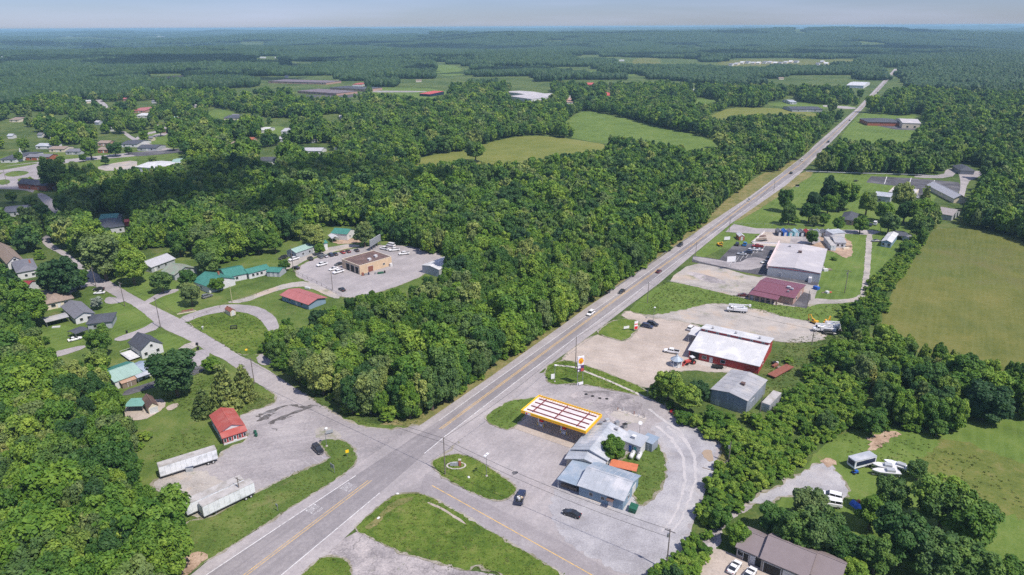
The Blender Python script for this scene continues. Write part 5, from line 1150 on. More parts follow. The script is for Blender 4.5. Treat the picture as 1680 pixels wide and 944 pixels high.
car('suv','black',1359,233,-10,8,'dark car on the far highway beside the second wood', GH)
car('sedan','navy',1394,197.5,10,-9,'dark car on the far highway level with the brick building', GH)
car('suv','black',1440,152,10,-12,'tiny dark car near the far end of the highway', GH)
car('van','white',1466,119,10,-14,'white vehicle where the highway disappears', GH)
car('suv','black',521.5,737,6,6,'black car parked on the asphalt lot by the corner grass')
car('sedan','black',938,842,-12,-4,'black sedan parked on the gravel before the blue-grey building')
car('pickup','navy',854,816,3,-10,'dark pickup truck with a bed full of clutter leaving the station')
q = bpy.data.objects[-1] if 0 else None
car('sedan','white',1205,930,8,-11,'white sedan parked nearer the bins at the taupe house')
car('sedan','white',1230,941,8,-11,'white sedan parked nearer the garage opening of the taupe house')
car('wagon','white',1363,813,-12,-3,'long white wagon on the gravel patch by the big trees')
car('van','white',1362,826,-12,-2,'white van beside the long wagon, half under the trees')
car('pickup','white',1102,576.5,-12,-2,'white pickup truck on the pale lot by the gazebo')
car('suv','white',1134,538.5,8,-6,'white car on the pale lot near the red building corner')
car('suv','navy',1062,535,12,2.5,'blue-black car beside the small red sign, nearer the highway side')
car('suv','black',1070.5,531.5,12,2.5,'black car behind the blue-black one under the lamp post')
car('sedan','red',1112,678,10,3,'small red car half hidden by the bushes at the gravel')
GL = 'cars in the dark asphalt lot of the warehouse'
car('suv','black',1209.5,400.5,3,-9,'black car in the corner by the mown grass', GL)
car('pickup','blue',1222,401,4,-9,'bright blue pickup truck in the warehouse lot', GL)
car('pickup','red',1243,404,-12,-1,'red pickup truck in the warehouse lot', GL)
car('sedan','white',1235.5,409,-12,-2,'white car in front of the red pickup, nearer the highway', GL)
car('sedan','white',1244,409.5,-12,-2,'white car in front of the red pickup, nearer the warehouse', GL)
car('suv','navy',1227,414,-12,-1,'navy car between the white and silver ones', GL)
car('sedan','silver',1217,416.5,-12,-1,'silver car closest to the worn part of the lot', GL)
car('suv','black',1276,408,6,-9,'black car against the far end of the pink fascia', GL)
car('sedan','black',1271,416.5,-10,1,'dark car in the middle of the fascia row', GL)
car('sedan','grey',1265,422,-10,1,'grey car in the fascia row', GL)
car('sedan','silver',1255,430,-10,1,'pale blue-grey car at the front end of the fascia row', GL)
car('sedan','maroon',1219,484,-12,-1,'dark red car by the maroon-roofed building')
car('suv','navy',1428,369,5,-8,'blue car at the end of the lane beside the brick house')
car('van','white',1436,367,5,-8,'white vehicle parked at the end of the lane')
car('sedan','grey',1437,395,-10,0,'grey car beside the mobile home')
car('sedan','white',1504,318,0,-10,'white car in the striped car park, farther one')
car('sedan','white',1504.5,323,0,-10,'white car in the striped car park, nearer one')
GT = 'vehicles around the tan garage'
car('pickup','white',528,434,-11,3,'white pickup truck standing apart on the garage yard', GT)
car('sedan','white',547,441,-11,3,'white car beside the garage bays, farther one', GT)
car('pickup','white',555,446,-11,3,'white pickup truck beside the garage bays, nearer one', GT)
car('sedan','black',556,433,-11,3,'dark car tucked against the garage corner', GT)
car('sedan','black',561,474.5,-9,-5,'black sedan alone at the low edge of the garage yard', GT)
car('sedan','black',485.5,439,-10,-3,'black sedan beside the utility pole at the yard edge', GT)
car('pickup','white',482,425,-11,3,'white pickup truck in front of the long shed', GT)
car('suv','black',464,423,-11,3,'dark car at the west end of the long shed', GT)
for i, (c, k, x, y) in enumerate([('black','suv',509,424.5), ('grey','suv',525.5,421), ('silver','sedan',534,419.5), ('navy','suv',542.5,418), ('black','sedan',550,416.5), ('red','sedan',562,413.5), ('maroon','sedan',571,412), ('black','sedan',585,410.5)]):
    car(k, c, x, y, -6, -4, ['black car first in the gravel row, by the pale yard', 'grey car second in the gravel row', 'silver car in the gravel row under the small tree', 'navy car in the middle of the gravel row', 'black car just before the red one in the gravel row', 'red car in the gravel row', 'dark maroon car beside the red one in the gravel row', 'black car alone behind the tan garage'][i], GT)
car('pickup','white',630.5,408,-10,-2,'white pickup truck in the group behind the garage, nearest the billboard', GT)
car('van','white',641,402.5,-10,-2,'large white van behind the white trucks', GT)
car('pickup','white',647,410,-10,1,'white pickup truck in front of the large van', GT)
car('pickup','white',663,416,-10,1,'white truck alone at the back corner of the garage yard', GT)
car('sedan','white',163,480,-12,1,'white car parked where the drive meets the side street')
car('sedan','black',162,474,-12,1,'black car just behind the white one at the drive')
car('pickup','silver',121,473,12,-3,'silver pickup truck beside the trees near the hip-roofed house')
car('sedan','white',122.5,556,8,-2,'white car beside the dark carport')
car('suv','grey',340,486,10,-3,'grey car under the small white-trunked tree')
# clutter in the dark pickup's bed
o = G(853.5, 820, .7); r = thing('clutter_pile', 'pale clutter heaped in the bed of the dark pickup truck', 'pile', (o.x, o.y, 1.2), 1.2)
rg = random.Random(5)
for i in range(7): mb = MB(); x, y, q = rg.uniform(-.9, .9), rg.uniform(-.6, .6), rg.uniform(.15, .3); mb.box(x - q, y - q * .7, 0, x + q, y + q * .7, q * 2.2); mb.obj(('box', 'bag', 'crate')[i % 3], (cream, tan, white, rust)[i % 4], r)
# bucket trucks
def bucket(label, px, py, dx, dy, color='white'):
    a = G(px, py, 1); b = G(px + dx, py + dy, 1); ang = math.atan2(b.y - a.y, b.x - a.x); r = thing('bucket_truck', label, 'truck', (a.x, a.y, .04), ang, 'utility trucks on the gravel yard')
    pm = carpaint(color, PC[color])
    mb = MB(); mb.box(-4.2, -1.0, .7, 3.9, 1.0, .95); mb.obj('chassis', rubber, r)
    mb = MB(); loft(mb, [ring(1.7, 2.1, .8, 2.7, .1), ring(2.7, 2.1, .8, 2.65, .1), ring(3.1, 2.1, .8, 1.8, .1), ring(4.1, 1.9, .8, 1.6, .1)]); c = mb.obj('cab', pm, r)
    mb = MB(); mb.quad((2.78, -.9, 2.55), (3.12, -.95, 1.85), (3.12, .95, 1.85), (2.78, .9, 2.55)); mb.box(2.0, -1.08, 1.8, 2.7, -1.055, 2.45); mb.box(2.0, 1.055, 1.8, 2.7, 1.08, 2.45); mb.obj('cab_glass', glass, c)
    mb = MB(); mb.box(-4.1, -1.2, .95, 1.5, -.6, 2.1); mb.box(-4.1, .6, .95, 1.5, 1.2, 2.1); mb.box(-4.1, -.6, .95, 1.5, .6, 1.2); mb.box(.4, -1.2, 2.1, 1.5, 1.2, 2.5); mb.obj('utility_body', pm, r)
    mb = MB(); mb.tube((-2.6, 0, 1.2), (-2.6, 0, 2.9), .4); t = mb.obj('turret', pm, r)
    mb = MB(); mb.box(-2.7, -.2, 2.8, 3.6, .2, 3.2); mb.obj('lower_boom', pm, r)
    mb = MB(); mb.box(-4.6, -.16, 3.25, 3.4, .16, 3.55); mb.obj('upper_boom', pm, r)
    mb = MB(); mb.box(-5.4, -.4, 2.7, -4.6, .4, 3.7); mb.obj('bucket', pm, r)
    for x in (3.1, -2.6, -1.6):
        for y in (-.95, .95): mb = MB(); mb.tube((x, y - .18, .5), (x, y + .18, .5), .5, n=12); w_ = mb.obj('wheel', rubber, r); mb = MB(); mb.tube((x, y - .2, .5), (x, y + .2, .5), .24); mb.obj('rim', white, w_)
    return r
bucket('white bucket truck standing alone in the middle of the gravel yard', 1209, 508.5, -14, -1)
bucket('white bucket truck beside the yellow excavators at the yard edge', 1352, 541, -14, -1)
bucket('second white boom truck half behind the one at the excavators', 1368, 537.5, -14, -1)
car('suv','black',1361,546,12,1,'black car in front of the trucks at the yard edge')
def excavator(label, px, py, dx, dy):
    a = G(px, py); b = G(px + dx, py + dy); ang = math.atan2(b.y - a.y, b.x - a.x); r = thing('excavator', label, 'excavator', a, ang, 'yellow excavators at the yard edge'); r.scale = (.7, .7, .7)
    for y in (-1.0, 1.0): mb = MB(); mb.prism([(-1.9, .1), (1.9, .1), (2.2, .5), (1.9, .85), (-1.9, .85), (-2.2, .5)], y - .3, y + .3, 'y'); mb.obj('track', rubber, r)
    mb = MB(); mb.box(-1.7, -1.25, .95, 1.4, 1.25, 1.6); mb.box(-1.8, -1.2, 1.6, -.6, 1.2, 2.1); mb.obj('engine_body', yelmach, r)
    mb = MB(); mb.box(-.3, .2, 1.6, 1.3, 1.2, 2.9); c = mb.obj('cab', yelmach, r); mb = MB(); mb.box(1.31, .3, 1.8, 1.34, 1.1, 2.8); mb.box(-.1, 1.21, 1.9, 1.1, 1.24, 2.8); mb.obj('cab_glass', glass, c)
    mb = MB(); mb.prism([(1.0, 1.5), (1.3, 1.3), (3.4, 4.0), (4.8, 3.6), (4.7, 4.0), (3.3, 4.5)], -.6, -.2, 'y'); mb.obj('boom', yelmach, r)
    mb = MB(); mb.prism([(4.6, 4.0), (5.0, 3.7), (4.4, 1.4), (4.1, 1.5)], -.55, -.25, 'y'); mb.obj('stick', yelmach, r)
    mb = MB(); mb.prism([(4.0, 1.5), (4.7, 1.4), (4.5, .5), (3.7, .6)], -.8, 0, 'y'); mb.obj('digging_bucket', rust, r)
excavator('yellow excavator with raised arm nearer the highway side', 1336, 531, -10, -4)
excavator('yellow excavator right behind the parked boom trucks', 1355, 533, 8, -6)
excavator('small yellow digger alone on the mown grass by the highway', 1180, 403.5, 6, 3)
# tractor
a = G(1131, 597); r = thing('tractor', 'red tractor with white cab and front loader beside the red building', 'tractor', a, math.radians(200))
mb = MB(); mb.box(-.4, -.5, .8, 1.9, .5, 1.6); mb.obj('hood', redmetal, r)
mb = MB(); mb.box(-1.5, -.75, 1.2, -.35, .75, 2.5); c = mb.obj('cab', glass, r); mb = MB(); mb.box(-1.6, -.85, 2.5, -.25, .85, 2.68); mb.obj('cab_roof', white, c)
for y in (-.95, .95):
    mb = MB(); mb.tube((-1.1, y - .25, .85), (-1.1, y + .25, .85), .85, n=16); w_ = mb.obj('rear_wheel', rubber, r); mb = MB(); mb.tube((-1.1, y - .27, .85), (-1.1, y + .27, .85), .45); mb.obj('rim', redmetal, w_)
    mb = MB(); mb.tube((1.5, y * .9 - .17, .5), (1.5, y * .9 + .17, .5), .5, n=14); mb.obj('front_wheel', rubber, r)
    mb = MB(); mb.prism([(-.2, 1.5), (0, 1.7), (3.0, .5), (2.9, .3)], y * .65 - .08, y * .65 + .08, 'y'); mb.obj('loader_arm', redmetal, r)
mb = MB(); mb.prism([(2.8, .1), (3.5, .05), (3.2, .25), (3.1, .8), (2.9, .8)], -1.1, 1.1, 'y'); mb.obj('loader_bucket', redmetal, r)
# small utility trailer, dark, on the walk
a = G(1177, 604); r = thing('utility_trailer', 'dark flat utility trailer before the red building', 'trailer', a, math.radians(-12))
mb = MB(); mb.box(-1.9, -1, .5, 1.9, 1, .62); mb.box(-1.9, -1, .62, 1.9, -.95, .9); mb.box(-1.9, .95, .62, 1.9, 1, .9); mb.obj('bed', rubber, r); mb = MB(); mb.prism([(1.9, .5), (1.9, .6), (3.1, .6), (3.1, .5)], -.08, .08, 'y'); mb.obj('tow_bar', steel, r)
for y in (-1.1, 1.1): mb = MB(); mb.tube((-.2, y - .1, .33), (-.2, y + .1, .33), .33); mb.obj('wheel', rubber, r)
# camper / toy hauler and boats behind
loc, L, W, ang = frame3((1404,757.5), (1439,748.5), (1395,751.5), 3.0); W = 2.6
r = thing('enclosed_trailer', 'white and black enclosed trailer with pale roof on the green field', 'trailer', loc, ang)
mb = MB(); mb.box(0, 0, .6, L, W, 2.95); mb.quad((L, 0, .6), (L, W, .6), (L + 1.1, W / 2, 1.2)) ; mb.obj('body', trailer, r)
mb = MB(); mb.box(.5, -.04, 1.25, L - .4, -.005, 2.6); mb.box(-.04, .25, 1.2, -.005, W - .25, 2.7); mb.obj('dark_side_panel', navy, r)
mb = MB(); mb.box(-.05, -.05, 2.95, L + .05, W + .05, 3.05); mb.obj('roof', galv, r)
for x in (L * .62, L * .72):
    for y in (0, W): mb = MB(); mb.tube((x, y - .14, .4), (x, y + .14, .4), .4, n=12); mb.obj('wheel', rubber, r)
def boat(label, px, py, ang, Lb=6, m=white, name='boat'):
    a = G(px, py); r = thing(name, label, 'boat', a, math.radians(ang), 'boats on trailers in the field'); mb = MB()
    S = []
    for x, w, z0 in ((-Lb / 2, .9, .9), (0, 1, .8), (Lb * .25, .9, .85), (Lb * .4, .5, 1.0), (Lb / 2, .05, 1.3)):
        w *= 1.15; S.append([(x, -w, 1.7), (x, -w * .8, z0 + .3), (x, 0, z0), (x, w * .8, z0 + .3), (x, w, 1.7), (x, 0, 1.62)])
    loft(mb, S); mb.obj('hull', m, r)
    mb = MB(); mb.box(-Lb * .3, -.7, 1.6, 0, .7, 2.3); mb.obj('canopy', greywall, r)
    mb = MB(); mb.box(-Lb / 2, -.5, .45, Lb / 2, -.4, .6); mb.box(-Lb / 2, .4, .45, Lb / 2, .5, .6); mb.box(-.2, -1, .4, .2, 1, .5); mb.obj('trailer_frame', steel, r)
    for y in (-1.1, 1.1): mb = MB(); mb.tube((0, y - .1, .35), (0, y + .1, .35), .35); mb.obj('wheel', rubber, r)
boat('white boat on a trailer closest to the enclosed trailer', 1449, 772, 160); boat('white boat behind the first one, nearer the trees', 1452, 781, 170, 7); boat('white and navy boat on a trailer farthest from the enclosed trailer', 1470, 770, 140, 6.5, trailer)
a = G(1402, 777); r = thing('ride_on_mower', 'small blue ride-on mower on the grass', 'mower', a, .3)
mb = MB(); mb.box(-.6, -.4, .3, .2, .4, .6); mb.box(.1, -.35, .3, .9, .35, .85); mb.obj('body', bluepaint, r); mb = MB(); mb.box(-.5, -.25, .6, -.1, .25, .75); mb.box(-.6, -.25, .7, -.48, .25, 1.1); mb.obj('seat', rubber, r)
for x, y, q in ((-.5, .5, .3), (-.5, -.5, .3), (.7, .45, .22), (.7, -.45, .22)): mb = MB(); mb.tube((x, y - .1, q), (x, y + .1, q), q); mb.obj('wheel', rubber, r)
a = G(1406, 832); r = thing('tarp_pile', 'blue tarp over a pile of things between the trees', 'pile', a, .4)
mb = MB(); mb.prism([(-1, 0), (-.7, .7), (.2, 1.1), (.9, .6), (1.1, 0)], -1.6, 1.6, 'y'); mb.obj('tarp', bluepaint, r); mb = MB(); mb.box(1.4, -1, 0, 2.2, .4, .6); mb.box(1.5, .8, 0, 2.0, 1.4, .8); mb.obj('crate', orange, r)
# dumpsters, bins
def dumpster(label, px, py, ang, m, lid=dumpgreen):
    a = G(px, py); r = thing('dumpster', label, 'dumpster', a, math.radians(ang))
    mb = MB(); mb.prism([(-.9, .1), (.8, .1), (1.0, 1.2), (-.9, 1.4)], -1.2, 1.2, 'y'); mb.obj('body', m, r)
    for s in (-.6, .6): mb = MB(); mb.prism([(-.95, 1.42), (1.05, 1.22), (1.05, 1.28), (-.95, 1.48)], s - .56, s + .56, 'y'); mb.obj('lid', lid, r)
    mb = MB(); mb.box(-.3, -1.32, .8, .4, -1.2, .95); mb.box(-.3, 1.2, .8, .4, 1.32, .95); mb.obj('lift_sleeve', m, r)
dumpster('dark green dumpster at the corner of the blue-grey building', 1039, 838, -25, dumpgreen)
dumpster('grey dumpster with dark lids beside the lone semi trailer', 312, 770.5, 20, greywall, navy)
dumpster('green dumpster on the concrete drive by the bushes', 1136, 935, -20, dumpgreen, rubber)
dumpster('blue steel dumpster behind the maroon-roofed building', 1339, 475, 30, bluepaint, bluepaint)
def bin_(label, px, py, m):
    a = G(px, py); r = thing('wheeled_bin', label, 'bin', a, random.uniform(0, 3), 'wheeled rubbish bins')
    mb = MB(); mb.prism([(-.3, .05), (.3, .05), (.38, 1.0), (-.38, 1.0)], -.3, .3, 'y'); mb.obj('body', m, r); mb = MB(); mb.box(-.42, -.34, 1.0, .42, .34, 1.08); mb.obj('lid', m, r)
    for y in (-.25, .25): mb = MB(); mb.tube((-.3, y - .03, .12), (-.3, y + .03, .12), .12); mb.obj('wheel', rubber, r)
bin_('green wheeled bin beside the red-roofed shop, nearer its porch', 420.5, 716.5, dumpgreen); bin_('dark green wheeled bin behind the other one at the shop lot', 419, 712, dumpgreen)
bin_('black wheeled bin at the street near the white house drive', 323.5, 567, rubber); bin_('black wheeled bin on the street corner grass below the other', 325, 574, rubber); bin_('dark wheeled bin on the lawn edge by the lower drive', 208.5, 547, rubber)
# ================================================================ STREET FURNITURE
GP = 'wooden utility poles'
TOPS = {}
def pole(key, label, base, top, arm=True, h=None, transformer=False, ang=None, m=polewood, group=GP):
    b = G(*base); d = depth(*base)
    if h is None: h = (base[1] - top[1]) * d / F / math.cos(PITCH + math.atan((base[1] - CY) / F) * 0) * 1.0
    # solve height from the picture
    lo, hi = 2, 30
    for _ in range(40):
        mid = (lo + hi) / 2; q, _z = P([(b.x, b.y, mid)])
        if q[0][1] > top[1]: lo = mid
        else: hi = mid
    h = lo; r = thing('utility_pole', label, 'pole', b, ang if ang is not None else RA + math.pi / 2, group)
    mb = MB(); mb.tube((0, 0, -.3), (0, 0, h), .17, .11, n=10); mb.obj('post', m, r)
    if arm:
        mb = MB(); mb.box(-1.2, -.17, h - .75, 1.2, -.05 - .01, h - .6) ; c = mb.obj('crossarm', m, r)
        for x in (-1.1, -.45, .45, 1.1): mb = MB(); mb.tube((x, -.11, h - .6), (x, -.11, h - .4), .06, .04); mb.obj('insulator', insul, c)
    if transformer: mb = MB(); mb.tube((.32, .1, h - 2.2), (.32, .1, h - 1.3), .22, n=12); mb.obj('transformer', steel, r)
    TOPS[key] = (b, h, r.rotation_euler[2]); return r
pole('a', 'tall utility pole standing in the junction grass island', (730.4, 779), (729, 718), arm=False)
pole('b', 'utility pole in front of the two parked semi trailers', (395.7, 822), (392, 783))
pole('c', 'utility pole with transformer at the bushes beside the concrete drive', (1093, 936), (1097.5, 868), transformer=True)
pole('d', 'utility pole with crossarm beside the conifers at the side street', (417.5, 630), (413.5, 588))
pole('e', 'utility pole at the corner of the lower drive and side street', (263.8, 538.5), (255, 488))
pole('f', 'utility pole beside the street where the drive to the pale-roofed house starts', (205, 503), (198, 463), transformer=True)
pole('g', 'pale utility pole with white transformer at the street bend', (157.5, 470), (155, 438), transformer=True)
pole('h', 'small utility pole at the far bend of the side street', (66, 394), (62, 380))
pole('i', 'bare yellowish pole on the bank, nearer the loop drive', (381, 495.5), (377, 469), arm=False, m=M_('yellow_pole', (.42, .40, .22)))
pole('j', 'bare pole at the yard fence beside the black sedan', (482, 447), (477, 405), arm=False)
pole('k', 'tall thin utility pole on the grass corner beside the highway', (1062, 498), (1062, 463), arm=False)
pole('l', 'thin pole at the mown grass beside the warehouse sign', (1141, 420), (1141, 397), arm=False)
pole('m', 'utility pole with two crossarms and lamps in the warehouse back field', (1385.5, 481), (1388, 443), transformer=True)
pole('n', 'utility pole by the mobile home track', (1443.7, 381), (1446.5, 358), arm=False)
pole('o', 'utility pole beside the trucks at the gravel yard edge', (1331.8, 566), (1334.5, 540))
pole('p', 'utility pole at the puddle end of the gravel sweep', (1195, 759), (1199, 725), arm=False, transformer=True)
pole('q', 'tall pole right behind the round price sign', (944, 607), (943.5, 553), arm=False)
pole('r', 'thin pole at the highway beside the lawn trees', (1269.5, 314), (1270, 297), arm=False)
pole('s', 'pole at the lane entrance beside the highway', (1196, 380), (1196, 357), arm=False)
pole('t', 'pole at the low end of the restaurant drive', (1324, 505), (1325, 477), arm=False)
pole('u', 'pole at the brick hall parking area', (12, 304), (9, 278), arm=False)
pole('v', 'thin pole at the low edge of the garage yard', (546, 477), (545, 446), arm=False)
pole('w', 'leaning pale pole beside the grey shipping container', (1246, 682), (1252, 648), arm=False)
def sag(p, q, m=.06, n=14):
    L = (q - p).length; return [p.lerp(q, i / n) - Vector((0, 0, 4 * L * .025 * (i / n) * (1 - i / n))) for i in range(n + 1)]
def cable(label, ps):
    mb = MB()
    for i in range(len(ps) - 1): mb.tube(ps[i], ps[i + 1], .035, n=4)
    o = mb.obj('power_cable', wire); tag(o, label, 'cable', 'overhead power cables')
def topof(k, dz=-.2): b, h, a = TOPS[k]; return Vector((b.x, b.y, h + dz))
cable('upper overhead cable from the junction island pole to the pole by the concrete drive', sag(topof('a'), topof('c')))
cable('lower overhead cable from the junction island pole to the pole by the concrete drive', sag(topof('a', -1.8), topof('c', -2.2)))
cable('overhead cable crossing the junction from the island pole to the conifer pole', sag(topof('a'), topof('d')))
cable('lower overhead cable crossing the junction to the conifer pole', sag(topof('a', -1.6), topof('d', -1.6)))
cable('overhead cable along the side street between the conifer pole and the corner pole', sag(topof('d'), topof('e')))
cable('overhead cable along the side street between the corner pole and the next house pole', sag(topof('e'), topof('f')))
cable('overhead cable between the two poles at the street bend', sag(topof('f'), topof('g')))
cable('overhead cable over the grass strip from the island pole to the round sign pole', sag(topof('a'), topof('q')))
cable('overhead cable along the highway from the round sign pole to the grass corner pole', sag(topof('q'), topof('k')))
cable('overhead cable along the highway from the grass corner pole to the warehouse sign pole', sag(topof('k'), topof('l')))
cable('overhead cable along the highway from the warehouse sign pole to the lane pole', sag(topof('l'), topof('s')))
cable('overhead cable along the highway from the lane pole to the lawn pole', sag(topof('s'), topof('r')))
cable('overhead cable from the grass corner pole to the gravel yard pole', sag(topof('k', -.6), topof('o')))
# lamp posts
def lamp(label, base, top, heads=1, box=True):
    b = G(*base); lo, hi = 2, 20
    for _ in range(40):
        mid = (lo + hi) / 2; q, _z = P([(b.x, b.y, mid)])
        if q[0][1] > top[1]: lo = mid
        else: hi = mid
    r = thing('lamp_post', label, 'lamp post', b, RA, 'lamp posts of the lots'); mb = MB(); mb.tube((0, 0, 0), (0, 0, lo), .09, .06, n=8); mb.obj('post', steel, r)
    mb = MB(); mb.tube((0, 0, -.05), (0, 0, .35), .35, .3, n=10); mb.obj('concrete_base', concrete, r)
    for i in range(heads):
        s = (-1, 1)[i] if heads > 1 else 1; mb = MB(); mb.box(s * .15 - (.75 if s < 0 else 0), -.3, lo - .25, s * .15 + (.75 if s > 0 else 0), .3, lo); hd = mb.obj('lamp_head', signwhite, r)
    return r
lamp('lamp post with two square white heads on the junction grass island', (798.4, 782), (797, 746), 2)
lamp('lamp post with one head at the highway end of the grass strip', (910, 627), (909.4, 600))
lamp('lamp post beside the two dark cars near the small red sign', (1072, 526), (1072, 505))
lamp('lamp post on the asphalt lot by the corner grass', (536, 733), (534, 704))
# tall price sign
b = G(951.5, 631.5); r = thing('price_sign', 'tall fuel station sign with a yellow shell emblem on white above dark price panels', 'sign', b, math.radians(20))
r.scale = (.78, .78, 1)
for x in (-1.2, 1.2): mb = MB(); mb.tube((x, 0, 0), (x, 0, 5.2), .13); mb.obj('post', steel, r)
mb = MB(); mb.box(-1.5, -.25, 7.4, 1.5, .25, 10.6); s = mb.obj('emblem_panel', signwhite, r)
def shell(y, R=1.1, z=9.0):
    pts = [(-.22 * R, z - .95 * R), (.22 * R, z - .95 * R), (.3 * R, z - .72 * R)]
    n = 9
    for i in range(n * 2 + 1):
        t = math.radians(-38 + (256) * i / (n * 2)); rr = R * (1.0 if i % 2 else .93); pts.append((rr * math.cos(t), z - .05 * R + rr * .95 * math.sin(t)))
    pts.append((-.3 * R, z - .72 * R)); return pts
mb = MB(); mb.prism(shell(0, 1.25), -.30, -.26, 'y'); mb.obj('emblem_outline', signred, s)
mb = MB(); mb.prism(shell(0, 1.08), -.33, -.305, 'y'); mb.obj('emblem_shell', signyel, s)
for k in range(-3, 4):
    t = math.radians(90 + k * 24); mb = MB(); mb.tube((0, -.34, 8.15), (.95 * math.cos(t), -.34, 9.0 + .85 * math.sin(t)), .045, n=4); mb.obj('emblem_rib', signred, s)
mb = MB(); mb.box(-1.5, -.2, 5.0, 1.5, .2, 7.35); s = mb.obj('price_panel', purple, r)
mb = MB(); mb.box(.1, -.24, 5.1, 1.4, -.21, 6.2); mb.obj('price_field', redmetal, s); mb = MB(); mb.box(-1.4, -.24, 6.3, -.1, -.21, 7.2); mb.box(-1.35, -.24, 5.2, -.7, -.21, 5.8); mb.obj('price_field', signwhite, s)
mb = MB(); mb.box(-1.4, -.2, 0, 1.4, .2, .9); mb.obj('plinth', signwhite, r)
# signs
def sign(label, base, w, h, z, m, ang=20, posts=2, name='sign', pm=steel, extra=None, group=None):
    b = G(*base); r = thing(name, label, 'sign', b, math.radians(ang), group)
    mb = MB(); mb.box(-w / 2, -.06, z, w / 2, .06, z + h); p = mb.obj('panel', m, r)
    for i in range(posts): x = 0 if posts == 1 else (-w / 2 + .1 + (w - .2) * i / (posts - 1)); mb = MB(); mb.tube((x, .12, 0), (x, .12, z + h), .06); mb.obj('post', pm, r)
    if extra:
        for (x0, z0, x1, z1, mm) in extra: mb = MB(); mb.box(x0, -.09, z + z0, x1, -.065, z + z1); mb.obj('lettering_field', mm, p)
sign('tall white roadside sign on one post by the warehouse lot', (1198, 442.5), 4.5, 2.8, 4.0, signwhite, 10, 1)
sign('small roofed white sign board on the mown grass by the highway', (1192.5, 396), 3.4, 1.8, .8, signwhite, 10, 2)
sign('red and white roadside sign beside the two dark cars', (1043, 543.5), 1.6, 3.4, .8, signwhite, 20, 2, extra=[(-.7, .1, .7, 1.3, signred), (-.7, 2.0, .7, 2.4, signred)])
sign('low white sign board in the grass patch by the highway', (1027.5, 541.5), 2.4, 1.0, .6, signwhite, 20, 2)
sign('yellow diamond-like road sign at the corner grass', (570.5, 751), .9, .9, 1.6, signyel, 30, 1)
sign('green-grey road sign seen from behind beside the highway', (546, 776), 1.6, 1.2, 1.6, steel, -40, 2)
sign('small grey road sign farther down the highway verge', (455.5, 840), .9, .7, 1.6, steel, -40, 1)
sign('small white sign board in the lawn of the lamp post corner', (541, 713), 2.0, 1.0, .5, greywall, 25, 2)
sign('small red-topped white sign at the foot of the tall price sign', (953, 632.5), 1.6, 1.0, .3, signwhite, 20, 2)
sign('white price board standing at the lamp post on the grass strip', (907, 623), 1.4, 1.8, .3, signwhite, 20, 2)
# monument in the junction island
b = G(748.5, 765); r = thing('brick_monument', 'low brick pillar monument inside a stone ring on the junction island', 'monument', b)
mb = MB(); mb.box(.7, -.3, 0, 1.3, .3, 2.0); mb.obj('pillar', brick, r); mb = MB(); mb.box(.6, -.4, 2.0, 1.4, .4, 2.12); mb.obj('cap_stone', concrete, r); mb = MB(); mb.box(-1.7, -.12, 0, .7, .12, 1.2); mb.obj('low_wall', greywall, r)
mb = MB(); n = 26
for i in range(n):
    t = 2 * math.pi * i / n; h_ = .22 + .05 * (i % 3)
    for rr_ in (.88, 1.05):
        for zz in (0, h_): mb.v.append((2.6 * rr_ * math.cos(t), 1.6 * rr_ * math.sin(t), zz))
for i in range(n):
    a_, b_ = 4 * i, 4 * ((i + 1) % n); mb.f += [(a_ + 1, a_ + 3, b_ + 3, b_ + 1), (a_ + 2, b_ + 2, b_ + 3, a_ + 3), (a_, a_ + 1, b_ + 1, b_)]
mb.obj('stone_edging', concrete, r)
# old pump island row of pipes and bollards
loc = G(1011, 672.5); e = G(1060, 688); d = e - loc; r = thing('pump_island', 'derelict concrete pump island with rusty stubs behind the canopy', 'pump island', loc, math.atan2(d.y, d.x))
mb = MB(); mb.box(0, -.6, 0, d.length, .6, .18); mb.obj('kerb_slab', concrete, r)
for i in range(6): mb = MB(); x = .6 + (d.length - 1.2) * i / 5; mb.tube((x, (-.2, .25)[i % 2], .18), (x, (-.2, .25)[i % 2], 1.0 + .3 * (i % 2)), .14); mb.obj('pipe_stub', (rust, white, concrete)[i % 3], r)
for i, (x, y) in enumerate(((961.5,647.5), (972,650.5), (984,654), (995.5,655))):
    b = G(x, y); r = thing('tank_cover', ['round dark tank cover nearest the canopy', 'second dark tank cover from the canopy', 'third dark tank cover from the canopy', 'dark tank cover farthest from the canopy'][i], 'cover', b, 0, 'tank covers in the old concrete')
    mb = MB(); mb.tube((0, 0, .0), (0, 0, .14), .55, n=12); mb.obj('lid', rubber, r)
for i, (x, y, lab) in enumerate(((996,694,'white propane cage by the store roof'), (1012,698,'grey ventilator box beside the store corner'), (1025,702,'dark ventilator box beyond the grey one'))):
    b = G(x, y); r = thing('utility_box', lab, 'box', b, .5); mb = MB(); mb.box(-.6, -.5, 0, .6, .5, 1.3); mb.obj('cabinet', (white, greywall, steel)[i], r); mb = MB(); mb.box(-.65, -.55, 1.3, .65, .55, 1.36); mb.obj('lid', (greywall, steel, rubber)[i], r)
# satellite dish
b = G(1049, 713); r = thing('satellite_dish', 'white satellite dish on the low wing beside the grey shed', 'dish', (b.x, b.y, 0), 0)
mb = MB(); mb.tube((0, 0, 0), (0, 0, 3.9), .07); mb.obj('mast', steel, r); mb = MB(); mb.tube((0, -.1, 3.9), (0, -.3, 4.1), .15, .6, n=16); mb.obj('reflector', white, r)
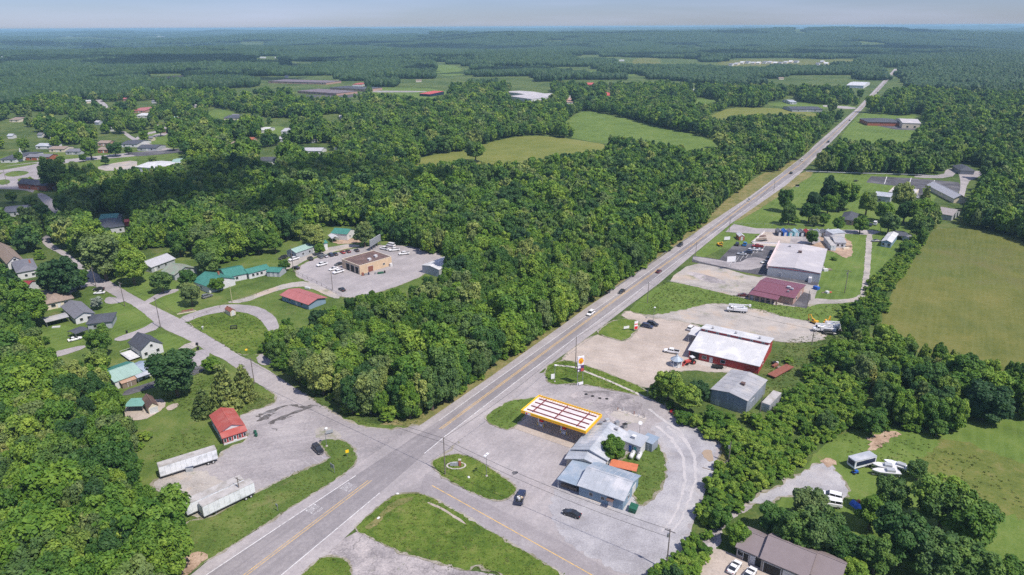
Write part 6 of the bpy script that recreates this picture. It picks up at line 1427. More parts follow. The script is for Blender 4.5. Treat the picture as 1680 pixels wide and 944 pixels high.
# guard rail along the wood
def rail(name, label, pts, m, h=.75, step=3.8, top=.3, post=steel):
    w = [G(*p) for p in pts]; d = w[-1] - w[0]; r = thing(name, label, 'guard rail' if 'guard' in name else 'fence', w[0], 0)
    mb = MB(); pp = MB(); o = w[0]
    for a, b in zip(w[:-1], w[1:]):
        a = a - o; b = b - o; L = (b - a).length; u = (b - a) / L; n = Vector((-u.y, u.x, 0)) * .05; k = max(1, int(L / step))
        q = [a - n, b - n, b + n, a + n]; z0, z1 = h - top, h; i = len(mb.v)
        mb.v += [(p.x, p.y, z0) for p in q] + [(p.x, p.y, z1) for p in q]
        mb.f += [(i, i + 3, i + 2, i + 1), (i + 4, i + 5, i + 6, i + 7), (i, i + 1, i + 5, i + 4), (i + 1, i + 2, i + 6, i + 5), (i + 2, i + 3, i + 7, i + 6), (i + 3, i, i + 4, i + 7)]
        for j in range(k + 1): p = a.lerp(b, j / k); pp.box(p.x - .06, p.y - .06, 0, p.x + .06, p.y + .06, h - .02)
    mb.obj('rail', m, r); pp.obj('posts_row', post, r); return r
rail('guard_rail', 'steel guard rail along the wood beside the highway, nearer stretch', [(997,482),(1062,438)], steel)
rail('guard_rail', 'steel guard rail along the wood beside the highway, farther stretch', [(1062,438),(1090,417),(1140,384.5)], steel)
rail('wooden_fence', 'pale board fence along the far wood edge above the lawn', [(1322,283),(1400,286),(1480,288),(1540,291)], white, 1.3, 3, .5, wood)
rail('wire_fence', 'low fence between the lawn and the lane', [(1203,369),(1280,371),(1345,373)], steel, 1.2, 4, .08)
rail('wire_fence', 'overgrown fence line on the bank below the garage yard', [(482,447),(520,465),(560,487)], steel, 1.2, 4, .08, wood)
rail('wire_fence', 'low wire fence across the bank of the green-roofed houses', [(318,523),(381,497),(440,478)], wood, 1.0, 5, .08, wood)
rail('wire_fence', 'thin fence along the restaurant grass strip', [(1095,463),(1150,472),(1200,481)], steel, .8, 4, .08)
# odds and ends in yards
def stack(name, label, px, py, ang, boxes, cat='pile'):
    b = G(px, py); r = thing(name, label, cat, b, math.radians(ang))
    for nm, m, x0, y0, z0, x1, y1, z1 in boxes: mb = MB(); mb.box(x0, y0, z0, x1, y1, z1); mb.obj(nm, m, r)
stack('lumber_pile', 'pile of old boards on the lawn by the loop drive', 307, 512, 30, [('board', wood, -3, -.6, 0, 3, .1, .5), ('board', rust, -2, .2, 0, 2.5, .8, .7), ('board', cream, -4, -1.1, 0, 3.5, -.9, .3)])
stack('scrap_pile', 'scrap metal heap against the garage side wall', 597, 452, 22, [('scrap', rust, -1, -.5, 0, 0, .5, 1.4), ('scrap', steel, .3, -.4, 0, 1.6, .5, .9), ('drum', navy, 2, -.3, 0, 2.7, .4, 1.1)])
stack('scrap_pile', 'green machine frame and drums along the garage side wall', 625, 449, 22, [('frame', dumpgreen, -1.6, -.7, 0, 1.2, .6, .8), ('drum', rubber, 1.5, -.4, 0, 2.2, .3, 1.2), ('drum', steel, -3, -.3, 0, -2.2, .4, 1.0)])
stack('scrap_pile', 'farm implements stacked at the back of the red building', 1272, 601, 40, [('implement', rust, -1.8, -.5, 0, 1.2, .5, .8), ('implement', rubber, .2, .8, 0, 1.6, 1.6, 1.0), ('implement', wood, -1.5, -2.4, 0, .3, -1.2, .6), ('wheel_block', white, 1.8, .2, 0, 2.5, .9, .8)])
stack('pallet_pile', 'white crates and pallets behind the warehouse corner', 1352, 446, 10, [('crate', white, 0, 0, 0, 2.2, 1.5, 1.2), ('pallet', wood, 3, 1, 0, 5, 3, .5), ('pallet', concrete, 1, 4, 0, 3, 6, .8)])
stack('lumber_pile', 'pale building materials in the dirt behind the yard office', 1389, 408, 20, [('board', cream, -3, -1, 0, 1, 0, .8), ('board', wood, 0, .6, 0, 4, 1.6, 1.0), ('board', white, -2, 2, 0, 1, 3.4, .6)])
stack('lumber_pile', 'dark stacks of beams on the open concrete yard', 1246, 394, 20, [('beam', rubber, -4, -3, 0, 3, -1.5, .5), ('beam', wood, -2, 0, 0, 5, 1.5, .5), ('beam', brownroof, 2, 4, 0, 8, 6, .5)])
stack('debris_pile', 'white and red debris beside the blue dumpster', 1358, 481, 30, [('bag', white, -1, -.5, 0, .4, .8, .9), ('panel', redmetal, .8, -.6, 0, 2.2, .2, .3), ('board', wood, -2.5, 1, 0, .5, 1.4, .3)])
stack('swing_bench', 'dark garden frame with a small seat in the loop lawn', 384, 540, 10, [('frame', rubber, -1.2, -.5, 1.3, 1.2, .5, 1.42), ('leg', rubber, -1.2, -.5, 0, -1.1, .5, 1.3), ('leg', rubber, 1.1, -.5, 0, 1.2, .5, 1.3), ('seat', wood, -.8, -.2, .5, .8, .3, .6)], 'bench')
stack('well_cover', 'small yellow marker box in the loop lawn', 404, 575, 10, [('box', signyel, -.4, -.4, 0, .4, .4, .35), ('cap', yellow, -.3, -.3, .35, .3, .3, .45)], 'marker')
stack('propane_tank', 'white oval tank behind the faded red-roofed house', 505, 475, -20, [('tank_body', white, -1.3, -.45, .2, 1.3, .45, 1.1), ('leg', concrete, -.9, -.4, 0, -.7, .4, .2), ('leg', concrete, .7, -.4, 0, .9, .4, .2)], 'tank')
stack('small_boat', 'upturned white boat on the lawn below the long carport', 92.5, 537.5, 15, [('hull', white, -1.4, -.5, 0, 1.4, .5, .5), ('keel', white, -1.2, -.1, .5, 1.2, .1, .65)], 'boat')
stack('white_post', 'small round white marker in the loop lawn near the street', 333, 541, 0, [('post', white, -.12, -.12, 0, .12, .12, 1.0), ('cap', white, -.3, -.3, 1.0, .3, .3, 1.4)], 'marker')
stack('lawn_sign', 'dark low sign box on the big lawn beside the highway', 1308, 307, 10, [('board', rubber, -1.6, -.1, .3, 1.6, .1, 1.8), ('base', white, -1.5, -.15, 0, 1.5, .15, .3)], 'sign')
stack('trampoline', 'dark round trampoline on the far lawn near the car park', 1404, 298, 0, [('mat', rubber, -1.6, -1.6, .8, 1.6, 1.6, .9), ('leg', steel, -1.5, -1.5, 0, -1.4, -1.4, .8), ('leg', steel, 1.4, 1.4, 0, 1.5, 1.5, .8)], 'trampoline')
stack('fallen_branches', 'pale fallen boards at the bushes beside the puddle', 1170, 775, -30, [('board', white, -2, -.1, 0, 2, .1, .15), ('board', wood, -3, .4, 0, .5, .6, .15)])
for i, (x, y, lab) in enumerate(((652,811,'white stone at the tip of the grassy triangle'), (621,851,'white stone in the dry grass of the triangle edge'), (769,784,'white concrete block in the junction island'))):
    b = G(x, y); t = thing('stone', lab, 'stone', b, i); mb = MB(); mb.ell((0, 0, .15), (.5, .35, .25), 8, 5); mb.obj('stone_body', white, t)
# ================================================================ TREES
def leaf_mat(name, stops, trans=.22, island=False, sat=1.0):
    m = bpy.data.materials.new(name); t = nt(m)
    if island:
        g = N(t, 'ShaderNodeNewGeometry'); rm = N(t, 'ShaderNodeMath', operation='MULTIPLY_ADD'); t.links.new(g.outputs['Random Per Island'], rm.inputs[0]); rm.inputs[1].default_value = .55; rm.inputs[2].default_value = .2; rnd = rm.outputs[0]
    else:
        oi = N(t, 'ShaderNodeObjectInfo'); rnd = oi.outputs['Random']
    v = coords(t); big = noi(t, v, .02, 3, .6)
    mm = N(t, 'ShaderNodeMath', operation='MULTIPLY_ADD'); t.links.new(big, mm.inputs[0]); mm.inputs[1].default_value = .7; mm.inputs[2].default_value = -.35
    ad = N(t, 'ShaderNodeMath', operation='ADD'); t.links.new(rnd, ad.inputs[0]); t.links.new(mm.outputs[0], ad.inputs[1])
    col = ramp(t, ad.outputs[0], stops)
    at = N(t, 'ShaderNodeAttribute', attribute_name='tint'); hs = N(t, 'ShaderNodeHueSaturation'); t.links.new(col, hs.inputs['Color'])
    m4 = N(t, 'ShaderNodeMath', operation='MULTIPLY_ADD'); t.links.new(at.outputs['Fac'], m4.inputs[0]); m4.inputs[1].default_value = .6; m4.inputs[2].default_value = 1.0; t.links.new(m4.outputs[0], hs.inputs['Value'])
    m5 = N(t, 'ShaderNodeMath', operation='MULTIPLY_ADD'); t.links.new(at.outputs['Fac'], m5.inputs[0]); m5.inputs[1].default_value = -.035; m5.inputs[2].default_value = .5; t.links.new(m5.outputs[0], hs.inputs['Hue'])
    col = hs.outputs[0]
    done(t, col, .62, 0, None, 0, .25, trans); return m
L_dec = leaf_mat('broadleaf_foliage', [(-.0, (0.045, 0.107, 0.035)), (.18, (0.071, 0.164, 0.031)), (.32, (0.121, 0.228, 0.031)), (.46, (0.099, 0.178, 0.052)), (.58, (0.164, 0.285, 0.031)), (.70, (0.107, 0.221, 0.031)), (.82, (0.228, 0.342, 0.043)), (.92, (0.143, 0.214, 0.071)), (1.0, (0.271, 0.335, 0.085))], .3)
L_pin = leaf_mat('conifer_foliage', [(.2, (0.104, 0.155, 0.041)), (.5, (0.164, 0.220, 0.056)), (.9, (0.258, 0.278, 0.073))], .12)
L_shr = leaf_mat('shrub_foliage', [(.1, (0.081, 0.175, 0.025)), (.5, (0.148, 0.269, 0.029)), (.95, (0.228, 0.336, 0.047))], .3)
L_far = leaf_mat('far_canopy_foliage', [(.05, (0.015, 0.038, 0.014)), (.3, (0.024, 0.058, 0.016)), (.5, (0.033, 0.067, 0.023)), (.7, (0.040, 0.084, 0.021)), (1.0, (0.066, 0.106, 0.031))], 0, True)
L_wht = leaf_mat('blossoming_foliage', [(.15, (.25, .30, .22)), (.6, (.40, .44, .36)), (.95, (.5, .52, .46))])
bark = mat('bark', (.13, .10, .075), var=.3, scale=2)
def quads_mesh(name, V, m, tint=None, smooth=False):
    n = len(V) // 4; me = bpy.data.meshes.new(name)
    me.vertices.add(len(V)); me.vertices.foreach_set('co', V.astype(np.float32).ravel())
    me.loops.add(len(V)); me.loops.foreach_set('vertex_index', np.arange(len(V), dtype=np.int32))
    me.polygons.add(n); me.polygons.foreach_set('loop_start', np.arange(0, len(V), 4, dtype=np.int32))
    try: me.polygons.foreach_set('loop_total', np.full(n, 4, dtype=np.int32))
    except Exception: pass
    if tint is not None:
        a = me.attributes.new('tint', 'FLOAT', 'FACE'); a.data.foreach_set('value', tint.astype(np.float32))
    me.materials.append(m); me.update(calc_edges=True); return me
def leaves(rng, lobes, n, size, nbias=.6, droop=0.0, flat=1.0):
    """leaf-cluster quads scattered over lobes [(cx,cy,cz,r,rz)]; returns verts (4n,3) and tint"""
    L = np.array(lobes); w = L[:, 3] ** 2; w /= w.sum(); idx = rng.choice(len(L), n, p=w)
    d = rng.normal(size=(n, 3)); d[:, 2] = d[:, 2] + .25; d /= np.linalg.norm(d, axis=1)[:, None]
    rr = L[idx, 3] * rng.uniform(.78, 1.1, n)
    c = L[idx, :3] + d * np.stack([rr, rr, rr * L[idx, 4]], 1)
    keep = np.ones(n, bool)
    for k in range(len(L)):
        q = (c - L[k, :3]) / np.array([L[k, 3], L[k, 3], L[k, 3] * L[k, 4]]); keep &= ~((np.linalg.norm(q, axis=1) < .72) & (idx != k))
    c, d, idx = c[keep], d[keep], idx[keep]; n = len(c)
    nr = d * nbias + rng.normal(size=(n, 3)) * (1 - nbias) * .6 + np.array([0, 0, .45]); nr /= np.linalg.norm(nr, axis=1)[:, None]
    a = np.cross(nr, rng.normal(size=(n, 3))); a /= np.linalg.norm(a, axis=1)[:, None]; b = np.cross(nr, a)
    s = size * rng.uniform(.6, 1.35, n)[:, None]; s2 = s * rng.uniform(.5, 1.0, n)[:, None]
    bend = nr * s * -.22
    V = np.stack([c - a * s + bend, c - b * s2, c + a * s + bend, c + b * s2], 1).reshape(-1, 3)
    lt = rng.uniform(-.5, .5, len(L)); t = lt[idx] * .8 + rng.uniform(-.3, .3, n)
    return V, t
def core(lobes, k=.8):
    mb = MB()
    for (x, y, z, r, rz) in lobes: mb.ell((x, y, z), (r * k, r * k, r * k * rz), 7, 5)
    return mb
def core_arrays(lobes, k):
    mb = core(lobes, k); out = []
    for f in mb.f:
        q = [mb.v[i] for i in f]
        if len(q) == 3: q.append(q[2])
        out += q
    return np.array(out)
def crown_dec(seed, nl, n, size, narrow=1.0, k=.80, lz=1.0):
    """unit crown: radius ~1, centred at z=0 with half height ~1"""
    rng = np.random.default_rng(seed); lobes = [(0, 0, -.05, .60, 1.1)]
    for i in range(nl):
        t = i * 2.399963 + rng.uniform(-.4, .4); z = -.62 + 1.32 * ((i + .5) / nl) + rng.uniform(-.1, .1)
        rad = math.sqrt(max(.02, 1 - min(1, abs(z) / 1.02) ** 2)) * rng.uniform(.40, .86) * narrow
        r = rng.uniform(.14, .37) * (1.05 - .2 * max(z, 0)); lobes.append((rad * math.cos(t), rad * math.sin(t), z * .92, r, rng.uniform(.62, .85) * lz))
    V, t = leaves(rng, lobes, n, size, .5); C_ = core_arrays(lobes, k)
    return np.concatenate([V, C_]), np.concatenate([t, np.zeros(len(C_) // 4)])
def crown_pine(seed, n, size):
    rng = np.random.default_rng(seed); lobes = []; tiers = 9
    for j in range(tiers):
        z = -1 + 2 * j / tiers; R = (1 - j / tiers) ** .75 * .9 + .08; m = max(4, int(10 * R + 2))
        for i in range(m):
            t = 2 * math.pi * (i + rng.uniform(-.3, .3)) / m + j; rr = R * rng.uniform(.55, .85); lobes.append((rr * math.cos(t), rr * math.sin(t), z + rng.uniform(-.05, .05) - .06 * rr, .22 * (R + .35), .42))
    V, t = leaves(rng, lobes, n, size, .3); C_ = core_arrays([(0, 0, -1 + 2 * j / 6 + .1, (1 - j / 6) * .55 + .05, .7) for j in range(6)], 1)
    return np.concatenate([V, C_]), np.concatenate([t, np.zeros(len(C_) // 4)])
CROWN = [quads_mesh('crown', *[(v, L_dec, t) for v, t in [crown_dec(s, nl, 5200, .085, nw)]][0][:1], L_dec, None) if 0 else None for s, nl, nw in []]
def mk(fn, *a, m=L_dec, name='crown'):
    v, t = fn(*a); return quads_mesh(name, v, m, t)
CR = [mk(crown_dec, 100 + i, 34 + 3 * i, 7600, .064, (1, .95, 1.05, .9, 1, 1.08)[i], .72) for i in range(6)]
CRP = [mk(crown_pine, 200 + i, 5200, .075, m=L_pin) for i in range(2)]
CRS = [mk(crown_dec, 300 + i, 18, 2600, .085, 1.05, .72, m=L_shr) for i in range(2)]
CRB = [mk(crown_dec, 320, 34, 7600, .066, 1.0, .72, m=L_shr)]
CRW = [mk(crown_dec, 330, 18, 3000, .09, 1.0, .8, m=L_wht)]
CRM = [mk(crown_dec, 400 + i, 20, 1300, .125, (1, .92, 1.05, 1)[i], .78) for i in range(4)]
def trunk_mesh():
    mb = MB(); mb.tube((0, 0, -.02), (0, 0, .5), .035, .024, n=8)
    for i in range(5):
        t = i * 1.3 + .4; mb.tube((0, 0, .28 + .05 * i), (.16 * math.cos(t), .16 * math.sin(t), .55 + .05 * i), .014, .006, n=5)
    return mb.mesh('trunk', bark)
TRUNK = trunk_mesh()
CRD = {'dec': CR, 'pine': CRP, 'shrub': CRS, 'bright': CRB, 'white': CRW}
tn = [0]
def tree(loc, R, H, label, kind='dec', group=None, name=None, var=None, low=None):
    """R crown radius, H total height"""
    rz = random.uniform(0, 6.28)
    nm = name or {'pine': 'conifer', 'shrub': 'shrub'}.get(kind, 'tree'); r = thing(nm, label, {'conifer': 'conifer', 'shrub': 'shrub'}.get(nm, 'tree'), loc, rz, group)
    tr = bpy.data.objects.new('trunk', TRUNK); COL.objects.link(tr); tr.parent = r; tr.scale = (H, H, H * .95)
    me = random.choice(CRD[kind]) if var is None else CRD[kind][var]
    lo = low if low is not None else {'dec': .13, 'pine': .04, 'shrub': .0, 'bright': .1, 'white': .15}[kind]
    c = bpy.data.objects.new('crown', me); COL.objects.link(c); c.parent = r
    hz = H * (1 - lo) / 2; c.location = (0, 0, H * lo + hz); c.scale = (R, R * random.uniform(.9, 1.1), hz)
    return r
# crown centres in the picture: x, y, radius px, kind, height factor, label
EX = [
 (214,433,24,'bright',1.15,'bright green round tree at the side street, before the pale-roofed house'),
 (283,606,40,'dec',.95,'broad dark tree shading the drive below the white house'),
 (342,414,23,'dec',1.1,'dark tree on the grass nearest the pale blue shed'),
 (292,396,18,'dec',1.1,'green tree just left of the pale blue shed'),
 (264,460,17,'dec',1.0,'small round tree on the lawn below the pale-roofed house'),
 (307,455,14,'dec',1.0,'tree at the corner of the mossy-roofed house'),
 (312,480,18,'dec',1.0,'round tree on the lawn between the mossy house and the street'),
 (356,466,13,'dec',.8,'spreading small tree before the white gable of the green-roofed house'),
 (341,427,20,'dec',1.1,'dark tree behind the dormered green-roofed house'),
 (466,434,9,'bright',1.0,'small bushy tree at the yard pole'),
 (422,393,17,'bright',1.1,'round light green tree before the long wood, nearer the street'),
 (450,396,14,'dec',1.1,'olive green tree beside the light green round one'),
 (490,373,14,'dec',1.2,'tall tree before the half hidden grey house'),
 (512,386,20,'dec',1.0,'broad tree between the green-roofed house and the long shed'),
 (524.5,407,9,'bright',1.0,'small bright tree in front of the long shed'),
 (597,381,17,'dec',1.1,'tree beside the white house with green roof and carport'),
 (365,628,27,'pine',1.35,'tall layered conifer behind the red-roofed shop, middle one'),
 (398,622,21,'pine',1.35,'yellowish layered conifer nearest the side street'),
 (331,656,19,'pine',1.2,'smaller conifer at the back corner of the red-roofed shop'),
 (346,597,15,'dec',.8,'dark low tree at the street behind the conifers'),
 (163,556,22,'dec',1.1,'leafy tree between the dark-roofed house and the lower drive'),
 (160,592,21,'dec',1.1,'leafy tree below the lower drive beside the green-roofed house'),
 (158,496,11,'white',.9,'white-blossoming small tree by the grey-roofed house'),
 (44,500,28,'bright',1.1,'large light green tree behind the tan hip-roofed house'),
 (97,451,32,'dec',1.0,'large dark tree at the street bend by the silver pickup'),
 (127,455,16,'dec',1.0,'smaller dark tree beside the one at the street bend'),
 (165,415,34,'dec',1.05,'very broad dark tree across the side street bend'),
 (200,415,26,'dec',1.05,'grey-green tree behind the bright round one'),
 (112,490,7,'dec',.8,'round clipped shrub at the porch of the tan house'),
 (1006,734,21,'bright',1.0,'leafy bright tree growing between the grey-roofed store wings'),
 (1098,628,24,'dec',1.0,'bushy tree at the edge of the pale lot below the gazebo'),
 (1128,650,22,'dec',1.0,'bushy tree between the gazebo tree and the weathered warehouse'),
 (1147,640,18,'dec',.9,'bushy tree touching the weathered warehouse'),
 (1078,640,14,'dec',.9,'low bushy tree nearest the grass strip'),
 (1290,325,13,'dec',1.35,'lone round tree on the lawn nearest the highway'),
 (1296,349,12,'dec',1.3,'small-crowned tree with visible trunk on the lawn'),
 (1285,361,6,'dec',.9,'tiny tree at the foot of the small-crowned one'),
 (1304,361,7,'dec',.9,'tiny tree right of the small-crowned one'),
 (1336,328,13,'dec',1.1,'round tree in the lawn grove, highway side'),
 (1329,346,14,'dec',1.1,'broad tree at the front of the lawn grove'),
 (1361,310,15,'dec',1.5,'tallest pointed tree of the lawn grove'),
 (1360,333,14,'bright',1.1,'olive-yellow tree in the middle of the lawn grove'),
 (1388,317,20,'dec',1.1,'wide tree in the lawn grove behind the brick house'),
 (1378,332,12,'dec',1.0,'small tree in the lawn grove before the wide one'),
 (1424,331,14,'dec',1.3,'dark tree between the brick house and the pale metal building'),
 (1353,359,9,'dec',1.0,'little tree at the lane left of the brick house'),
 (1337,361,8,'dec',1.0,'little tree at the lane, second from the brick house'),
 (1376,366,10,'dec',1.1,'tree standing at the wall of the brick house'),
 (1413,366,12,'bright',1.1,'light leafy tree at the end of the lane'),
 (1452,345,15,'dec',1.0,'rounded tree before the pale metal building'),
 (1482,321,17,'dec',1.3,'tall dark tree at the low beige building'),
 (1460,364,16,'dec',1.0,'broad light green tree behind the mobile home'),
 (1486,345,15,'dec',1.1,'tree between the mobile home and the car park'),
 (1333,387,11,'dec',1.0,'tree growing in the dirt yard behind the warehouse'),
 (1368,424,5,'shrub',.8,'small dark bush at the warehouse back corner'),
 (1519,322,12,'pine',1.6,'narrow evergreen at the car park island'),
 (1513,345,18,'dec',1.1,'dark tree on the near side of the car park, hedge side'),
 (1508,366,18,'dec',1.0,'dark tree where the hedgerow meets the hay field corner'),
 (1532,356,14,'dec',1.0,'grey-green tree beside the long grey-brown hall'),
 (1211,878,21,'dec',1.0,'tree at the near corner of the taupe house'),
 (1307,872,34,'dec',1.0,'big tree overhanging the taupe house ridge'),
 (1346,866,36,'dec',1.1,'big dark tree behind the taupe house, centre'),
 (1270,850,26,'dec',1.0,'tree between the dirt drive and the taupe house'),
 (1328,829,30,'dec',1.0,'tree right beside the long white wagon'),
 (1374,888,30,'dec',1.0,'tree shading the far taupe wing'),
 (1404,936,22,'bright',.9,'light green small tree past the end of the taupe house'),
 (1462,812,28,'dec',1.2,'dark grey-green tree behind the white boats'),
 (1432,838,26,'dec',1.1,'dark tree beside the blue tarp pile'),
 (1553,822,44,'dec',1.05,'huge spreading tree at the rough dry grass'),
 (1598,856,40,'dec',1.0,'large tree right of the huge spreading one'),
 (1483,878,42,'dec',1.1,'large dark tree in the middle of the lower grove'),
 (1440,905,34,'dec',1.0,'dark tree low in the grove near the house end'),
 (1535,908,42,'dec',1.0,'large tree at the bottom of the lower grove'),
 (1592,922,40,'dec',1.0,'broad tree at the bottom of the grove beside the shadowed grass'),
 (1662,938,28,'bright',.9,'light fern-green tree at the low field corner'),
 (1508,770,16,'dec',1.0,'small tree top just behind the boats'),
 (1300,738,0,'dec',1.0,''),
 (1357,690,18,'dec',1.0,'lone round tree at the edge of the bushes above the green field'),
 (1434,690,20,'dec',1.0,'dark rounded tree at the wood edge over the green field'),
 (1540,700,16,'dec',.9,'dark bushy tree nearest the bare earth of the green field'),
 (1385,470,10,'dec',.0,''),
 (1340,586,6,'shrub',.8,'low weedy bush beside the trucks'),
 (1293,590,9,'shrub',.8,'dark bush against the red building back wall'),
 (28,300,0,'dec',1,''),
 (42,296,5,'shrub',.8,'small round shrub in the pale parking area, darker one'),
 (49,294,6,'shrub',1,'reddish round shrub in the pale parking area'),
 (85,282,22,'dec',1.1,'wide tree with open crown beside the brick hall'),
 (63,300,0,'dec',1,''), (1412,153,6,'dec',1.2,'lone tree between the white barn and the far highway'),
 (1431,167,11,'dec',1.2,'tree clump alone on the far side of the distant highway'),
 (1256,182,0,'dec',1,''),
 (676,262,0,'dec',1,''),(780,246,15,'dec',1.0,'lone dense tree standing in the hay field'),
 (187,243,13,'dec',.8,'low broad tree between the brick cottage and the white bungalow'),
 (146,240,14,'dec',1.2,'tall tree beside the pale town road lawn'),
 (331,247,22,'dec',1.0,'light olive tree at the end of the dark town car park'),
 (120,272,8,'dec',1,'round tree on the pale town parking edge'),(100,262,7,'dec',1,'tree between the brick ranch and the round town tree'),(135,258,6,'dec',1,'small tree at the town road lawn'),(70,262,6,'dec',1,'tree before the brick ranch house'),
 (30,256,7,'dec',1,'tree at the chapel door'),(172,262,7,'dec',1,'tree on the lawn before the brick cottage'),(250,262,7,'dec',1,'tree in front of the sprawling white-roofed store'),(210,246,6,'dec',1,'small tree by the white bungalow corner'),(236,222,8,'dec',1.1,'tree inside the lane fork'),(262,212,8,'dec',1.1,'tree at the inner bend of the lane'),
 (283,234,9,'dec',1.1,'tree right of the long low dark house'),(18,322,9,'dec',1,'tree below the pale parking area'),(50,330,10,'dec',1,'second tree below the pale parking area'),(90,232,8,'dec',1.1,'tree behind the mobile home'),(38,236,9,'dec',1.1,'tree behind the chapel'),(440,218,7,'dec',1,'tree before the small clearing house'),(470,226,8,'dec',1,'tree below the side-winged house'),
]
NEX = 0
EXP = []
for (x, y, rp, kd, hf, lab) in EX:
    if rp <= 0 or hf <= 0: continue
    # crown centre at height ~.55H ; H from the radius
    z = 5.0
    for _ in range(4):
        d = depth(x, y, z); R = rp * d / F; H = R * 2.1 * hf * (1.15 if kd != 'shrub' else .7); z = H * .56
    p = G(x, y, z); EXP.append((p.x, p.y, R)); tree((p.x, p.y, 0), R, H, lab, kd); NEX += 1
# ---- open areas of the picture (no tree may stand in front of them)
OPEN = [
 # highway and the whole middle
 [(425,575),(440,590),(470,612),(540,657),(600,690),(680,692),(740,657),(800,617),(900,547),(970,497),(1000,477),(1060,437),(1120,392),(1155,366),(1205,320),(1225,302),(1250,284),(1276,283),(1317,257),(1337,236),(1370,205),(1407,174),(1440,142),(1467,112),(1476,112),(1424,176),(1412,186),(1374,232),(1330,265),(1318,283),(1400,286),(1540,290),(1556,279),(1575,270),(1600,271),(1625,283),(1600,300),(1590,330),(1570,333),(1575,345),(1566,356),(1545,348),(1540,330),(1520,340),(1505,350),(1500,372),(1482,392),(1475,412),(1455,436),(1428,460),(1412,482),(1396,500),(1369,520),(1388,540),(1345,575),(1334,592),(1312,608),(1290,636),(1277,668),(1252,682),(1230,672),(1168,664),(1130,690),(1182,712),(1200,735),(1192,760),(1170,775),(1151,822),(1138,860),(1124,902),(1100,925),(1060,960),(260,1100),(285,950),(303,920),(300,870),(277,838),(236,790),(247,735),(240,700),(215,692),(205,680),(210,650),(178,640),(172,600),(130,590),(62,594),(60,580),(100,560),(60,552),(46,540),(60,525),(60,475),(28,470),(30,440),(-20,440),(-20,400),(30,405),(75,440),(70,400),(62,385),(85,380),(100,400),(150,440),(172,455),(216,440),(232,410),(290,405),(330,425),(340,438),(400,425),(470,395),(540,370),(585,372),(612,393),(630,395),(672,402),(700,418),(728,417),(756,430),(722,444),(690,452),(670,470),(600,480),(560,492),(520,510),(490,525),(460,535),(438,545)],
 [(1532,376),(1584,373),(1631,384),(1680,398),(1900,470),(1900,640),(1680,588),(1600,575),(1560,572),(1500,548),(1450,530),(1452,512),(1471,464),(1499,425),(1521,392)],
 [(1240,815),(1300,770),(1365,715),(1415,702),(1450,712),(1480,710),(1520,706),(1560,707),(1600,692),(1680,690),(1900,700),(1900,1100),(1120,1100),(1125,960),(1150,905),(1180,870)],
 [(660,264),(720,253),(767,249),(794,237),(847,224),(900,223),(987,236),(1015,244),(955,249),(877,260),(850,264),(800,266),(760,262),(700,268)],
 [(927,199),(954,182),(977,184),(1030,195),(1094,212),(1140,221),(1190,234),(1172,242),(1120,238),(1060,229),(1000,222),(940,212)],
 [(1160,190),(1200,177),(1265,177),(1342,184),(1338,192),(1300,187),(1250,187),(1210,190),(1180,196)],
 [(1250,171),(1280,165),(1295,157),(1310,159),(1310,168),(1350,172),(1405,174),(1405,179),(1340,184),(1265,177)],
 [(1120,167),(1150,160),(1180,165),(1175,171)],
 [(1377,226),(1413,188),(1424,186),(1440,188),(1480,190),(1515,188),(1516,206),(1502,216),(1488,234),(1440,228),(1400,231)],
 [(1387,132),(1418,132),(1424,150),(1440,140),(1436,152),(1405,160),(1395,145)],
 [(1430,150),(1455,133),(1462,140),(1445,160),(1432,168)],
 [(1190,97),(1300,96),(1330,98),(1410,97),(1410,103),(1340,107),(1300,104),(1240,108),(1205,108)],
 [(1038,96),(1085,96),(1083,102),(1042,102)],
 [(-60,262),(20,240),(60,230),(85,230),(110,238),(150,238),(160,228),(180,228),(200,224),(225,224),(258,234),(290,243),(304,244),(302,270),(230,276),(165,278),(150,268),(120,275),(95,290),(95,312),(70,322),(108,350),(98,358),(60,330),(-60,320)],
 [(0,333),(42,333),(42,352),(0,352)],
 [(150,352),(205,352),(215,358),(215,368),(205,380),(150,372)],
 [(305,398),(328,398),(328,406),(305,406)],
 [(200,213),(215,214),(222,224),(262,218),(276,222),(290,246),(270,244),(232,236)],
 [(215,173),(245,173),(246,195),(222,194)],
 [(262,200),(280,212),(268,222),(252,216)],
 [(338,190),(345,178),(376,180),(396,188),(394,196),(360,197)],
 [(424,205),(440,206),(460,206),(483,210),(482,219),(430,220)],
 [(424,252),(457,254),(457,265),(424,265)],
 [(494,238),(548,236),(550,247),(527,251),(494,250)],
 [(528,187),(560,192),(555,198),(530,196)],
 [(428,126),(545,127),(550,137),(430,137)], [(482,138),(600,136),(602,149),(560,157),(484,157)],
 [(612,148),(640,143),(700,141),(738,143),(740,152),(708,162),(692,162),(660,156),(605,152)],
 [(836,146),(906,145),(908,158),(872,166),(836,160)],
 [(928,158),(942,160),(942,170),(928,169)], [(960,132),(976,132),(976,140),(960,140)], [(990,148),(1004,148),(1004,158),(990,158)],
 [(713,105),(745,106),(768,118),(740,122),(718,114)],
 [(262,122),(298,122),(298,133),(262,133)],
 [(150,159),(160,159),(180,176),(172,177)],
 [(12,190),(32,190),(32,201),(12,201)],
 [(776,300),(838,295),(836,306),(780,308)],
 [(376,226),(390,226),(390,240),(376,240)], [(312,169),(322,169),(326,177),(316,178)],
 [(565,163),(595,164),(590,170),(568,168)],
 [(1120,142),(1150,141),(1150,145),(1120,145)],
 [(966,115),(1045,116),(1040,119),(970,119)],
]
for (x, y, w_, *_r) in FH: OPEN.append([(x - w_ * .6, y - w_ * .45), (x + w_ * .6, y - w_ * .45), (x + w_ * .55, y + 1.5), (x - w_ * .55, y + 1.5)])
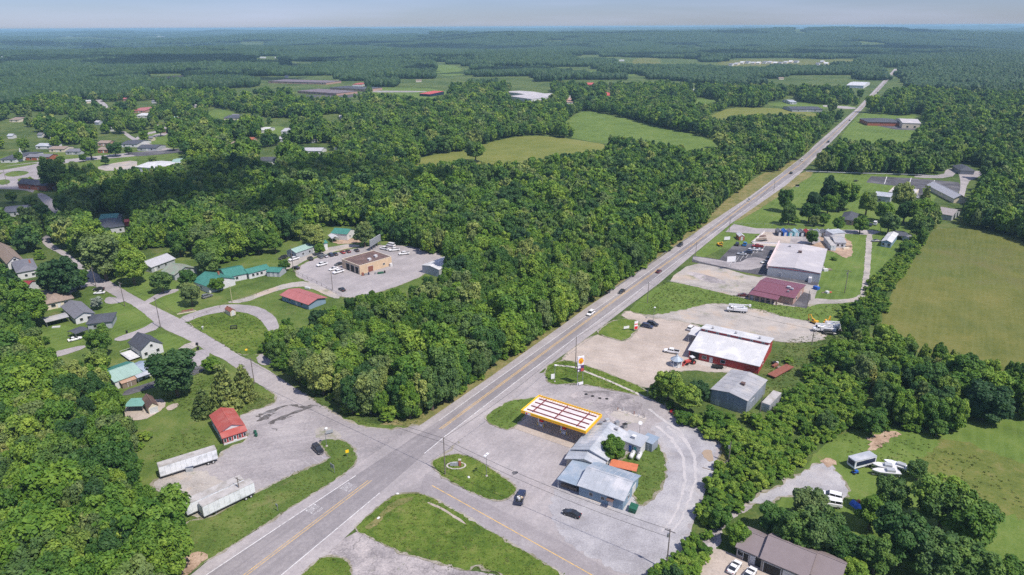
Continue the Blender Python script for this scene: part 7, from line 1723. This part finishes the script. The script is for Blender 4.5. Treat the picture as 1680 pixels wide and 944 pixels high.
def is_open(px, py):
    r = np.zeros(len(px), bool)
    for p in OPEN:
        xs = [a[0] for a in p]; ys = [a[1] for a in p]
        b = (px > min(xs)) & (px < max(xs)) & (py > min(ys)) & (py < max(ys))
        if b.any():
            i = np.where(b)[0]; r[i] |= inpoly(px[i], py[i], p)
    return r
SMALL = [[(1060,600),(1170,625),(1170,668),(1230,672),(1275,680),(1300,640),(1345,600),(1420,640),(1440,700),(1365,715),(1300,775),(1240,815),(1180,870),(1120,960),(1050,960),(1130,870),(1160,780),(1200,730),(1110,690)],
         [(1360,520),(1400,500),(1480,400),(1520,380),(1450,530),(1400,560)]]
def gen(spacing, d0, d1, R0, jit=.38, half=math.radians(50)):
    n = int(d1 / spacing) + 2; xs = np.arange(-n, n + 1) * spacing; ys = np.arange(0, n + 1) * spacing
    X, Y = np.meshgrid(xs, ys); X = X + (np.arange(len(ys)) % 2)[:, None] * spacing / 2; X = X.ravel(); Y = Y.ravel()
    X = X + RNG.uniform(-jit, jit, len(X)) * spacing; Y = Y + RNG.uniform(-jit, jit, len(Y)) * spacing
    d = np.hypot(X, Y); a = np.abs(np.arctan2(X, Y)); k = (d >= d0) & (d < d1) & (a < half); X, Y = X[k], Y[k]
    return X, Y
def forest(spacing, d0, d1, Rm):
    X, Y = gen(spacing, d0, d1, Rm); n = len(X)
    R = Rm * RNG.choice([.62, .8, 1.0, 1.2, 1.55], n, p=[.2, .25, .28, .18, .09]) * RNG.uniform(.88, 1.12, n) * (.8 + .4 * vnoise(X, Y, 60, 21)); H = R * RNG.uniform(1.35, 2.1, n) + 4.4 + 4.5 * vnoise(X, Y, 35, 22)
    Z = HT(X, Y)
    b, zc = P(np.stack([X, Y, Z], 1)); 
    sm = np.zeros(n, bool)
    for s in SMALL: sm |= inpoly(b[:, 0], b[:, 1], s)
    R = np.where(sm, R * .60, R); H = np.where(sm, H * .36, H); rb = inpoly(b[:, 0], b[:, 1], [(1400,520),(1700,560),(1760,720),(1380,720),(1300,640)]); R = np.where(rb & ~sm, R * .85, R); H = np.where(rb & ~sm, H * .72, H)
    keep = ~(sm & (vnoise(X, Y, 9, 61) < .12))
    for dz, dr in ((0, 0), (.55, 0), (.85, 0), (.5, -.8), (.5, .8), (.15, 0)):
        q, z_ = P(np.stack([X, Y, Z + H * dz], 1)); keep &= ~is_open(q[:, 0] + dr * R * F / z_, q[:, 1])
    for (ex, ey, er) in EXP: keep &= (X - ex) ** 2 + (Y - ey) ** 2 > (er * .9 + R * .25) ** 2
    # thinner woods in the far town
    dens = vnoise(X, Y, 45, 33) * .6 + vnoise(X, Y, 130, 37) * .4
    town = (b[:, 0] < 560) & (b[:, 1] < 262) & (b[:, 1] > 140); keep &= ~(town & (dens < .47))
    return X[keep], Y[keep], Z[keep], R[keep], H[keep], sm[keep], b[keep]
A1 = forest(5.3, 92, 620, 4.1); A2 = forest(7.0, 620, 1350, 4.8)
# nearest forest trees in view become objects of their own
X, Y, Z, R, H, sm, b = A1
vis = (b[:, 0] > -40) & (b[:, 0] < 1720) & (b[:, 1] < 975); size = R / np.hypot(np.hypot(X, Y), CAMH); order = np.argsort(-np.where(vis, size, 0))
NT = max(0, 296 - NEX); pick = order[:NT]
def tlabel(x, y, small):
    if small: return 'low bushy tree in the thicket between the gravel sweep and the green field', 'low trees of the thicket beside the gravel'
    if x < 420: return 'leafy tree of the dense wood beside the parked semi trailers', 'trees of the wood beside the semi trailers'
    if x < 1000: return 'leafy tree of the dense wood between the side street and the highway', 'trees of the wood between street and highway'
    return 'leafy tree of the wood beside the hay field', 'trees of the wood beside the hay field'
for i in pick:
    lab, grp = tlabel(b[i, 0], b[i, 1], sm[i]); kd = 'shrub' if sm[i] else ('bright' if random.random() < .13 else ('pine' if random.random() < .05 and b[i, 0] < 400 else 'dec'))
    tree((X[i], Y[i], Z[i]), R[i], H[i], lab, kd, grp, name='tree' if kd == 'shrub' else None, low=.03)
rest = np.ones(len(X), bool); rest[pick] = False
# low growth: thicket strip and the skirts of the woods
THK = [(1075,650),(1130,690),(1182,712),(1205,725),(1260,700),(1330,640),(1400,620),(1440,690),(1365,715),(1300,765),(1240,812),(1180,868),(1135,955),(1050,960),(1110,925),(1135,862),(1153,822),(1172,775),(1192,760),(1198,738),(1110,690)]
ux_, uy_ = gen(2.7, 100, 430, 1); up_, uz_ = P(np.stack([ux_, uy_, ux_ * 0], 1)); inT = inpoly(up_[:, 0], up_[:, 1], THK)
op0 = is_open(up_[:, 0], up_[:, 1]); nb = np.zeros(len(ux_), bool)
for ox, oy in ((6, 0), (-6, 0), (0, -7), (5, -5), (-5, -5)):
    q, _z = P(np.stack([ux_ + ox, uy_ + oy, ux_ * 0], 1)); nb |= is_open(q[:, 0], q[:, 1])
dens_ = vnoise(ux_, uy_, 12, 91); kU = (inT & (dens_ > .3)) | (~op0 & nb & (RNG.random(len(ux_)) < .55))
kU &= ~(op0 & ~inT); kU &= (up_[:, 1] < 990) & (up_[:, 0] > -50) & (up_[:, 0] < 1740)
q, _z = P(np.stack([ux_, uy_, ux_ * 0 + 2.2], 1)); kU &= ~is_open(q[:, 0], q[:, 1]) | inT
UX, UY = ux_[kU], uy_[kU]; UR = RNG.uniform(1.2, 2.5, len(UX)) * (.8 + .5 * dens_[kU]); UH = UR * RNG.uniform(1.2, 1.9, len(UX))
print('understory', len(UX))
# ---- instanced woodland (one stuff object)
INST = bpy.data.collections.new('woodland_parts')
def tmpl(name, me): o = bpy.data.objects.new(name, me); INST.objects.link(o); return o
k = 0
def shift(me):   # crown mesh + simple trunk in one mesh, unit: height 1 above ground... crown centred at .56
    return me
NEARN = []
for i, me in enumerate(CR + CRB + CRP[:1]): tmpl('a%02d_near' % i, me)
for i, me in enumerate(CRS): tmpl('b%02d_shrub' % i, me)
for i, me in enumerate(CRM): tmpl('c%02d_mid' % i, me)
nN, nS, nM = len(CR) + 2, len(CRS), len(CRM)
def patch(seed, size, cell, Rm, hz, lod=(6, 4)):
    rng = np.random.default_rng(seed); mb = MB(); n = int(size / cell)
    for i in range(n):
        for j in range(n):
            x = (i + .5 + rng.uniform(-.4, .4)) * cell - size / 2; y = (j + .5 + rng.uniform(-.4, .4)) * cell - size / 2
            r = Rm * rng.uniform(.7, 1.3); h = hz * rng.uniform(.75, 1.2); k0 = len(mb.v)
            mb.ell((x, y, h * .55), (r, r, h * .5), *lod)
            for q in range(k0, len(mb.v)):
                v = mb.v[q]; s = 1 + rng.uniform(-.16, .16); mb.v[q] = (x + (v[0] - x) * s, y + (v[1] - y) * s, v[2] * (1 + rng.uniform(-.1, .1)))
    return mb.mesh('patch', L_far)
for i in range(4): tmpl('d%02d_patch' % i, patch(500 + i, 64, 7.6, 5.2, 14, (7, 5)))
for i in range(3): tmpl('e%02d_patch' % i, patch(520 + i, 180, 13, 9.0, 17, (6, 4)))
pts = []; rot = []; scl = []; idx = []
def put(X, Y, Z, R, H, lo, ids):
    n = len(X); hz = H * (1 - lo) / 2
    pts.append(np.stack([X, Y, Z + H * lo + hz], 1)); rot.append(RNG.uniform(0, 6.28, n)); scl.append(np.stack([R, R, hz], 1)); idx.append(ids)
s_ = rest & sm; n_ = rest & ~sm; dd = np.hypot(X, Y); nr = n_ & (dd < 330); fr = n_ & (dd >= 330)
put(X[s_], Y[s_], Z[s_], R[s_], H[s_], 0, RNG.integers(nN, nN + nS, s_.sum()))
put(UX, UY, UX * 0, UR, UH, 0, RNG.integers(nN, nN + nS, len(UX)))
ids = RNG.integers(0, nN, nr.sum()); ids = np.where((ids == nN - 1) & (RNG.random(len(ids)) < .7), 0, ids)
put(X[nr], Y[nr], Z[nr], R[nr], H[nr], .03, ids)
put(X[fr], Y[fr], Z[fr], R[fr], H[fr], .03, RNG.integers(nN + nS, nN + nS + nM, fr.sum()))
X, Y, Z, R, H, sm, b = A2
put(X, Y, Z, R, H, .03, RNG.integers(nN + nS, nN + nS + nM, len(X)))
def patches(step, d0, d1, base, nv, thr, edge):
    X, Y = gen(step, d0, d1, 1, .12, math.radians(46)); Z = HT(X, Y); keep = np.ones(len(X), bool)
    for ox, oy in ((0, 0), (-.45, 0), (.45, 0), (0, .45), (0, -.45)):
        for h in (0, 11):
            q, _z = P(np.stack([X + ox * step, Y + oy * step, Z + h], 1)); keep &= ~is_open(q[:, 0], q[:, 1])
    f = vnoise(X, Y, 420, 51) * .5 + vnoise(X, Y, 150, 53) * .35 + vnoise(X, Y, 1500, 57) * .15; keep &= f > thr
    X, Y, Z = X[keep], Y[keep], Z[keep]; n = len(X)
    pts.append(np.stack([X, Y, Z], 1)); rot.append(RNG.integers(0, 4, n) * math.pi / 2); s = np.ones((n, 3)); s[:, 2] = .6 + .75 * vnoise(X, Y, 230, 71) * RNG.uniform(.8, 1.2, n); scl.append(s); idx.append(base + RNG.integers(0, nv, n))
b0 = nN + nS + nM
patches(58, 1350, 6200, b0, 4, .355, 0)
patches(165, 6200, 30000, b0 + 4, 3, .33, 0)
PT = np.concatenate(pts); RO = np.concatenate(rot); SL = np.concatenate(scl); ID = np.concatenate(idx)
print('woodland instances', len(PT), 'explicit trees', NEX)
me = bpy.data.meshes.new('woodland'); me.vertices.add(len(PT)); me.vertices.foreach_set('co', PT.astype(np.float32).ravel())
a = me.attributes.new('rz', 'FLOAT', 'POINT'); a.data.foreach_set('value', RO.astype(np.float32))
a = me.attributes.new('sc', 'FLOAT_VECTOR', 'POINT'); a.data.foreach_set('vector', SL.astype(np.float32).ravel())
a = me.attributes.new('ix', 'INT', 'POINT'); a.data.foreach_set('value', ID.astype(np.int32))
wo = bpy.data.objects.new('woodland', me); COL.objects.link(wo); wo['kind'] = 'stuff'; wo['label'] = 'continuous broadleaf woodland running to the horizon'
ng = bpy.data.node_groups.new('woodland_scatter', 'GeometryNodeTree')
ng.interface.new_socket('Geometry', in_out='INPUT', socket_type='NodeSocketGeometry'); ng.interface.new_socket('Geometry', in_out='OUTPUT', socket_type='NodeSocketGeometry')
gi = ng.nodes.new('NodeGroupInput'); go = ng.nodes.new('NodeGroupOutput'); m2p = ng.nodes.new('GeometryNodeMeshToPoints'); iop = ng.nodes.new('GeometryNodeInstanceOnPoints')
ci = ng.nodes.new('GeometryNodeCollectionInfo'); ci.inputs['Collection'].default_value = INST; ci.inputs['Separate Children'].default_value = True; ci.inputs['Reset Children'].default_value = True
def attr(n, ty): x = ng.nodes.new('GeometryNodeInputNamedAttribute'); x.data_type = ty; x.inputs['Name'].default_value = n; return x.outputs[0]
cx = ng.nodes.new('ShaderNodeCombineXYZ'); ng.links.new(attr('rz', 'FLOAT'), cx.inputs[2])
e2r = ng.nodes.new('FunctionNodeEulerToRotation'); ng.links.new(cx.outputs[0], e2r.inputs[0])
ng.links.new(gi.outputs[0], m2p.inputs[0]); ng.links.new(m2p.outputs[0], iop.inputs['Points']); ng.links.new(ci.outputs[0], iop.inputs['Instance'])
iop.inputs['Pick Instance'].default_value = True; ng.links.new(attr('ix', 'INT'), iop.inputs['Instance Index']); ng.links.new(e2r.outputs[0], iop.inputs['Rotation']); ng.links.new(attr('sc', 'FLOAT_VECTOR'), iop.inputs['Scale'])
ng.links.new(iop.outputs[0], go.inputs[0])
md = wo.modifiers.new('scatter', 'NODES'); md.node_group = ng

# ---- grass tufts on the nearer lawns and verges
TUFT = bpy.data.collections.new('grass_parts')
L_gra = leaf_mat('grass_blades', [(.05, (.09, .13, .025)), (.4, (.11, .17, .025)), (.7, (.14, .185, .035)), (1.0, (.20, .20, .07))], .4)
for q in range(3):
    rg = np.random.default_rng(900 + q); mb = MB()
    for i in range(16):
        a = rg.uniform(0, 6.28); r = abs(rg.normal(0, .28)); x, y = r * math.cos(a), r * math.sin(a); b_ = rg.uniform(0, 6.28); dx, dy = math.cos(b_) * .13, math.sin(b_) * .13; h = rg.uniform(.05, .13); lx, ly = rg.uniform(-.12, .12, 2)
        mb.quad((x - dx, y - dy, 0), (x + dx, y + dy, 0), (x + dx * .5 + lx, y + dy * .5 + ly, h), (x - dx * .5 + lx, y - dy * .5 + ly, h))
    TUFT.objects.link(bpy.data.objects.new('tuft%d' % q, mb.mesh('tuft', L_gra)))
GR = [(1, [(582,869),(638,817),(657,811),(691,810),(717,820),(796,867),(926,943),(955,965),(840,965),(775,929),(748,934),(704,918),(667,911),(638,898),(607,883)]),
 (1, [(485,955),(523,917),(544,911),(570,920),(578,935),(574,965)]), (1, [(708,762),(734,746),(757,745),(788,757),(817,777),(848,798),(846,808),(830,821),(804,821),(778,811),(732,788)]),
 (.9, [(895,607),(926,591),(961,600),(1061,639),(1043,648),(970,633),(919,632),(895,620)]), (.8, [(798,685),(836,656),(862,657),(852,690),(836,706),(821,704)]),
 (1, [(1030,742),(1070,728),(1092,749),(1094,785),(1060,829),(1045,829),(1035,800)]), (.8, [(523,726),(555,721),(586,744),(567,778),(437,860),(300,948),(250,960),(240,900),(300,858),(366,838),(482,778),(545,754)]),
 (.6, [(240,735),(330,700),(360,740),(260,765)]), (.5, [(303,531),(366,511),(425,520),(455,575),(389,582)]), (.8, [(480,636),(531,672),(600,698),(680,697),(700,680),(640,690),(540,657),(470,612)]),
 (1.0, [(1085,655),(1182,712),(1200,735),(1192,760),(1176,765),(1184,735),(1130,690)]), (.25, [(1365,715),(1480,705),(1540,735),(1640,760),(1700,860),(1500,770),(1400,760)]),
 (.6, [(1049,516),(1088,464),(1192,483),(1322,507),(1400,495),(1396,532),(1289,521),(1170,497)]), (.8, [(1255,600),(1290,560),(1385,535),(1330,600),(1280,660),(1250,640)]), (.8, [(250,640),(300,610),(330,600),(460,656),(410,677),(390,683),(330,690)])]
W0 = gen(.95, 100, 330, 1, .5, math.radians(45)); gx, gy = W0
gp, _z = P(np.stack([gx, gy, gx * 0], 1)); kk = np.zeros(len(gx), bool)
for dn, poly in GR: kk |= inpoly(gp[:, 0], gp[:, 1], poly) & (RNG.random(len(gx)) < dn)
kk &= (vnoise(gx, gy, 4, 81) * .6 + RNG.random(len(gx)) * .6) > .42
kk &= (gp[:, 0] > -10) & (gp[:, 0] < 1700) & (gp[:, 1] < 960)
gx, gy = gx[kk], gy[kk]; n = len(gx); print('tufts', n)
gme = bpy.data.meshes.new('grass'); gme.vertices.add(n); gme.vertices.foreach_set('co', np.stack([gx, gy, gx * 0 + .10], 1).astype(np.float32).ravel())
a = gme.attributes.new('rz', 'FLOAT', 'POINT'); a.data.foreach_set('value', RNG.uniform(0, 6.28, n).astype(np.float32))
sc_ = RNG.uniform(.6, 1.3, n); a = gme.attributes.new('sc', 'FLOAT_VECTOR', 'POINT'); a.data.foreach_set('vector', np.stack([sc_, sc_, sc_], 1).astype(np.float32).ravel())
a = gme.attributes.new('ix', 'INT', 'POINT'); a.data.foreach_set('value', RNG.integers(0, 3, n).astype(np.int32))
go_ = bpy.data.objects.new('grass', gme); COL.objects.link(go_); go_['kind'] = 'stuff'; go_['label'] = 'rough grass tufts on the lawns and verges'
ng2 = ng.copy(); ng2.name = 'grass_scatter'
for nd in ng2.nodes:
    if nd.bl_idname == 'GeometryNodeCollectionInfo': nd.inputs['Collection'].default_value = TUFT
md = go_.modifiers.new('scatter', 'NODES'); md.node_group = ng2
# ================================================================ AIR, SKY, SUN
SUN_EL = math.radians(57); sd = Vector((.76, -.65, 0)).normalized()
sun_dir = Vector((sd.x * math.cos(SUN_EL), sd.y * math.cos(SUN_EL), math.sin(SUN_EL)))   # towards the sun
ld = bpy.data.lights.new('sun', 'SUN'); ld.energy = 4.0; ld.angle = math.radians(.5); ld.color = (1, .93, .85)
lo_ = bpy.data.objects.new('sun', ld); COL.objects.link(lo_); lo_.location = (0, 0, 900); lo_.rotation_euler = sun_dir.to_track_quat('Z', 'Y').to_euler()
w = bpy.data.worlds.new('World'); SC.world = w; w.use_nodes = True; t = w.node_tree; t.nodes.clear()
sk = N(t, 'ShaderNodeTexSky', sky_type='NISHITA'); sk.sun_disc = False; sk.sun_elevation = SUN_EL; sk.sun_rotation = math.atan2(sun_dir.x, sun_dir.y); sk.altitude = 300; sk.air_density = 1.0; sk.dust_density = .3; sk.ozone_density = 4.0
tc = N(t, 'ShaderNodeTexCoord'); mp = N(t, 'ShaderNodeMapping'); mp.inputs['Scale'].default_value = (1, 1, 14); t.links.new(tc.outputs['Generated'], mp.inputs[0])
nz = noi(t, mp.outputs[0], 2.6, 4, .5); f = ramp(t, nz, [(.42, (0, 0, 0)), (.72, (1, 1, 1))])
sx = N(t, 'ShaderNodeSeparateXYZ'); t.links.new(tc.outputs['Generated'], sx.inputs[0]); zr = ramp(t, sx.outputs[2], [(.04, (.16, .16, .16)), (.35, (.95, .95, .95))])  # white cloud thickens overhead, out of view, added as fill light
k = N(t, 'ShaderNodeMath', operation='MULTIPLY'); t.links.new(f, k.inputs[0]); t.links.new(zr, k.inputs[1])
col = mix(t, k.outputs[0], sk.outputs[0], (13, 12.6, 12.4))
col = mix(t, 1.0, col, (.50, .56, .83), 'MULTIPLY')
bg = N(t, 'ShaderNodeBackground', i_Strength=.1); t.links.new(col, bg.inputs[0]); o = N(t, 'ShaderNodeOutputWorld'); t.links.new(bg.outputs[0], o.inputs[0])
# haze
hm = bpy.data.materials.new('haze'); t = nt(hm); pv = N(t, 'ShaderNodeVolumePrincipled'); pv.inputs['Color'].default_value = (.50, .82, 1, 1); pv.inputs['Density'].default_value = 9.5e-5; pv.inputs['Anisotropy'].default_value = 0
o = N(t, 'ShaderNodeOutputMaterial'); t.links.new(pv.outputs[0], o.inputs['Volume'])
mb = MB(); mb.box(-64000, -64000, -40, 64000, 64000, 116); h = mb.obj('haze', hm); h['kind'] = 'stuff'; h['label'] = 'thin blue summer haze over the land'
# a few fair-weather clouds, high above the camera, whose shadows lie on the land
cm = bpy.data.materials.new('cloud_white'); t = nt(cm); df = N(t, 'ShaderNodeBsdfTranslucent', i_Color=(.9, .9, .92, 1)); d2 = N(t, 'ShaderNodeBsdfDiffuse', i_Color=(.9, .9, .92, 1)); ms = N(t, 'ShaderNodeMixShader', i_Fac=.5); t.links.new(df.outputs[0], ms.inputs[1]); t.links.new(d2.outputs[0], ms.inputs[2])
tp = N(t, 'ShaderNodeBsdfTransparent'); m2 = N(t, 'ShaderNodeMixShader', i_Fac=.55); t.links.new(ms.outputs[0], m2.inputs[1]); t.links.new(tp.outputs[0], m2.inputs[2]); o = N(t, 'ShaderNodeOutputMaterial'); t.links.new(m2.outputs[0], o.inputs[0])
def cloud(px, py, rx, ry, seed, lab):
    g = G(px, py); z = 1300.0; s = z / sun_dir.z; c = Vector((g.x + sun_dir.x * s, g.y + sun_dir.y * s, z)); rng = random.Random(seed); mb = MB()
    for i in range(26):
        a = rng.uniform(0, 6.28); r = math.sqrt(rng.random()); x = r * math.cos(a) * rx; y = r * math.sin(a) * ry; q = (.5 - .3 * r) * min(rx, ry) * rng.uniform(.6, 1.1); k0 = len(mb.v); mb.ell((x, y, q * .3), (q * 1.2, q * 1.1, q * .45), 14, 8)
    o = mb.obj('cloud', cm); o.location = c; o['kind'] = 'stuff'; o['label'] = lab
    for p in o.data.polygons: p.use_smooth = True
cloud(310, 325, 190, 90, 1, 'fair-weather cloud shading the wood behind the houses')
cloud(40, 345, 120, 70, 2, 'fair-weather cloud shading the far houses at the street')
cloud(200, 104, 900, 420, 4, 'broad cloud over the distant ridge'); cloud(320, 130, 260, 120, 5, 'cloud over the wood left of the schools')
cloud(850, 78, 1600, 300, 6, 'long cloud over the distant woods'); cloud(1260, 90, 900, 240, 7, 'cloud over the wood behind the new houses')
cloud(1050, 68, 2600, 700, 12, 'wide cloud over the farthest woods'); cloud(100, 75, 1500, 500, 13, 'cloud over the farthest ridge beyond the farms'); cloud(1450, 92, 500, 200, 14, 'cloud over the wood beyond the end of the highway'); cloud(620, 100, 420, 130, 15, 'narrow cloud over the wood above the schools')
cloud(560, 75, 1500, 400, 9, 'cloud over the second distant ridge'); cloud(1600, 80, 1300, 350, 10, 'cloud over the distant woods beyond the highway'); cloud(800, 118, 250, 110, 11, 'small cloud over the pine wood')
# render settings
SC.view_settings.view_transform = 'Standard'; SC.view_settings.look = 'None'; SC.view_settings.exposure = .4; SC.view_settings.gamma = 1; SC.view_settings.use_curve_mapping = False
cy = SC.cycles; cy.max_bounces = 6; cy.diffuse_bounces = 4; cy.glossy_bounces = 2; cy.transmission_bounces = 3; cy.transparent_max_bounces = 10; cy.volume_bounces = 0
cy.use_denoising = False; cy.use_adaptive_sampling = True; cy.adaptive_threshold = .02
try: cy.denoiser = 'OPENIMAGEDENOISE'
except Exception: pass
cy.sample_clamp_indirect = 4; cy.caustics_reflective = False; cy.caustics_refractive = False
bpy.context.view_layer.update()
